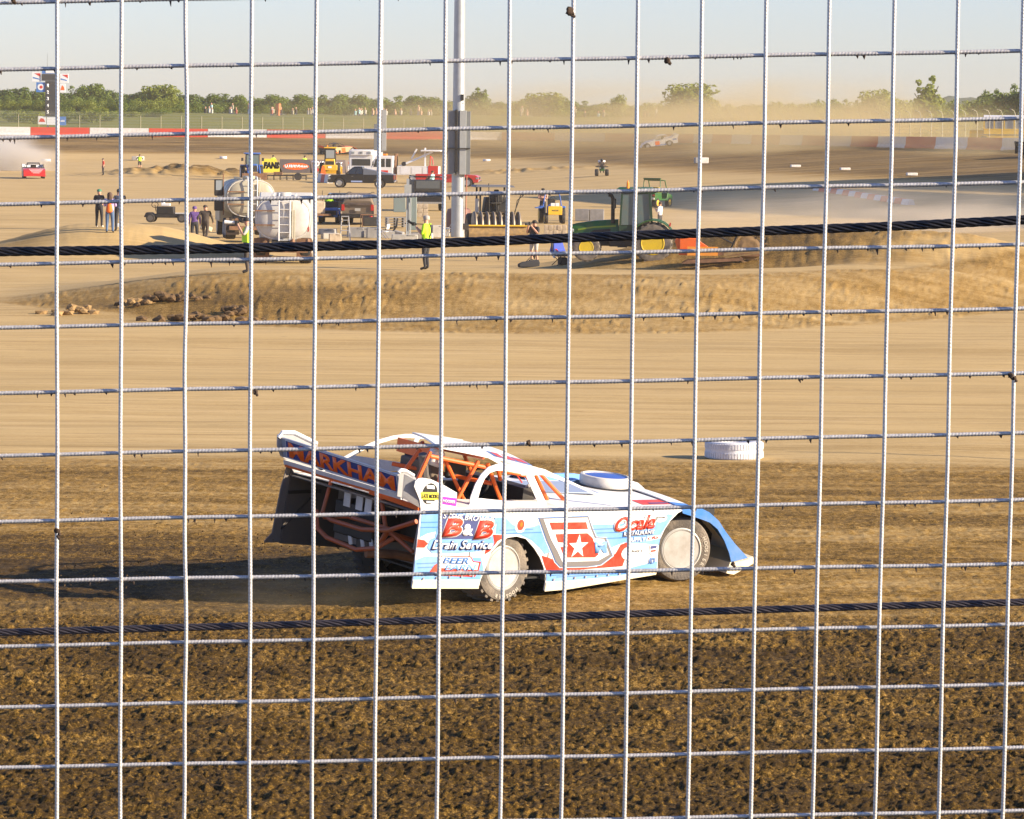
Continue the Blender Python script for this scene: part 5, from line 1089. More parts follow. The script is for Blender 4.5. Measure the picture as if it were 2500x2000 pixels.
# two tank trucks seen from behind
def tanker(p, head, label, paint, W, Hh, z0, wheels_top, lad=True, exmirror=False, plac=False, cream=False):
    o = thing('tank_truck', label, 'tank truck', p, head)
    def ring(x, k): return [(x, W/2*k*math.copysign(abs(math.cos(a))**.72, math.cos(a)), z0+Hh/2+Hh/2*k*math.copysign(abs(math.sin(a))**.8, math.sin(a))) for a in np.linspace(0, 2*PI, 33)[:-1]]
    P('tank', MB().loft([ring(-2.62, .55), ring(-2.58, .86), ring(-2.5, .96), ring(-2.42, 1.0), ring(2.4, 1.0), ring(2.5, .93)]), paint, o, ang=50)
    for x in (-2.44, -.8, .8, 2.35): P('band', MB().loft([ring(x-.04, 1.012), ring(x+.04, 1.012)]), paint, o)
    P('head_seam', MB().tube([Vector(q)+Vector((0, 0, 0)) for q in ring(-2.51, .965)]+[ring(-2.51, .965)[0]], .02, 6), WHITED, o)
    if lad:
        for s in (-.28, .16): P('ladder_rail', MB().tube([(-2.74, s, z0-.2), (-2.74, s, z0+Hh*.98), (-2.45, s, z0+Hh+.12), (-1.6, s, z0+Hh+.12)], .03), WHITE, o)
        for i in range(6): P('rung', MB().cyl((-2.74, -.28, z0+.0+i*Hh/5.6), (-2.74, .16, z0+.0+i*Hh/5.6), .018), WHITED, o)
    for i, zz in enumerate((.35, .68)): P('step_bar', MB().box((-2.70, .72, z0+Hh*zz), (.04, .8, .05)), RUST, o, sm=False)
    P('pipe', MB().tube([(-2.68, -.38, z0+Hh*.9), (-2.72, -.38, z0+.2), (-2.8, -.38, z0-.2)], .04).tube([(-2.68, -.46, z0+Hh*.7), (-2.72, -.46, z0-.2)], .03), TANKC, o)
    P('valve', MB().lathe([(.05, -.1), (.13, 0), (.05, .1)], 12, (-2.8, -.40, z0-.05)).cyl((-2.9, -.40, z0-.1), (-2.65, -.40, z0-.1), .06).cyl((-2.9, .7, z0-.1), (-2.6, .7, z0-.1), .08), RUST, o)
    P('valve', MB().lathe([(.05, -.1), (.11, 0), (.05, .1)], 12, (-2.8, -1.0, z0-.02)), RUST, o)
    if plac: P('placard', MB().box((-2.50, -.92, z0+Hh*.26), (.02, .24, .2), rot=(0, 0, -.25)), REDV, o, sm=False)
    P('hatch', MB().cyl((-1.2, 0, z0+Hh), (-1.2, 0, z0+Hh+.16), .3), paint, o); P('spill_rail', MB().box((-.2, .45, z0+Hh+.0), (4.2, .05, .16)).box((-.2, -.45, z0+Hh+.0), (4.2, .05, .16)), paint, o)
    P('chassis', MB().box((.8, 0, z0-.14), (7.2, .9, .22)), BLACKM, o, sm=False); P('rear_bumper', MB().box((-2.7, 0, .55), (.12, W*.9, .18)), RUST, o)
    P('mudflap', MB().box((-2.35, .85, .62), (.03, .62, .8)).box((-2.35, -.85, .62), (.03, .62, .8)), RUST if not exmirror else DIRTYBR, o, sm=False)
    P('cab', MB().prism([(2.9, .7), (2.9, 2.55), (3.3, 2.75), (4.1, 2.6), (4.35, 1.75), (5.5, 1.55), (5.6, .7)], -1.1, 1.1), paint, o, sm=False, bevel=.06)
    P('cab_window', MB().box((2.88, 0, 2.15), (.02, 1.5, .5)), GLASS, o, sm=False)
    for x in (-1.9, -.7, 4.7):
        for s in (-1, 1): wheel(o, (x, s*(W/2-.22), .5), .5, .3 if x > 0 else .5, ALU, RUBD, out=s, n=18)
    if exmirror:
        P('mirror', MB().box((-2.2, 1.50, z0+Hh*.78), (.12, .42, .78)), BLACKM, o, bevel=.05); P('mirror_glass', MB().box((-2.27, 1.50, z0+Hh*.84), (.01, .28, .46)), GLASSC, o, sm=False)
        P('mirror', MB().box((-2.2, 1.50, z0+Hh*.34), (.12, .42, .62)), BLACKM, o, bevel=.05); P('mirror_arm', MB().tube([(-2.2, 1.28, z0+.1), (-2.2, 1.28, z0+Hh*1.15)], .03), RUST, o)
    return o
p = G(689, 645); tanker(p+Vector((-.1, 2.7, 0)), R_(92.5), 'white tank truck seen from behind with a red placard, nearer of the two tankers', TANKW, 2.22, 1.72, .95, 1, plac=True)
p = at(612, 166, 560); tanker(p+Vector((-.4, 2.7, .15)), R_(99), 'cream tank truck behind the white one with big black mirrors', TANKC, 2.30, 1.78, 1.05, 1, exmirror=True)
P('side_box', MB().box((0, 0, 0), (.1, .1, .1)), RUST).hide_render = True if False else False
bpy.data.objects.remove([x for x in bpy.data.objects if x.name.startswith('side_box')][0])

# sheepsfoot packer with canopy and yellow blade
p = G(1205, 596); s1 = FPX/p.y; o = thing('soil_packer', 'muddy yellow soil packer with a sheepsfoot drum, blade and black canopy', 'roller', p, R_(-82))
# forward = towards the camera
P('blade', MB().prism([(1.75, .15), (1.82, .55), (1.72, .92), (1.66, .92), (1.74, .55), (1.67, .15)], -1.42, 1.42), MUSTARD, o, sm=False)
P('blade_edge', MB().box((1.80, 0, .93), (.12, 2.85, .06)), YEL, o); P('blade_stiffener', MB().box((1.55, -1.25, .55), (.4, .1, .8)).box((1.55, 1.25, .55), (.4, .1, .8)), MUSTARD, o)
P('drum', MB().cyl((.85, -1.1, .82), (.85, 1.1, .82), .50, n=24), mat('polished_mud_steel', (.24, .2, .15), .45, metal=.4, dirt=.6, dcol=(.2, .13, .08)), o)
for i in range(8):
    y = -1.05+i*.30
    P('drum_ring', MB().lathe([(.5, -.09), (.72, -.07), (.77, 0), (.72, .07), (.5, .09)], 16, (.85, y, .82)), mat('polished_mud_steel', (.24, .2, .15)), o)
P('frame', MB().box((-.2, 0, .85), (2.2, 1.5, .5)).box((.3, -1.3, .8), (2.4, .12, .3)).box((.3, 1.3, .8), (2.4, .12, .3)), MUSTARD, o, bevel=.03)
P('deck', MB().box((-.1, .05, 1.46), (1.5, 1.75, .1)), MUSTARD, o, bevel=.02)
P('engine', MB().box((-.5, .15, 1.85), (1.0, 1.25, .75), top=(.9, .85)).box((-.1, .1, 2.2), (.5, .6, .4)).cyl((.1, .1, 1.6), (.1, .1, 2.6), .12), BLACKM, o, bevel=.04)
P('seat', MB().box((.2, .05, 1.95), (.4, .5, .12)).box((0, .05, 2.2), (.12, .5, .45)), BLACKM, o, bevel=.03)
P('hood_panel', MB().box((-.5, -.75, 1.8), (1.0, .05, .7)), GRCLOTH, o)
for (x, y) in ((.45, -.72), (.45, .62), (-.9, -.72), (-.9, .62)): P('canopy_post', MB().tube([(x, y, 1.5), (x, y*1.0, 2.72)], .05, 6), BLACKM, o)
P('canopy', MB().box((-.2, -.05, 2.76), (1.9, 1.95, .10), top=(.9, .9)), mat('canopy_grey', (.12, .12, .13), .5), o, bevel=.03)
letter(o, 'CAT', -.45, 2.92, .1, 3.0, .76, WPRINT, face='front', bold=.02) if False else None
P('handrail', MB().tube([(.5, .95, 1.5), (.5, 1.05, 2.1), (.5, 1.35, 2.35), (-.4, 1.35, 2.35), (-.4, 1.05, 1.5)], .022), BLACKM, o)
P('lever', MB().cyl((.65, .05, 1.5), (.7, .0, 2.25), .02).cyl((.65, -.3, 1.5), (.66, -.35, 2.9), .02), BLACKM, o)
for s in (-1, 1): wheel(o, (-1.2, s*.95, .72), .72, .45, MUSTARD, RUBD, out=s, n=20)
# rusty tank behind the pole
p = at(1120, 186, 552); o = thing('fuel_tank', 'rusty red brown drum standing behind the big light pole', 'tank', p); P('shell', MB().lathe([(.3, 0), (.62, .05), (.66, .3), (.66, 1.0), (.6, 1.25), (.3, 1.35)], 20, (0, 0, 0), 'z'), mat('dull_maroon', (.16, .07, .06), .6, dirt=.5), o); P('cap', MB().cyl((0, 0, 1.3), (0, 0, 1.5), .1), RUST, o)

# small blue and yellow tractor roller with amber bar
p = G(1349, 546); o = thing('compact_tractor', 'small blue tractor with a yellow panel and an amber light bar on its frame', 'tractor', p, R_(-84))
P('hood', MB().loft([[(x, y*w, z) for y, z in ((-.3, .55), (-.3, 1.0), (-.18, 1.12), (.18, 1.12), (.3, 1.0), (.3, .55))] for x, w in ((-.1, 1.1), (.9, 1.0), (1.2, .85))]), NHBLUE, o)
P('front_panel', MB().box((1.24, .0, .78), (.05, .82, .5)), YEL, o, bevel=.02); letter(o, 'WACKER', -.2, .74, .2, .82, 1.27, BPRINT, face='front', bold=.03)
P('white_boxes', MB().box((1.12, -.14, 1.12), (.2, .22, .18)).box((1.12, .12, 1.12), (.2, .22, .18)), WHITE, o, bevel=.01)
P('fender', MB().box((-.4, .62, .95), (.9, .28, .12)).box((-.4, -.62, .95), (.9, .28, .12)), NHBLUE, o, bevel=.04)
for s in (-1, 1): P('roll_frame', MB().tube([(-.2, s*.55, .9), (-.25, s*.45, 1.55), (-.35, s*.40, 1.72)], .04), NHBLUE, o)
P('roll_frame', MB().tube([(-.35, -.4, 1.72), (-.35, .4, 1.72)], .04), NHBLUE, o); P('light_bar', MB().box((-.35, .05, 1.80), (.16, 1.42, .13)), AMBER, o, bevel=.02)
P('seat', MB().box((-.5, -.0, 1.05), (.4, .45, .12)).box((-.7, 0, 1.25), (.1, .45, .36)), BLACKM, o, bevel=.03); P('steering_wheel', MB().tube([(0+.05*math.sin(a), .17*math.cos(a), 1.42+.15*math.sin(a)) for a in np.linspace(0, 2*PI, 13)], .016), BLACKM, o)
for s in (-1, 1):
    wheel(o, (-.5, s*.62, .48), .48, .3, YEL, RUBD, out=s, n=20); wheel(o, (.95, s*.5, .32), .32, .22, YEL, RUBD, out=s, n=18)
P('side_deck', MB().box((.2, -.85, .92), (.7, .4, .06)), NHBLUE, o)

# green farm tractor, side on, facing left
p = G(1510, 638); o = thing('farm_tractor', 'green farm tractor with yellow wheels and a glass cab facing left', 'tractor', p, R_(180-3))
xf_, xr_ = 1.17, -1.26
P('hood', MB().loft([[(x, y*w, z0+(z-.8)*h_) for y, z in ((-.36, .8), (-.38, 1.3), (-.25, 1.52), (.25, 1.52), (.38, 1.3), (.36, .8))] for x, w, z0, h_ in ((.02, 1.0, .82, 1.0), (.9, .95, .82, .92), (1.55, .88, .82, .78), (1.78, .75, .84, .66))]), GREENP, o)
for s in (-1, 1): P('hood_stripe', MB().loft([[(x, s*y, z), (x, s*(y+.006), z), (x, s*(y+.006), z+.06), (x, s*y, z+.06)] for x, y, z in ((.1, .383, 1.27), (.9, .366, 1.22), (1.5, .338, 1.12))]), GREENL, o, sm=False)
for s in (-1, 1):
    P('side_vent', MB().prism([(.3, .98), (.3, 1.2), (.9, 1.15), (1.2, .95)], s*.372, s*.378), BLACKM, o, sm=False)
    P('headlight', MB().box((1.72, s*.27, 1.12), (.14, .16, .12)), GLASSC, o, bevel=.02)
P('grille', MB().box((1.80, 0, 1.0), (.04, .4, .34)), BLACKM, o)
P('chassis', MB().box((.6, 0, .72), (2.3, .5, .32)).box((-1.2, 0, .85), (1.0, .7, .5)), BLACKM, o, bevel=.03)
cabx = (-1.22, .0)
for (x0_, x1_, y) in ((-.02, -.12, .62), (-.62, -.62, .66), (-1.25, -1.12, .66)):
    for s in (-1, 1): P('cab_post', MB().box(((x0_+x1_)/2, s*y, 1.68), (.07, .06, 1.75), rot=(0, math.atan2(x1_-x0_, 1.75), 0)), mat('cab_black_green', (.02, .05, .025), .4), o, sm=False)
P('cab_base', MB().box((-.6, 0, 1.05), (1.2, 1.25, .6)), mat('cab_black_green', (.02, .05, .025)), o, bevel=.03)
for s in (-1, 1): P('side_glass', MB().box((-.35, s*.63, 1.92), (.50, .012, 1.15)).box((-.90, s*.63, 1.92), (.46, .012, 1.15)), GLASSG, o, sm=False)
P('rear_glass', MB().box((-1.17, 0, 1.95), (.012, 1.15, 1.05)).box((-.08, 0, 1.9), (.012, 1.1, 1.15)), GLASSG, o, sm=False)
P('cab_roof', MB().loft([[(-1.38, -.68, 2.52), (.14, -.68, 2.52), (.14, .68, 2.52), (-1.38, .68, 2.52)], [(-1.36, -.72, 2.60), (.18, -.7, 2.60), (.18, .7, 2.60), (-1.36, .72, 2.60)], [(-1.2, -.5, 2.72), (0, -.5, 2.72), (0, .5, 2.72), (-1.2, .5, 2.72)]]), GREENP, o)
P('beacon', MB().cyl((-.32, .5, 2.68), (-.32, .5, 2.88), .06, .05).cyl((-.32, .5, 2.88), (-.32, .5, 2.98), .05, .01), AMBER, o)
P('exhaust', MB().tube([(.22, .38, 1.4), (.22, .42, 2.3), (.28, .44, 2.42), (.38, .44, 2.45)], .07, 8), BLACKM, o); P('mirror', MB().box((.16, .85, 2.1), (.05, .22, .36)).box((.16, -.85, 2.1), (.05, .22, .36)), BLACKM, o)
for s in (-1, 1):
    wheel(o, (xf_, s*.72, .51), .51, .34, TYEL, RUB, out=s, n=28, tread=18, rr_=.52); wheel(o, (xr_, s*.80, .70), .72, .46, TYEL, RUB, out=s, n=32, tread=20, rr_=.60)
    P('rear_fender', MB().loft([[(xr_+rr2*math.cos(a), s*y, .72+rr2*math.sin(a)) for y, rr2 in ((.55, .80), (1.05, .80), (1.05, .84), (.55, .84))] for a in np.linspace(R_(30), R_(150), 9)]), GREENP, o)
    P('tail_light', MB().box((xr_-.62, s*.95, 1.36), (.05, .12, .1)), REDP, o)
P('steps', MB().box((-.15, .72, .55), (.35, .2, .05)).box((-.15, .74, .85), (.35, .2, .05)), BLACKM, o); P('fuel_tank', MB().box((-.1, .55, .75), (.9, .25, .4)), BLACKM, o, bevel=.05)
# orange trencher implement with toothed wheel behind it
p = G(1745, 648); o = thing('trencher', 'orange and rusty tillage implement with a big toothed wheel behind the green tractor', 'implement', p, R_(180-2))
P('beam', MB().box((-.1, 0, .42), (3.0, .3, .12), rot=(0, -.03, 0)), RUST, o); P('skid', MB().prism([(1.2, .05), (1.0, .18), (-1.0, .28), (-1.0, .18), (.9, .05)], -.5, -.35).prism([(1.2, .05), (1.0, .18), (-1.0, .28), (-1.0, .18), (.9, .05)], .35, .5), RUST, o, sm=False)
P('gearbox', MB().box((.95, 0, .75), (.7, .5, .45)), ORANGE, o, bevel=.04); P('cover', MB().prism([(1.45, .85), (1.35, 1.08), (1.1, 1.1), (.9, .9), (.55, .85), (.2, .62), (-.05, .60), (-.05, .35), (1.3, .35)], -.2, .2), ORANGE, o, sm=False, bevel=.02)
P('side_plate', MB().box((.45, .34, .5), (1.1, .04, .32)), mat('orange_yellow', (.8, .3, .03), .5, dirt=.3), o)
whl = MB().lathe([(.50, -.05), (.56, -.06), (.56, .06), (.50, .05)], 32, (-1.25, 0, .62), closed=True).lathe([(.02, -.04), (.30, -.045), (.44, -.02), (.44, .02), (.30, .045), (.02, .04)], 24, (-1.25, 0, .62))
for i in range(22):
    a = 2*PI*i/22; whl.box((-1.25+.60*math.cos(a), .05*(-1)**i, .62+.60*math.sin(a)), (.13, .05, .05), rot=(0, -a, 0))
for i in range(6): a = 2*PI*i/6; whl.box((-1.25+.45*math.cos(a), 0, .62+.45*math.sin(a)), (.16, .05, .06), rot=(0, -a, 0))
P('toothed_wheel', whl, mat('rusty_tan_steel', (.28, .17, .07), .7, var=.3, dirt=.4), o, sm=False)
P('guard_rail', MB().box((-1.15, .45, .52), (1.7, .05, .10), rot=(0, .15, 0)).box((-1.15, .45, .40), (1.6, .05, .05), rot=(0, .15, 0)), MUSTARD, o)
P('hose', MB().tube([(1.3, .1, 1.05), (.9, .2, 1.25), (.4, .15, 1.15), (-.2, .1, 1.0), (-.6, .1, .8)], .03).tube([(-.5, 0, .45), (-.8, .1, 1.1), (-.5, .1, 1.25), (.1, 0, 1.1)], .035), BLACKM, o)

# green utility vehicle with roll frame
p = G(1597, 507); o = thing('utility_vehicle', 'dark green open utility vehicle with yellow wheels and roll frame behind the tractor', 'utility vehicle', p, R_(62))
P('body', MB().prism([(-1.35, .5), (-1.35, 1.0), (-.3, 1.0), (-.25, .6), (.5, .6), (.65, 1.0), (1.4, .85), (1.4, .45)], -.72, .72), GREENP, o, sm=False, bevel=.04)
P('cargo_bed', MB().box((-.85, 0, 1.05), (1.1, 1.4, .06)).box((-.85, .7, 1.18), (1.1, .05, .28)).box((-.85, -.7, 1.18), (1.1, .05, .28)).box((-1.38, 0, 1.18), (.05, 1.4, .28)), GREENL, o)
for s in (-1, 1):
    P('roll_frame', MB().tube([(.75, s*.66, .95), (.35, s*.62, 1.85), (-.35, s*.62, 1.9), (-.45, s*.66, 1.0)], .035), mat('dark_green_tube', (.04, .12, .03), .4), o); P('seat', MB().box((-.15, s*.32, .85), (.45, .45, .12)).box((-.35, s*.32, 1.15), (.12, .45, .5)), YEL, o, bevel=.03)
P('roll_frame', MB().tube([(-.35, -.62, 1.9), (-.35, .62, 1.9)], .035).tube([(.35, -.62, 1.85), (.35, .62, 1.85)], .035).box((-.36, 0, 1.98), (.1, 1.3, .08)), mat('dark_green_tube', (.04, .12, .03)), o)
P('rear_bumper', MB().box((-1.5, 0, .62), (.12, 1.45, .14)), GRCLOTH, o, bevel=.02); P('tail_light', MB().box((-1.39, .6, .85), (.03, .12, .1)).box((-1.39, -.6, .85), (.03, .12, .1)), REDP, o); P('tank', MB().box((-.9, .1, 1.25), (.6, .7, .3)), BLACKM, o, bevel=.03)
wheels4(o, (-.95, .95), .62, .33, .28, YEL, tread=0)

# quad bike with rider
p = G(1469, 430); o = thing('quad_bike', 'dark quad bike coming towards the camera on the far sand', 'quad bike', p, R_(-88))
P('body', MB().loft([[(x, y*w, z) for y, z in ((-.2, .45), (-.2, .75), (0, .85), (.2, .75), (.2, .45))] for x, w in ((-.7, 1), (0, .8), (.6, 1.1))]), GREENP, o); P('fender', MB().box((.62, 0, .82), (.5, 1.05, .08)).box((-.62, 0, .82), (.5, 1.05, .08)), BLACKM, o, bevel=.03)
P('rack', MB().box((.7, 0, .92), (.4, .7, .03)).box((-.7, 0, .92), (.4, .7, .03)), BLACKM, o); P('handlebar', MB().tube([(.3, -.4, 1.08), (.35, 0, 1.0), (.3, .4, 1.08)], .02), BLACKM, o); P('headlight', MB().box((.85, .2, .7), (.03, .14, .08)).box((.85, -.2, .7), (.03, .14, .08)), GLASSC, o)
wheels4(o, (-.6, .62), .45, .30, .24, GREYD)
person('rider in dark clothes on the quad bike', p+Vector((0, .15, -.12)), R_(-88), 1.6, 'sit', top=BRCLOTH, fore=BRCLOTH, legs=DKCLOTH, hair=BLACKM, hairkind='helmet')

# blue tractor with blade, sponsor boards, drag harrow, yellow loader
p = G(616, 440); o = thing('farm_tractor', 'blue tractor with a black cab and a wide front blade left of the sponsor boards', 'tractor', p, R_(-80))
P('hood', MB().box((.9, 0, 1.15), (1.5, .75, .7), top=(.95, .8)), NHBLUE, o, bevel=.05); P('cab', MB().box((-.35, 0, 1.75), (1.3, 1.3, 1.25), top=(.85, .88)), mat('cab_dark_glass', (.05, .07, .07), .2), o, bevel=.03); P('cab_roof', MB().box((-.35, 0, 2.45), (1.4, 1.45, .14)), NHBLUE, o, bevel=.04)
for s in (-1, 1):
    P('cab_post', MB().box((.26, s*.6, 1.75), (.07, .07, 1.3)), BLACKM, o); P('fender', MB().box((-.8, s*.82, 1.35), (1.0, .4, .12)), NHBLUE, o, bevel=.03); P('loader_arm', MB().tube([(.1, s*.55, 1.4), (1.0, s*.55, 1.2), (1.9, s*.55, .5)], .08), NHBLUE, o)
    wheel(o, (-.8, s*.85, .7), .7, .4, WHITED, RUBD, out=s, n=20); wheel(o, (1.15, s*.7, .45), .45, .3, WHITED, RUBD, out=s, n=18); P('mirror', MB().box((.2, s*.95, 1.9), (.06, .2, .3)), BLACKM, o)
P('grille', MB().box((1.66, 0, 1.1), (.04, .55, .5)), BLACKM, o); P('blade', MB().box((2.1, 0, .35), (.12, 2.3, .6), rot=(0, .15, 0)), RUST, o); P('windscreen', MB().box((.29, 0, 1.85), (.02, 1.1, .9)), GLASSG, o, sm=False)
p = G(700, 440); o = thing('drag_harrow', 'long dark steel drag frame lying behind the blue tractor', 'implement', p, 0)
mb = MB()
for y in (-.9, -.3, .3, .9): mb.box((0, y, .42), (3.6, .1, .1))
for x in np.linspace(-1.8, 1.8, 7): mb.box((x, 0, .42), (.08, 1.9, .1)).box((x, -.6, .2), (.05, .05, .4)).box((x, .6, .2), (.05, .05, .4))
P('frame', mb, BLACKM, o, sm=False); P('tool_box', MB().box((-.8, 0, .6), (.8, .5, .3)), RUST, o); P('wheel', MB().lathe([(.1, -.1), (.35, -.1), (.35, .1), (.1, .1)], 16, (1.1, -.9, .35)), RUBD, o)

def board(u0, u1, v0b, v1b, hgt_, face, label, words, slant=.12, Y=368):
    a, b = at(u0, Y+0.0, v0b), at(u1, Y+0.0, v1b); d = b-a; L = math.hypot(d.x, d.y); o = thing('sponsor_board', label, 'sign', (a+b)/2, math.atan2(d.y, d.x))
    P('panel', MB().prism([(-L/2, .02), (L/2-.0, .02), (L/2-slant*2, hgt_), (-L/2-slant*0, hgt_)], -.03, .03), face, o, sm=False)
    for x in (-L/2+.25, L/2-.3): P('stay', MB().tube([(x, .05, hgt_*.8), (x, .7, 0)], .03), STEEL, o)
    for (s_, x0, x1, z0, z1, m, bold) in words: letter(o, s_, -L/2+L*x0, hgt_*z0, -L/2+L*x1, hgt_*z1, -.036, m, bold=bold, shear=.15)
    return o, L
DG = mat('dark_banner', (.13, .11, .11), .6); DGR = mat('brown_banner', (.25, .2, .19), .6)
o, L = board(640, 690, 421, 421, 1.45, YPRINT, 'yellow sponsor board lettered in white at the left of the row', [('FANS', .06, .86, .28, .78, BPRINT, .09), ('FANS', .09, .83, .31, .75, WPRINT, .03)], .35)
o, L = board(683, 762, 419, 419, 1.42, DG, 'dark sponsor board with an orange and white oval name', [], .1)
P('oval_print', MB().prism([(1.35*math.cos(a), .70+.36*math.sin(a)) for a in np.linspace(0, 2*PI, 20)[:-1]], -.036, -.032), ORLET, o, sm=False); letter(o, 'LUBRIVision', -1.2, .55, 1.2, .86, -.042, WPRINT, bold=.06)
o, L = board(758, 845, 417, 416, 1.42, DGR, 'brown sponsor board with large white letters half hidden by the yellow loader', [('TOYO', .02, .48, .50, .88, WPRINT, .05), ('UK', .72, .9, .50, .82, WPRINT, .05)], .05)
P('print_patch', MB().box((-L/2+.7, -.036, .35), (.4, .004, .3)), REDV, o, sm=False)
o, L = board(843, 880, 415, 414, 1.42, mat('tan_banner', (.42, .34, .27), .6), 'tan sponsor board at the right end of the row', [('EXP', .1, .9, .2, .55, WPRINT, .04)], .05); P('print_patch', MB().box((0, -.036, 1.1), (.9, .004, .22)), ORLET, o, sm=False)
for u, lab in ((667, 'person in a yellow green vest behind the yellow sponsor board'), (744, 'person in a yellow green vest behind the dark oval sponsor board')):
    person(lab, at(u, 372, 410), R_(-60), 1.78, 'stand', top=HIVIS, legs=DKCLOTH, hair=HAIRK, vest=HIVIS)
p = G(806, 427); o = thing('wheel_loader', 'yellow wheel loader seen from behind between the sponsor boards', 'loader', p, R_(92))
P('engine_hood', MB().box((-1.3, 0, 1.15), (1.5, 1.1, .95), top=(1, .85)), YEL, o, bevel=.05); P('counterweight', MB().box((-2.05, 0, .75), (.25, 1.5, .55)), YEL, o, bevel=.04); P('grille', MB().box((-2.07, 0, 1.15), (.03, .85, .5)), BLACKM, o)
P('cab', MB().box((0, 0, 2.0), (1.2, 1.2, 1.35), top=(.88, .9)), BLACKM, o, bevel=.03); P('rear_window', MB().box((-.60, 0, 2.1), (.03, .85, .8)), GLASSC, o, sm=False); P('cab_roof', MB().box((0, 0, 2.75), (1.3, 1.3, .14)), YEL, o, bevel=.04)
P('licence_plate', MB().box((-2.19, 0, .8), (.02, .35, .2)), WPRINT, o, sm=False); P('mirror', MB().box((.2, -.95, 2.3), (.08, .22, .4)).box((.2, .95, 2.3), (.08, .22, .4)), BLACKM, o); P('beacon', MB().cyl((0, .3, 2.82), (0, .3, 3.0), .07), AMBER, o)
P('lift_arm', MB().box((1.6, -.4, .9), (1.8, .15, .25), rot=(0, .2, 0)).box((1.6, .4, .9), (1.8, .15, .25), rot=(0, .2, 0)), YEL, o); P('bucket', MB().prism([(2.4, .1), (3.1, .1), (2.6, .8), (2.3, .6)], -1.2, 1.2), YEL, o, sm=False)
for x in (-1.1, 1.1):
    for s in (-1, 1): wheel(o, (x, s*.85, .62), .62, .42, YEL, RUBD, out=s, n=20)
p = G(789, 430); o = thing('warning_sign', 'small orange warning triangle on a stand beside the yellow loader', 'sign', p); P('panel', MB().prism([(-.28, .2), (.28, .2), (.12, 1.0), (-.12, 1.0)], -.03, .03), OCLOTH, o, sm=False); P('foot', MB().box((0, 0, .1), (.6, .3, .08)), BLACKM, o)

# red/white painted blocks
def barrier_run(us, ue, vs, ve, n, hb, labels, Yh=None, group='painted curb blocks'):
    a, b = G(us, vs), G(ue, ve)
    for i in range(n):
        p = a.lerp(b, (i+.5)/n); p.z = float(T(p.x, p.y)); d = b-a; L = math.hypot(d.x, d.y)/n*.98
        o = thing('barrier_block', labels[i % 2], 'barrier', p, math.atan2(d.y, d.x), group+(' red' if i % 2 else ' white'))
        P('block', MB().prism([(-.26, 0), (.26, 0), (.14, hb), (-.14, hb)], -L/2, L/2, 'x'), WALLR if i % 2 else WALLW, o, sm=False, bevel=.02)
barrier_run(1992, 2225, 465, 502, 15, .36, ('white painted concrete block in the angled red and white row at right', 'red painted concrete block in the angled red and white row at right'))
barrier_run(780, 806, 444, 448, 3, .75, ('white block of the short barrier beside the yellow loader', 'red block of the short barrier beside the yellow loader'), group='short barrier blocks')

# white marker tyres
def tyre_mesh(r, h, m, blocks=0):
    prof = [(r*.60, h*.06), (r*.80, 0), (r*.96, h*.04), (r, h*.15), (r, h*.85), (r*.96, h*.96), (r*.80, h), (r*.60, h*.94), (r*.57, h*.8), (r*.57, h*.2)]
    mb = MB().lathe(prof, 48, (0, 0, 0), 'z', closed=True)
    for i in range(blocks):
        a = 2*PI*i/blocks
        for z0, z1 in ((.10, .40), (.60, .90)):
            mb.box((r*1.0*math.cos(a), r*1.0*math.sin(a), h*(z0+z1)/2), (.018, r*2*PI/blocks*.66, h*(z1-z0)), rot=(0, 0, a))
    return mb
PTYRE = mat('painted_tyre_white', (.72, .72, .74), .7, var=.06, vscale=30, bump=.3, bscale=60, dirt=.25, dcol=(.35, .28, .2))
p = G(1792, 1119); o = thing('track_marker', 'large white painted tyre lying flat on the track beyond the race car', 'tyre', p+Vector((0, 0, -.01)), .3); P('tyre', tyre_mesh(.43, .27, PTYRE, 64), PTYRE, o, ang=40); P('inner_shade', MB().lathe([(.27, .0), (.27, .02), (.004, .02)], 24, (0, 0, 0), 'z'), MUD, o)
ML = ['small white marker tyre far back left of the blue tractor', 'white marker tyre just behind the red race car', 'small white marker tyre right of the tow truck on the far track', 'white marker tyre directly behind the quad rider', 'white marker block pair beside the man in green at left', 'largest white marker below the far blue race car', 'white marker block on the right, nearest the fence shade start', 'white marker block second from the right edge on the far turn', 'white marker block farthest right on the far turn']
for (u, v, wpx, hpx, lab) in ((545, 388, 18, 7, ML[0]), (112, 395, 24, 8, ML[1]), (1188, 394, 18, 6, ML[2]), (1469, 397, 18, 7, ML[3])):
    p = G(u, v); s = FPX/p.y; o = thing('track_marker', lab, 'tyre', p, 0); P('tyre', tyre_mesh(wpx/s/2, hpx/s*.8, PTYRE), PTYRE, o)
for (u, v, wpx, hpx, lab) in ((337, 392, 30, 10, ML[4]), (1712, 399, 34, 14, ML[5]), (1942, 409, 24, 6, ML[6]), (2063, 416, 24, 6, ML[7]), (2226, 429, 26, 7, ML[8])):
    p = G(u, v); s = FPX/p.y; o = thing('marker_block', lab, 'marker', p, .12); P('block', MB().box((0, 0, hpx/s/2), (wpx/s, .5, hpx/s)), WALLW, o, bevel=.04)
    if wpx > 29: P('block', MB().box((-wpx/s*.3, -.3, hpx/s/2), (wpx/s*.4, .5, hpx/s)), CONCG, o, bevel=.03)

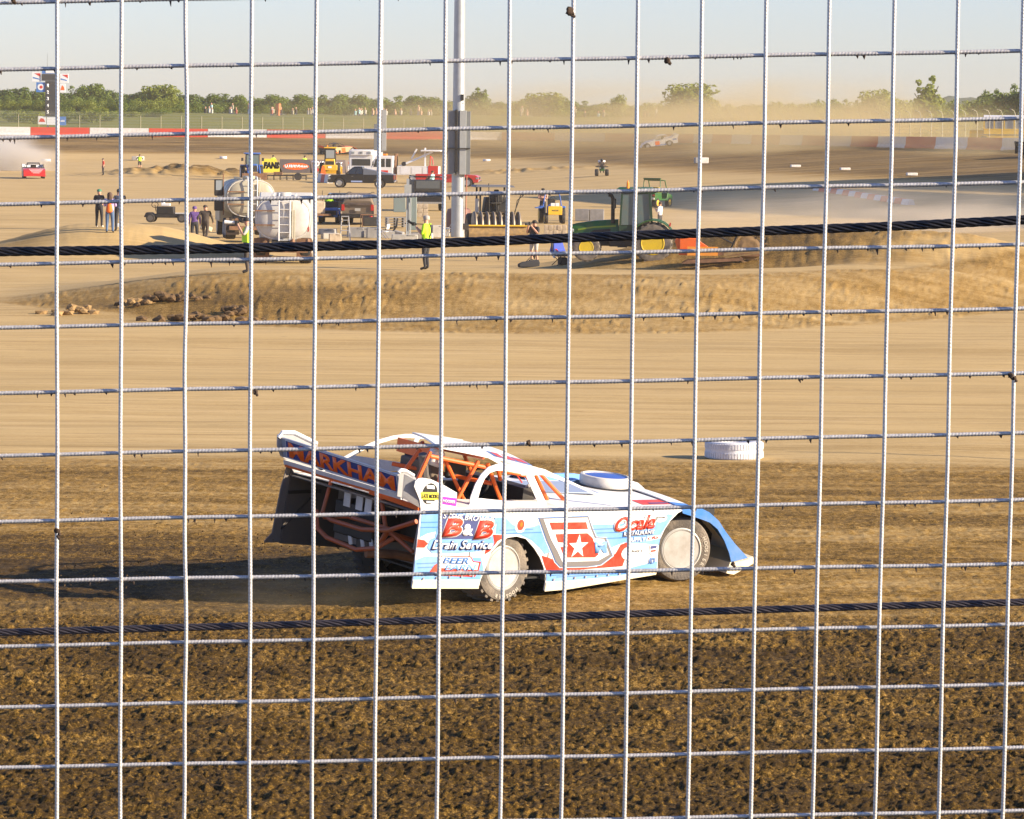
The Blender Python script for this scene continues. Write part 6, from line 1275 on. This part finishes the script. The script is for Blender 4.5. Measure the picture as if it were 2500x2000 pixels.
# block walls, barriers and clutter round the equipment
def blockwall(u, v, nx, nz, bw, bh, m, label, head=0, d=.45, name='block_wall', Y=None):
    p = G(u, v) if Y is None else at(u, Y, v); o = thing(name, label, 'wall', p, head); me = MB().box((0, 0, 0), (bw*.98, d, bh*.975)).mesh('block', m)
    for k in range(nz):
        for i in range(nx):
            b = P('block', me, None, o, sm=False, bevel=.015); b.location = ((i-(nx-1)/2)*bw+(0.02*((i*7+k*3) % 3-1)), .02*((i+k) % 2), bh*(k+.5)); b.rotation_euler = (0, 0, .02*((i*5+k) % 3-1))
    return o
blockwall(1356, 574, 5, 2, .23, .26, TANC, 'pale tan wall of stacked stone blocks under the small blue tractor')
blockwall(1026, 531, 3, 3, .30, .27, TANC, 'short stack of tan blocks behind the grey cabinets', .05)
blockwall(1440, 540, 2, 1, .85, .72, CONCG, 'two grey concrete blocks standing left of the green tractor cab', -.08, .6, 'concrete_blocks')
for (u, v, l_, h_, hd_, lab, m) in ((868, 580, .85, .50, .1, 'grey concrete block beside the aluminium step ladder', CONCG), (886, 580, .75, .50, -.05, 'pale concrete block in the low row below the brown car', CONC), (912, 582, .7, .52, .1, 'grey concrete block at the right of the low row', CONCG),
                              (988, 589, 1.3, .32, .05, 'long pale kerb block lying left of the photographer in yellow', CONC), (1030, 584, 1.1, .3, -.1, 'long pale kerb block just behind the photographer in yellow', CONC), (1068, 580, .62, .62, .2, 'pale upright concrete block right of the photographer', CONC), (1084, 577, .6, .45, 0, 'rough pale concrete block beside the folding chair', CONC),
                              (806, 584, .85, .30, .3, 'light concrete slab leaning left of the ladder', CONC), (818, 590, .6, .38, .1, 'square pale concrete block at the foot of the ladder', TANC), (800, 572, .9, .28, -.2, 'grey slab on the heap left of the ladder', CONCG), (764, 520, .95, .6, .1, 'tan stone block beyond the white tank truck', TANC)):
    p = G(u, v); o = thing('concrete_block', lab, 'block', p, hd_); P('block', MB().box((0, 0, h_/2), (l_, .5, h_), top=(.96, .94)), m, o, bevel=.03); P('chipped_edge', MB().box((l_*.25, -.24, h_*.92), (l_*.3, .04, .05)), m, o, bevel=.01)
# step ladder
p = G(843, 588); o = thing('step_ladder', 'aluminium step ladder standing among concrete blocks', 'ladder', p, .1); k_ = 1
for s in (-1, 1): P('rail', MB().tube([(s*.24, 0, 0), (s*.17, .35, 1.15)], .022), ALU, o); P('rail', MB().tube([(s*.22, .75, 0), (s*.17, .38, 1.15)], .015), ALU, o)
for i in range(4): P('step', MB().box((0, .07+.075*i, .24+.25*i), (.42-.03*i, .09, .03)), ALU, o)
P('top', MB().box((0, .37, 1.17), (.38, .16, .04)), ALU, o)
# grey cabinets on a post
p = G(995, 575); o = thing('electrical_cabinet', 'grey green electrical cabinets on a steel post left of the photographer', 'electrical cabinet', p, .05); s = FPX/p.y
P('post', MB().box((0, .05, 1.45), (.14, .14, 2.9)), STEEL, o)
P('cabinet', MB().box((-.42, 0, 1.55), (.62, .35, .72)), CABG, o, bevel=.02); P('cabinet', MB().box((.25, .1, 1.15), (.42, .35, 1.75)), CABG, o, bevel=.02); P('sloped_lid', MB().loft([[(-.73, -.18, 1.92), (-.11, -.18, 1.92), (-.11, .18, 1.92), (-.73, .18, 1.92)], [(-.73, .1, 2.02), (-.11, .1, 2.02), (-.11, .18, 2.02), (-.73, .18, 2.02)]]), CABG, o)
for x in (-.06, .06, .14): P('conduit', MB().cyl((x, -.12, 0), (x, -.12, 1.5+x*3), .028), STEEL, o)
P('arm', MB().tube([(-.15, -.1, .62), (.9, -.1, .58)], .025), BLACKM, o); P('meter_box', MB().box((0, -.06, 2.35), (.36, .16, .5)), BOXL, o)
p = G(958, 582); o = thing('scrap_heap', 'heap of dark bent pipes and grey rubble left of the cabinets', 'rubble', p)
P('rubble', (lambda m_: ([clod_(m_, (random.uniform(-.6, .6), random.uniform(-.3, .3), random.uniform(.05, .4)), random.uniform(.14, .3)) for _ in range(9)], m_)[1])(MB()) if False else MB().box((-.3, 0, .2), (.7, .5, .4), rot=(.1, .1, .3)).box((.3, .1, .18), (.5, .5, .36), rot=(0, .2, -.2)), CONCG, o, bevel=.04)
P('pipe', MB().tube([(.0, 0, .3), (.2, 0, .6), (.25, 0, 1.0)], .05).tube([(-.5, -.1, .4), (.2, -.1, .55)], .03), BLACKM, o)
# folding chairs
def chair(u, v, head, label, m, k=1.0):
    p = G(u, v); o = thing('folding_chair', label, 'chair', p, head)
    P('seat', MB().box((0, 0, .43*k), (.4*k, .42*k, .03)), m, o, bevel=.01); P('backrest', MB().box((-.24*k, 0, .72*k), (.03, .42*k, .3*k), rot=(0, -.2, 0)), m, o, bevel=.01)
    for s in (-1, 1): P('leg', MB().tube([(.2*k, s*.2*k, 0), (-.25*k, s*.2*k, .88*k)], .013), CHROME, o); P('leg', MB().tube([(-.22*k, s*.2*k, 0), (.15*k, s*.2*k, .43*k)], .013), CHROME, o)
    return o
chair(1098, 578, R_(200), 'white metal folding chair at the foot of the big light pole', WHITE, .95); chair(938, 584, R_(160), 'white folding chair left of the rubble heap', WHITE, .85)
# camp chair with coloured jacket on the crest
p = G(1366, 648); o = thing('camp_chair', 'dark camp chair with a red, white and blue jacket on it beside the tractor', 'chair', p, R_(-60))
P('seat', MB().box((0, 0, .38), (.42, .46, .05)), DKCLOTH, o, bevel=.02); P('backrest', MB().box((-.22, 0, .64), (.05, .48, .5), rot=(0, -.15, 0)), DKCLOTH, o, bevel=.02)
for x in (-.2, .2):
    for y in (-.22, .22): P('leg', MB().tube([(x, y, 0), (x*.6, -y, .40)], .014), BLACKM, o)
P('bag', MB().box((.05, .1, .16), (.3, .3, .3)), BRCLOTH, o, bevel=.06)
j = thing('jacket', 'red, white and blue jacket draped over the camp chair', 'jacket', p+Vector((.02, .1, .45)), R_(-60))
P('cloth', MB().loft([[(-.30, -.2, .42), (-.15, -.2, .42), (-.15, .2, .42), (-.30, .2, .42)], [(-.32, -.28, .1), (-.05, -.26, .1), (-.05, .26, .1), (-.32, .28, .1)], [(-.2, -.3, -.1), (.25, -.28, -.12), (.25, .28, -.12), (-.2, .3, -.1)]]), mat('blue_cloth', (.05, .09, .45), .8), j, bevel=.03)
P('red_panel', MB().box((.05, -.2, .04), (.2, .1, .16), rot=(0, .6, 0)), RCLOTH, j); P('white_panel', MB().box((.1, -.30, -.02), (.16, .03, .3), rot=(0, .6, 0)), WCLOTH, j)
# low black kart with steering wheel, white boxes on it
p = G(402, 549); o = thing('service_cart', 'low black open service cart with a steering wheel behind the left mound', 'cart', p+Vector((0, 1.2, .1)), R_(178))
P('bed', MB().box((-.35, 0, .38), (1.9, 1.0, .22)), BLACKM, o, bevel=.03); P('console', MB().box((.05, 0, .68), (.95, .85, .4)), BLACKM, o, bevel=.03); P('nose', MB().box((.95, 0, .42), (.6, .8, .26), top=(.6, .9)), BLACKM, o, bevel=.05)
P('steering_wheel', MB().tube([(.66+.18*math.cos(a), .05, .98+.15*math.sin(a)) for a in np.linspace(0, 2*PI, 15)], .02).cyl((.66, .05, .98), (.6, .05, .6), .02), BLACKM, o)
wheels4(o, (-.9, .85), .5, .25, .2, GREYD)
t = thing('storage_box', 'white boxes and rags piled on the black service cart', 'box', p+Vector((-.05, 1.2, 1.0))); P('box', MB().box((0, 0, .09), (.5, .4, .14)).box((-.16, 0, .18), (.2, .3, .08)), WHITE, t, bevel=.02); P('tray', MB().box((1.0, -.1, -.38), (.9, .4, .05)), WHITED, t)
p = G(503, 566); o = thing('seat_cushion', 'beige padded cushion lying tilted on the mound left of the tank trucks', 'cushion', p+Vector((0, 0, .18)), .2); o.rotation_euler = (.5, .35, .1)
P('pad', MB().box((-.15, 0, 0), (.30, .42, .16)).box((.17, 0, 0), (.30, .42, .17)), mat('beige_canvas', (.55, .46, .30), .8, dirt=.3), o, bevel=.05)
p = G(288, 556); o = thing('paper_bag', 'white crumpled bag at the feet of the person in dark clothes', 'bag', p+Vector((-.05, .3, 0))); P('bag', MB().box((0, 0, .08), (.28, .22, .16), top=(.7, .8)), WHITE, o, bevel=.03)

# clods heaped on the berm at left
for (u, v, w_, n_, lab, m) in ((183, 765, .75, 26, 'heap of broken pale clods at the left end of the berm', MUDL), (400, 738, 1.25, 44, 'long dark heap of clods on the left of the berm', MUD), (568, 770, .5, 16, 'single high clod heap in front of the fence post gap', MUD), (478, 787, 1.3, 36, 'flat trail of clods along the lower edge of the berm', MUD), (330, 745, .5, 14, 'small clod group between the two larger heaps', MUDL)):
    c_ = G(u, v); o = thing('clod_heap', lab, 'dirt clods', c_); mb = MB(); r5 = random.Random(u)
    for i in range(n_):
        x = r5.gauss(0, w_*.5); y = r5.gauss(0, .35); s = r5.uniform(.05, .16); z = float(T(c_.x+x, c_.y+y))-c_.z+s*.3+max(0, .18*(1-abs(x)/w_))*r5.random()
        bm = bmesh.new(); bmesh.ops.create_icosphere(bm, subdivisions=1, radius=1)
        mb.add([Vector((x, y, z))+Vector((q.co.x*s*1.3, q.co.y*s, q.co.z*s*.8))*r5.uniform(.7, 1.25) for q in bm.verts], [tuple(q.index for q in f.verts) for f in bm.faces]); bm.free()
    pc = P('clods', mb, m, o, sm=False); pc['kind'] = 'stuff'

# ================================================ people in the infield
p = G(1040, 660); o = person('photographer in a bright yellow green shirt with grey hair looking at a camera', p, R_(165), 1.72, 'phone', top=HIVIS, legs=DKCLOTH, hair=HAIRG, wide=1.25)
c = thing('camera', 'small black camera held up by the grey haired photographer', 'camera', p+Vector((-.40, .05, 1.45)), R_(165)); P('camera_body', MB().box((0, 0, 0), (.08, .14, .11)), BLACKM, c, bevel=.01); P('lens', MB().cyl((.03, 0, 0), (.2, 0, .1), .035, .045), BLACKM, c)
P('strap', MB().tube([(-.12, .1, 1.0), (-.19, .05, 1.25), (-.08, -.1, 1.46)], .02, 5), BLACKM, o)
p = G(1304, 640); o = person('photographer in a black shirt and light shorts seen from the front, camera at his eyes', p, R_(225), 1.72, 'camera', top=DKCLOTH, legs=GRCLOTH, shin=SKIN, hair=HAIRK, wide=1.2)
handcam(o, 'black camera held to the eyes of the man in shorts', .98); P('badge', MB().box((.19, .05, 1.08), (.01, .06, .1)), WHITE, o)
p = G(1290, 653); o = thing('camera_bag', 'black camera bag on the ground at the feet of the man in shorts', 'bag', p, .2); P('bag', MB().loft([[(-.38, -.12, 0), (.40, -.12, 0), (.40, .14, 0), (-.38, .14, 0)], [(-.40, -.13, .12), (.42, -.13, .18), (.42, .13, .18), (-.40, .13, .12)], [(-.25, -.08, .2), (.38, -.08, .30), (.38, .08, .30), (-.25, .08, .2)]]), DKCLOTH, o, bevel=.03); P('handle', MB().tube([(-.1, 0, .2), (.05, 0, .36), (.2, 0, .27)], .015), BLACKM, o)
p = G(603, 668); o = person('photographer in a yellow green vest aiming a long white lens to the left', p, R_(185), 1.70, 'camera', top=GRCLOTH, legs=BRCLOTH, hair=HAIRK, hairkind='cap', vest=HIVIS, wide=1.1)
c = thing('camera', 'camera with a long white lens held by the photographer in the vest', 'camera', p+Vector((-.33, -.02, 1.55)), R_(182)); P('camera_body', MB().box((0, 0, 0), (.09, .15, .12)), BLACKM, c, bevel=.01); P('lens', MB().cyl((.04, 0, 0), (.20, 0, 0), .045, .05, 12).cyl((.20, 0, 0), (.36, 0, .01), .055, .065, 12), WHITE, c)
person('person in black with a green cap standing at left on the mound', G(242, 556), R_(75), 1.62, 'fold', top=DKCLOTH, legs=DKCLOTH, hair=mat('green_cap_cloth', (.05, .2, .12), .8), hairkind='cap', shoes=WHITE)
o = person('long haired person with a purple top and blue jeans in the middle on the mound', G(268, 569), R_(88), 1.70, 'phone', top=LILAC, legs=JEANS, hair=HAIRB, hairkind='long', shoes=BRCLOTH)
bp_ = thing('drawstring_bag', 'bright orange drawstring bag on the back of the long haired person', 'bag', G(268, 569)+Vector((0, -.16, 1.02)), R_(88)); P('bag', MB().lathe([(.03, .26), (.10, .16), (.14, 0), (.13, -.12), (.05, -.18), (.004, -.19)], 14, (0, 0, 0), 'z'), OCLOTH, bp_); P('cord', MB().tube([(0, .05, .24), (.02, .12, .40)], .008).tube([(0, -.05, .24), (.02, -.12, .40)], .008), WHITE, bp_)
person('tall person in dark navy clothes holding up a phone at right on the mound', G(291, 566), R_(110), 1.78, 'phone', top=mat('navy_cloth', (.02, .03, .07), .8), sleeve=DKCLOTH, legs=DKCLOTH, hair=HAIRK)
person('person in a purple hooded top walking behind the left mound', at(475, 166, 560), R_(95), 1.70, 'stand', top=PURCLOTH, fore=PURCLOTH, legs=DKCLOTH, hair=PURCLOTH)
person('person in brown clothes and cap walking away left of the cream tank truck', at(501, 166, 560), R_(80), 1.76, 'walk', top=BRCLOTH, fore=BRCLOTH, legs=BRCLOTH, hair=BRCLOTH, hairkind='cap', wide=1.1)
person('person in a red shirt and dark cap standing alone on the far sand', G(252, 429), R_(200), 1.62, 'stand', top=RCLOTH, legs=DKCLOTH, hair=HAIRK, hairkind='cap')
person('person in a yellow green vest and dark shorts on the far sand', G(341, 414), R_(-80), 1.62, 'hips', top=DKCLOTH, legs=DKCLOTH, shin=SKIN, hair=HAIRK, vest=HIVIS)
person('person in a white shirt and black trousers standing behind the green tractor', G(1611, 566), R_(150), 1.62, 'phone', top=WCLOTH, legs=DKCLOTH, hair=HAIRB)
person('person in a pale teal shirt beside the tow truck', at(1056, 268, 440)+Vector((0, 0, .2)), R_(150), 1.78, 'phone', top=TEAL, legs=mat('teal_trousers', (.1, .18, .18), .8), hair=HAIRB)
person('dark haired person in brown behind the amber light bar', at(1325, 208, 540)+Vector((0, 0, .25)), R_(-95), 1.75, 'fold', top=BRCLOTH, sleeve=SKIN, legs=DKCLOTH, hair=HAIRK)

# ================================================ race cars on the far track
def farcar(u, v, Y, head, roll, paint, pr, label, trim=WHITE, numc=ORLET, dz=0, scale=1.0, hoodm=None, slope=0):
    p = G(u, v) if Y is None else at(u, Y, v); p = p+Vector((0, 0, dz)); o = thing('race_car', label, 'race car', p); o.rotation_euler = (Matrix.Rotation(head, 3, 'Z') @ Matrix.Rotation(-slope, 3, 'Y') @ Matrix.Rotation(roll, 3, 'X')).to_euler()
    for s in (-1, 1):
        P('side_panel', MB().prism([(-2.4, .25), (-2.4, 1.0), (-.5, .95), (1.2, .85), (1.55, .78), (1.2, .6), (1.05, .25), (-.7, .15), (-.85, .6), (-1.3, .72), (-1.7, .55), (-1.8, .25)], s*1.0, s*.98), paint, o, sm=False)
        P('number', MB().box((.2, s*1.006, .55), (.55, .008, .5)), numc, o, sm=False); P('print', MB().box((-2.0, s*1.006, .75), (.5, .008, .2)), pr, o, sm=False); P('print', MB().box((-.2, s*1.006, .28), (1.4, .008, .1)), pr, o, sm=False)
        P('fin', MB().prism([(-2.5, 1.0), (-2.6, 1.3), (-2.2, 1.3), (-1.7, 1.0)], s*1.0, s*.98), trim, o, sm=False)
        P('window_post', MB().tube([(-1.3, s*.6, .95), (-1.0, s*.55, 1.4), (.0, s*.5, 1.38), (.5, s*.75, .95)], .03), trim, o)
        wheel(o, (-1.3, s*.85, .35), .36, .3, ALU, RUBD, out=s, n=18); wheel(o, (1.45, s*.85, .34), .34, .25, ALU, RUBD, out=s, n=18)
    P('deck', MB().grid([[(x, y, z) for y in (-.98, 0, .98)] for x, z in ((-2.4, 1.0), (-.6, .96))]), hoodm or trim, o, thick=.02); P('hood', MB().grid([[(x, y, z+.04*(1-abs(y))) for y in (-.98, -.5, 0, .5, .98)] for x, z in ((.4, .93), (1.5, .82), (2.0, .6), (2.35, .22))]), hoodm or paint, o, thick=.02)
    P('roof', MB().grid([[(x, y, z) for y in (-.55, 0, .55)] for x, z in ((-1.0, 1.42), (-.4, 1.45), (.1, 1.36))]), trim, o, thick=.02); P('spoiler', MB().box((-2.45, 0, 1.14), (.03, 1.9, .26), rot=(0, -.2, 0)), pr, o, sm=False)
    P('seat', MB().box((-.6, .0, .9), (.3, .5, .7)), BLACKM, o); P('floor', MB().box((-.1, 0, .25), (3.8, 1.8, .03)).box((-2.3, 0, .6), (.02, 1.8, .5)), BLACKM, o, sm=False)
    return o
RC = farcar(82, 436, None, R_(-80), 0, REDP, WPRINT, 'red race car coming towards the camera with dust behind it', trim=BLACKM, numc=WPRINT, scale=.9)
for k, (z, w_) in enumerate(((.80, 1.3), (.68, 1.1), (.57, .9), (.47, .6))):
    x_ = float(np.interp(z, [.22, .6, .82], [2.35, 2.0, 1.5])); P('nose_print', MB().box((x_+.03, .15, z+.05), (.03, w_, .05), rot=(0, .9, 0)), WPRINT, RC, sm=False)
P('bull_bar', MB().tube([(1.2, -.9, 1.0), (.8, -.8, 1.25), (.8, .8, 1.25), (1.2, .9, 1.0)], .03), BLACKM, RC)
farcar(828, 364, 455, R_(28), R_(3), mat('cream_orange', (.62, .42, .22), .5), ORLET, 'cream and orange race car powering up the far bank above the yellow loader', trim=DKCLOTH, numc=ORLET, hoodm=ORANGE, slope=R_(6))
farcar(1608, 376, 443, R_(183), R_(-5), WHITE, BLUE, 'white and blue race car with an orange panel sliding on the far bank', trim=WHITE, numc=ORLET, slope=R_(-9))
farcar(2530, 396, 300, R_(60), 0, mat('dark_brown_paint', (.08, .05, .04), .5), BPRINT, 'dark race car cut off at the right edge below the bus', trim=DKCLOTH, numc=REDV)

# clods and crumbs thrown up behind the sliding car
sp = MB(); r6 = random.Random(3)
for i in range(1500):
    d = r6.random()**.8*4.6; x = -.1-d; y = 34.9+r6.uniform(-.3, 1.5)+d*.25*r6.random(); z = max(.01, abs(r6.gauss(0, .14+.07*d)))
    s = r6.uniform(.004, .014)*(1 if r6.random() < .93 else 2.0); c_ = Vector((x, y, z)); q = [c_+Vector((r6.uniform(-1, 1), r6.uniform(-1, 1), r6.uniform(-1, 1))).normalized()*s for _ in range(4)]
    sp.add(q, [(0, 1, 2), (0, 2, 3), (0, 3, 1), (1, 3, 2)])
o = P('dirt_spray', sp, MUD, sm=False); tag(o, 'spray of dirt crumbs flying behind the rear wheels of the near race car', 'dirt', kind='stuff')

# more gear between the ladder and the poles
p = G(905, 560); o = thing('generator', 'dark portable generator standing between the concrete blocks and the brown car', 'generator', p, .2)
P('housing', MB().box((0, 0, .42), (.9, .55, .5)), BLACKM, o, bevel=.04); P('frame', MB().tube([(-.5, -.32, .1), (-.5, -.32, .78), (.5, -.32, .78), (.5, -.32, .1)], .025).tube([(-.5, .32, .1), (-.5, .32, .78), (.5, .32, .78), (.5, .32, .1)], .025), RUST, o); P('fuel_lid', MB().cyl((0, 0, .67), (0, 0, .72), .1), REDP, o)
p = G(965, 556); o = thing('pallet_stack', 'grey weathered pallets stacked behind the rubble heap', 'pallets', p, .15)
for k in range(4):
    for j in range(5): P('board', MB().box((0, -.4+.2*j, .14+.14*k), (1.1, .12, .03)), CONCG, o, sm=False)
    for x in (-.45, 0, .45): P('bearer', MB().box((x, 0, .07+.14*k), (.1, .95, .09)), CONCG, o, sm=False)
p = at(757, 200, 540); o = thing('utility_trailer', 'flat low trailer with tan load between the tank truck and the golf cart', 'trailer', p, R_(10)); P('bed', MB().box((0, 0, .55), (2.2, 1.4, .1)), RUST, o); P('load', MB().box((0, 0, .95), (1.6, 1.0, .7)), TANC, o, bevel=.05); wheels4(o, (0,), .8, .3, .2, GREYD)

# ------------------------------------------------ wire mesh fence in front of the camera and its two steel ropes
FY = 5.55
def fp(u, v, Y=FY): return hgt(u, v, Y)
nf = thing('catch_fence', 'close steel wire mesh fence filling the whole view in front', 'fence', (0, FY, 0))
def ribbed(L, r, amp, pitch, n=8, ppr=4, period=None, gap=0, phase=0, wob=0):
    k = int(L/pitch*ppr)+1; t = np.linspace(0, L, k); a = np.linspace(0, 2*PI, n, endpoint=False)
    g = np.ones(k)
    if period:
        f = ((t-phase) % period)/period; g = np.clip((1-gap-f)/.03, 0, 1)*np.clip(f/.03, 0, 1)
    tw = 2*PI*t[:, None]/pitch; 
    rad = r+amp*g[:, None]*np.maximum(0, np.cos(tw+a[None, :]*1.0))**1.2
    dx = wob*np.sin(t*9.1+.4)+wob*.6*np.sin(t*23.0+1.7); dy = wob*.5*np.sin(t*13.0)
    X = rad*np.cos(a)+dx[:, None]; Y = rad*np.sin(a)+dy[:, None]; Z = np.repeat(t[:, None], n, 1)
    co = np.stack([X, Y, Z], -1).reshape(-1, 3); idx = np.arange(k*n).reshape(k, n); nx = np.roll(idx, -1, 1)
    q = np.stack([idx[:-1], nx[:-1], nx[1:], idx[1:]], -1).reshape(-1, 4)
    me = bpy.data.meshes.new('wire'); me.from_pydata(co.tolist(), [], q.tolist()); me.polygons.foreach_set('use_smooth', [True]*len(me.polygons)); me.materials.append(WIREV); return me
D_ = 1.15955
tu = [-14+D_*0, 121, 256, 395, 530, 666, 801, 939, 1074, 1208, 1344, 1479, 1614, 1747, 1884, 2018, 2155]
bu = [-14, 120, 254, 390, 525, 657, 789, 919, 1053, 1181, 1314, 1447, 1580, 1710, 1841, 1975, 2110]
VL = 5.75
vme = ribbed(VL, .0031, .00040, .0054, 8, 4, wob=.0012)
tops = []
for i in range(-4, 21):
    if 0 <= i < 17: a, b = tu[i]*D_, bu[i]*D_
    elif i < 0: a, b = (tu[1]+(i-1)*135.6)*D_, (bu[1]+(i-1)*132.8)*D_
    else: a, b = (tu[16]+(i-16)*135.6)*D_, (bu[16]+(i-16)*132.8)*D_
    p, q = fp(a, 0), fp(b, 2000); d = (p-q).normalized(); base = q-d*((q.z+.05)/d.z)
    o = P('wire', vme, None, nf, sm=False); o.location = (base.x, base.y-FY-.0033, base.z)
    o.rotation_euler = Vector(d).to_track_quat('Z', 'Y').to_euler(); tops.append(base.x+d.x*(4-base.z)/d.z)
hl = [5, 146, 290, 430, 557, 690, 828, 960, 1099, 1225, 1362, 1490, 1617, 1752]
hr = [-33, 107, 249, 384, 515, 650, 786, 912, 1053, 1188, 1315, 1441, 1575, 1708]
per = (tops[-1]-tops[0])/(len(tops)-1)
hme = ribbed(4.2, .0031, .00060, .0053, 8, 4, period=per/math.cos(R_(1.7)), gap=.17, wob=.0009)
rows_ = list(zip(hl, hr))+[(1752+133*i, 1708+133*i) for i in range(1, 4)]+[(5-136*i, -33-136*i) for i in range(1, 3)]
for a, b in rows_:
    p, q = fp(0, a*D_), fp(2500, b*D_); d = (q-p).normalized(); st = tops[4]-per*8     # start at a crossing
    s_0 = p+d*((st-p.x)/d.x)
    o = P('wire', hme, None, nf, sm=False); o.location = (s_0.x, s_0.y-FY+.0033, s_0.z); o.rotation_euler = d.to_track_quat('Z', 'Y').to_euler()
# mud stuck on the wires
def clod(mb, c, s, rr):
    bm = bmesh.new(); bmesh.ops.create_icosphere(bm, subdivisions=2, radius=1)
    vs = [Vector(c)+Vector((v.co.x*s[0], v.co.y*s[1], v.co.z*s[2]))*rr.uniform(.7, 1.25) for v in bm.verts]
    mb.add(vs, [tuple(v.index for v in f.verts) for f in bm.faces]); bm.free()
rr = random.Random(5)
for (u, v, s) in ((1199, 24, .0095), (1205, 30, .006), (1405, 127, .008), (537, 826, .0065), (1112, 932, .0062), (2128, 791, .0075), (2136, 797, .006), (120, 1118, .0075), (122, 1130, .005), (1543, 1188, .0055), (28, 1, .006)):
    p = fp(u*D_, v*D_, FY-.004); mb = MB(); s *= .62; clod(mb, (p.x, p.y-FY, p.z), (s, s*.8, s*1.2), rr); clod(mb, (p.x+s*.8, p.y-FY, p.z-s), (s*.6, s*.5, s*.7), rr); P('mud_clump', mb, mat('old_dark_mud', (.05, .03, .018), .95), nf)
mb = MB()
for (a, b) in rows_[:14]:
    for j in range(26):
        if rr.random() < .75:
            t = rr.random(); u = 2500*t; v = (a+(b-a)*t)*D_; p = fp(u, v, FY+.003); h = rr.uniform(.002, .0065)*(1.4 if rr.random() < .2 else 1); ww = rr.uniform(.0012, .0032)
            mb.cyl((p.x-ww*.3, 0.003, p.z-.0026), (p.x+rr.uniform(-.001, .001), 0.003, p.z-.0028-h), ww, .0004, 5)
P('mud_drips', mb, mat('dark_drip', (.06, .04, .03), .8), nf)['kind'] = 'stuff'
def rope(name, label, pts, R, Y, m):
    pts = [fp(u*D_, v*D_, Y) for u, v in pts]; xs = [p.x for p in pts]; zs = [p.z for p in pts]
    x0, x1 = xs[0]-1.1, xs[-1]+1.1; n = int((x1-x0)/.0035); X = np.linspace(x0, x1, n)
    s_l = (zs[1]-zs[0])/(xs[1]-xs[0]); s_r = (zs[-1]-zs[-2])/(xs[-1]-xs[-2])
    Z = np.interp(X, xs, zs); Z = np.where(X < xs[0], zs[0]+(X-xs[0])*s_l, Z); Z = np.where(X > xs[-1], zs[-1]+(X-xs[-1])*s_r, Z)
    kk = 41; Z = np.convolve(np.pad(Z, kk//2, mode='edge'), np.ones(kk)/kk, 'valid')
    Z[:kk] = Z[kk]; Z[-kk:] = Z[-kk-1]
    o = thing(name, label, 'steel rope', ((x0+x1)/2, Y, float(Z[n//2])))
    sr = R*.36; hr_ = R-sr; lay = R*15.5; V = []; F = []; m6 = 7
    for k in range(6):
        ph = 2*PI*X/lay+k*PI/3; cy_ = hr_*np.cos(ph); cz = Z+hr_*np.sin(ph); base = len(V)
        for j in range(n):
            for q in range(m6):
                a = 2*PI*q/m6+.3; V.append((X[j]-o.location.x, cy_[j]+sr*math.cos(a), cz[j]+sr*math.sin(a)-o.location.z))
        F += [(base+j*m6+q, base+j*m6+(q+1) % m6, base+(j+1)*m6+(q+1) % m6, base+(j+1)*m6+q) for j in range(n-1) for q in range(m6)]
    me = bpy.data.meshes.new('strands'); me.from_pydata(V, [], F); me.polygons.foreach_set('use_smooth', [True]*len(me.polygons)); me.materials.append(m)
    P('strands', me, None, o, sm=False); return o
rope('steel_rope', 'thick black twisted steel rope crossing above the middle, higher at right', [(0, 530), (400, 525), (663, 519), (895, 513), (1200, 501), (1530, 489), (1870, 477), (2156, 463)], .0077, FY+.017, ROPE)
rope('steel_rope', 'thinner dark twisted steel rope crossing below the race car', [(0, 1332), (520, 1318), (1080, 1301), (1600, 1284), (2156, 1268)], .0060, FY+.015, mat('brown_steel_rope', (.05, .042, .048), .42, metal=.3, spec=.6))
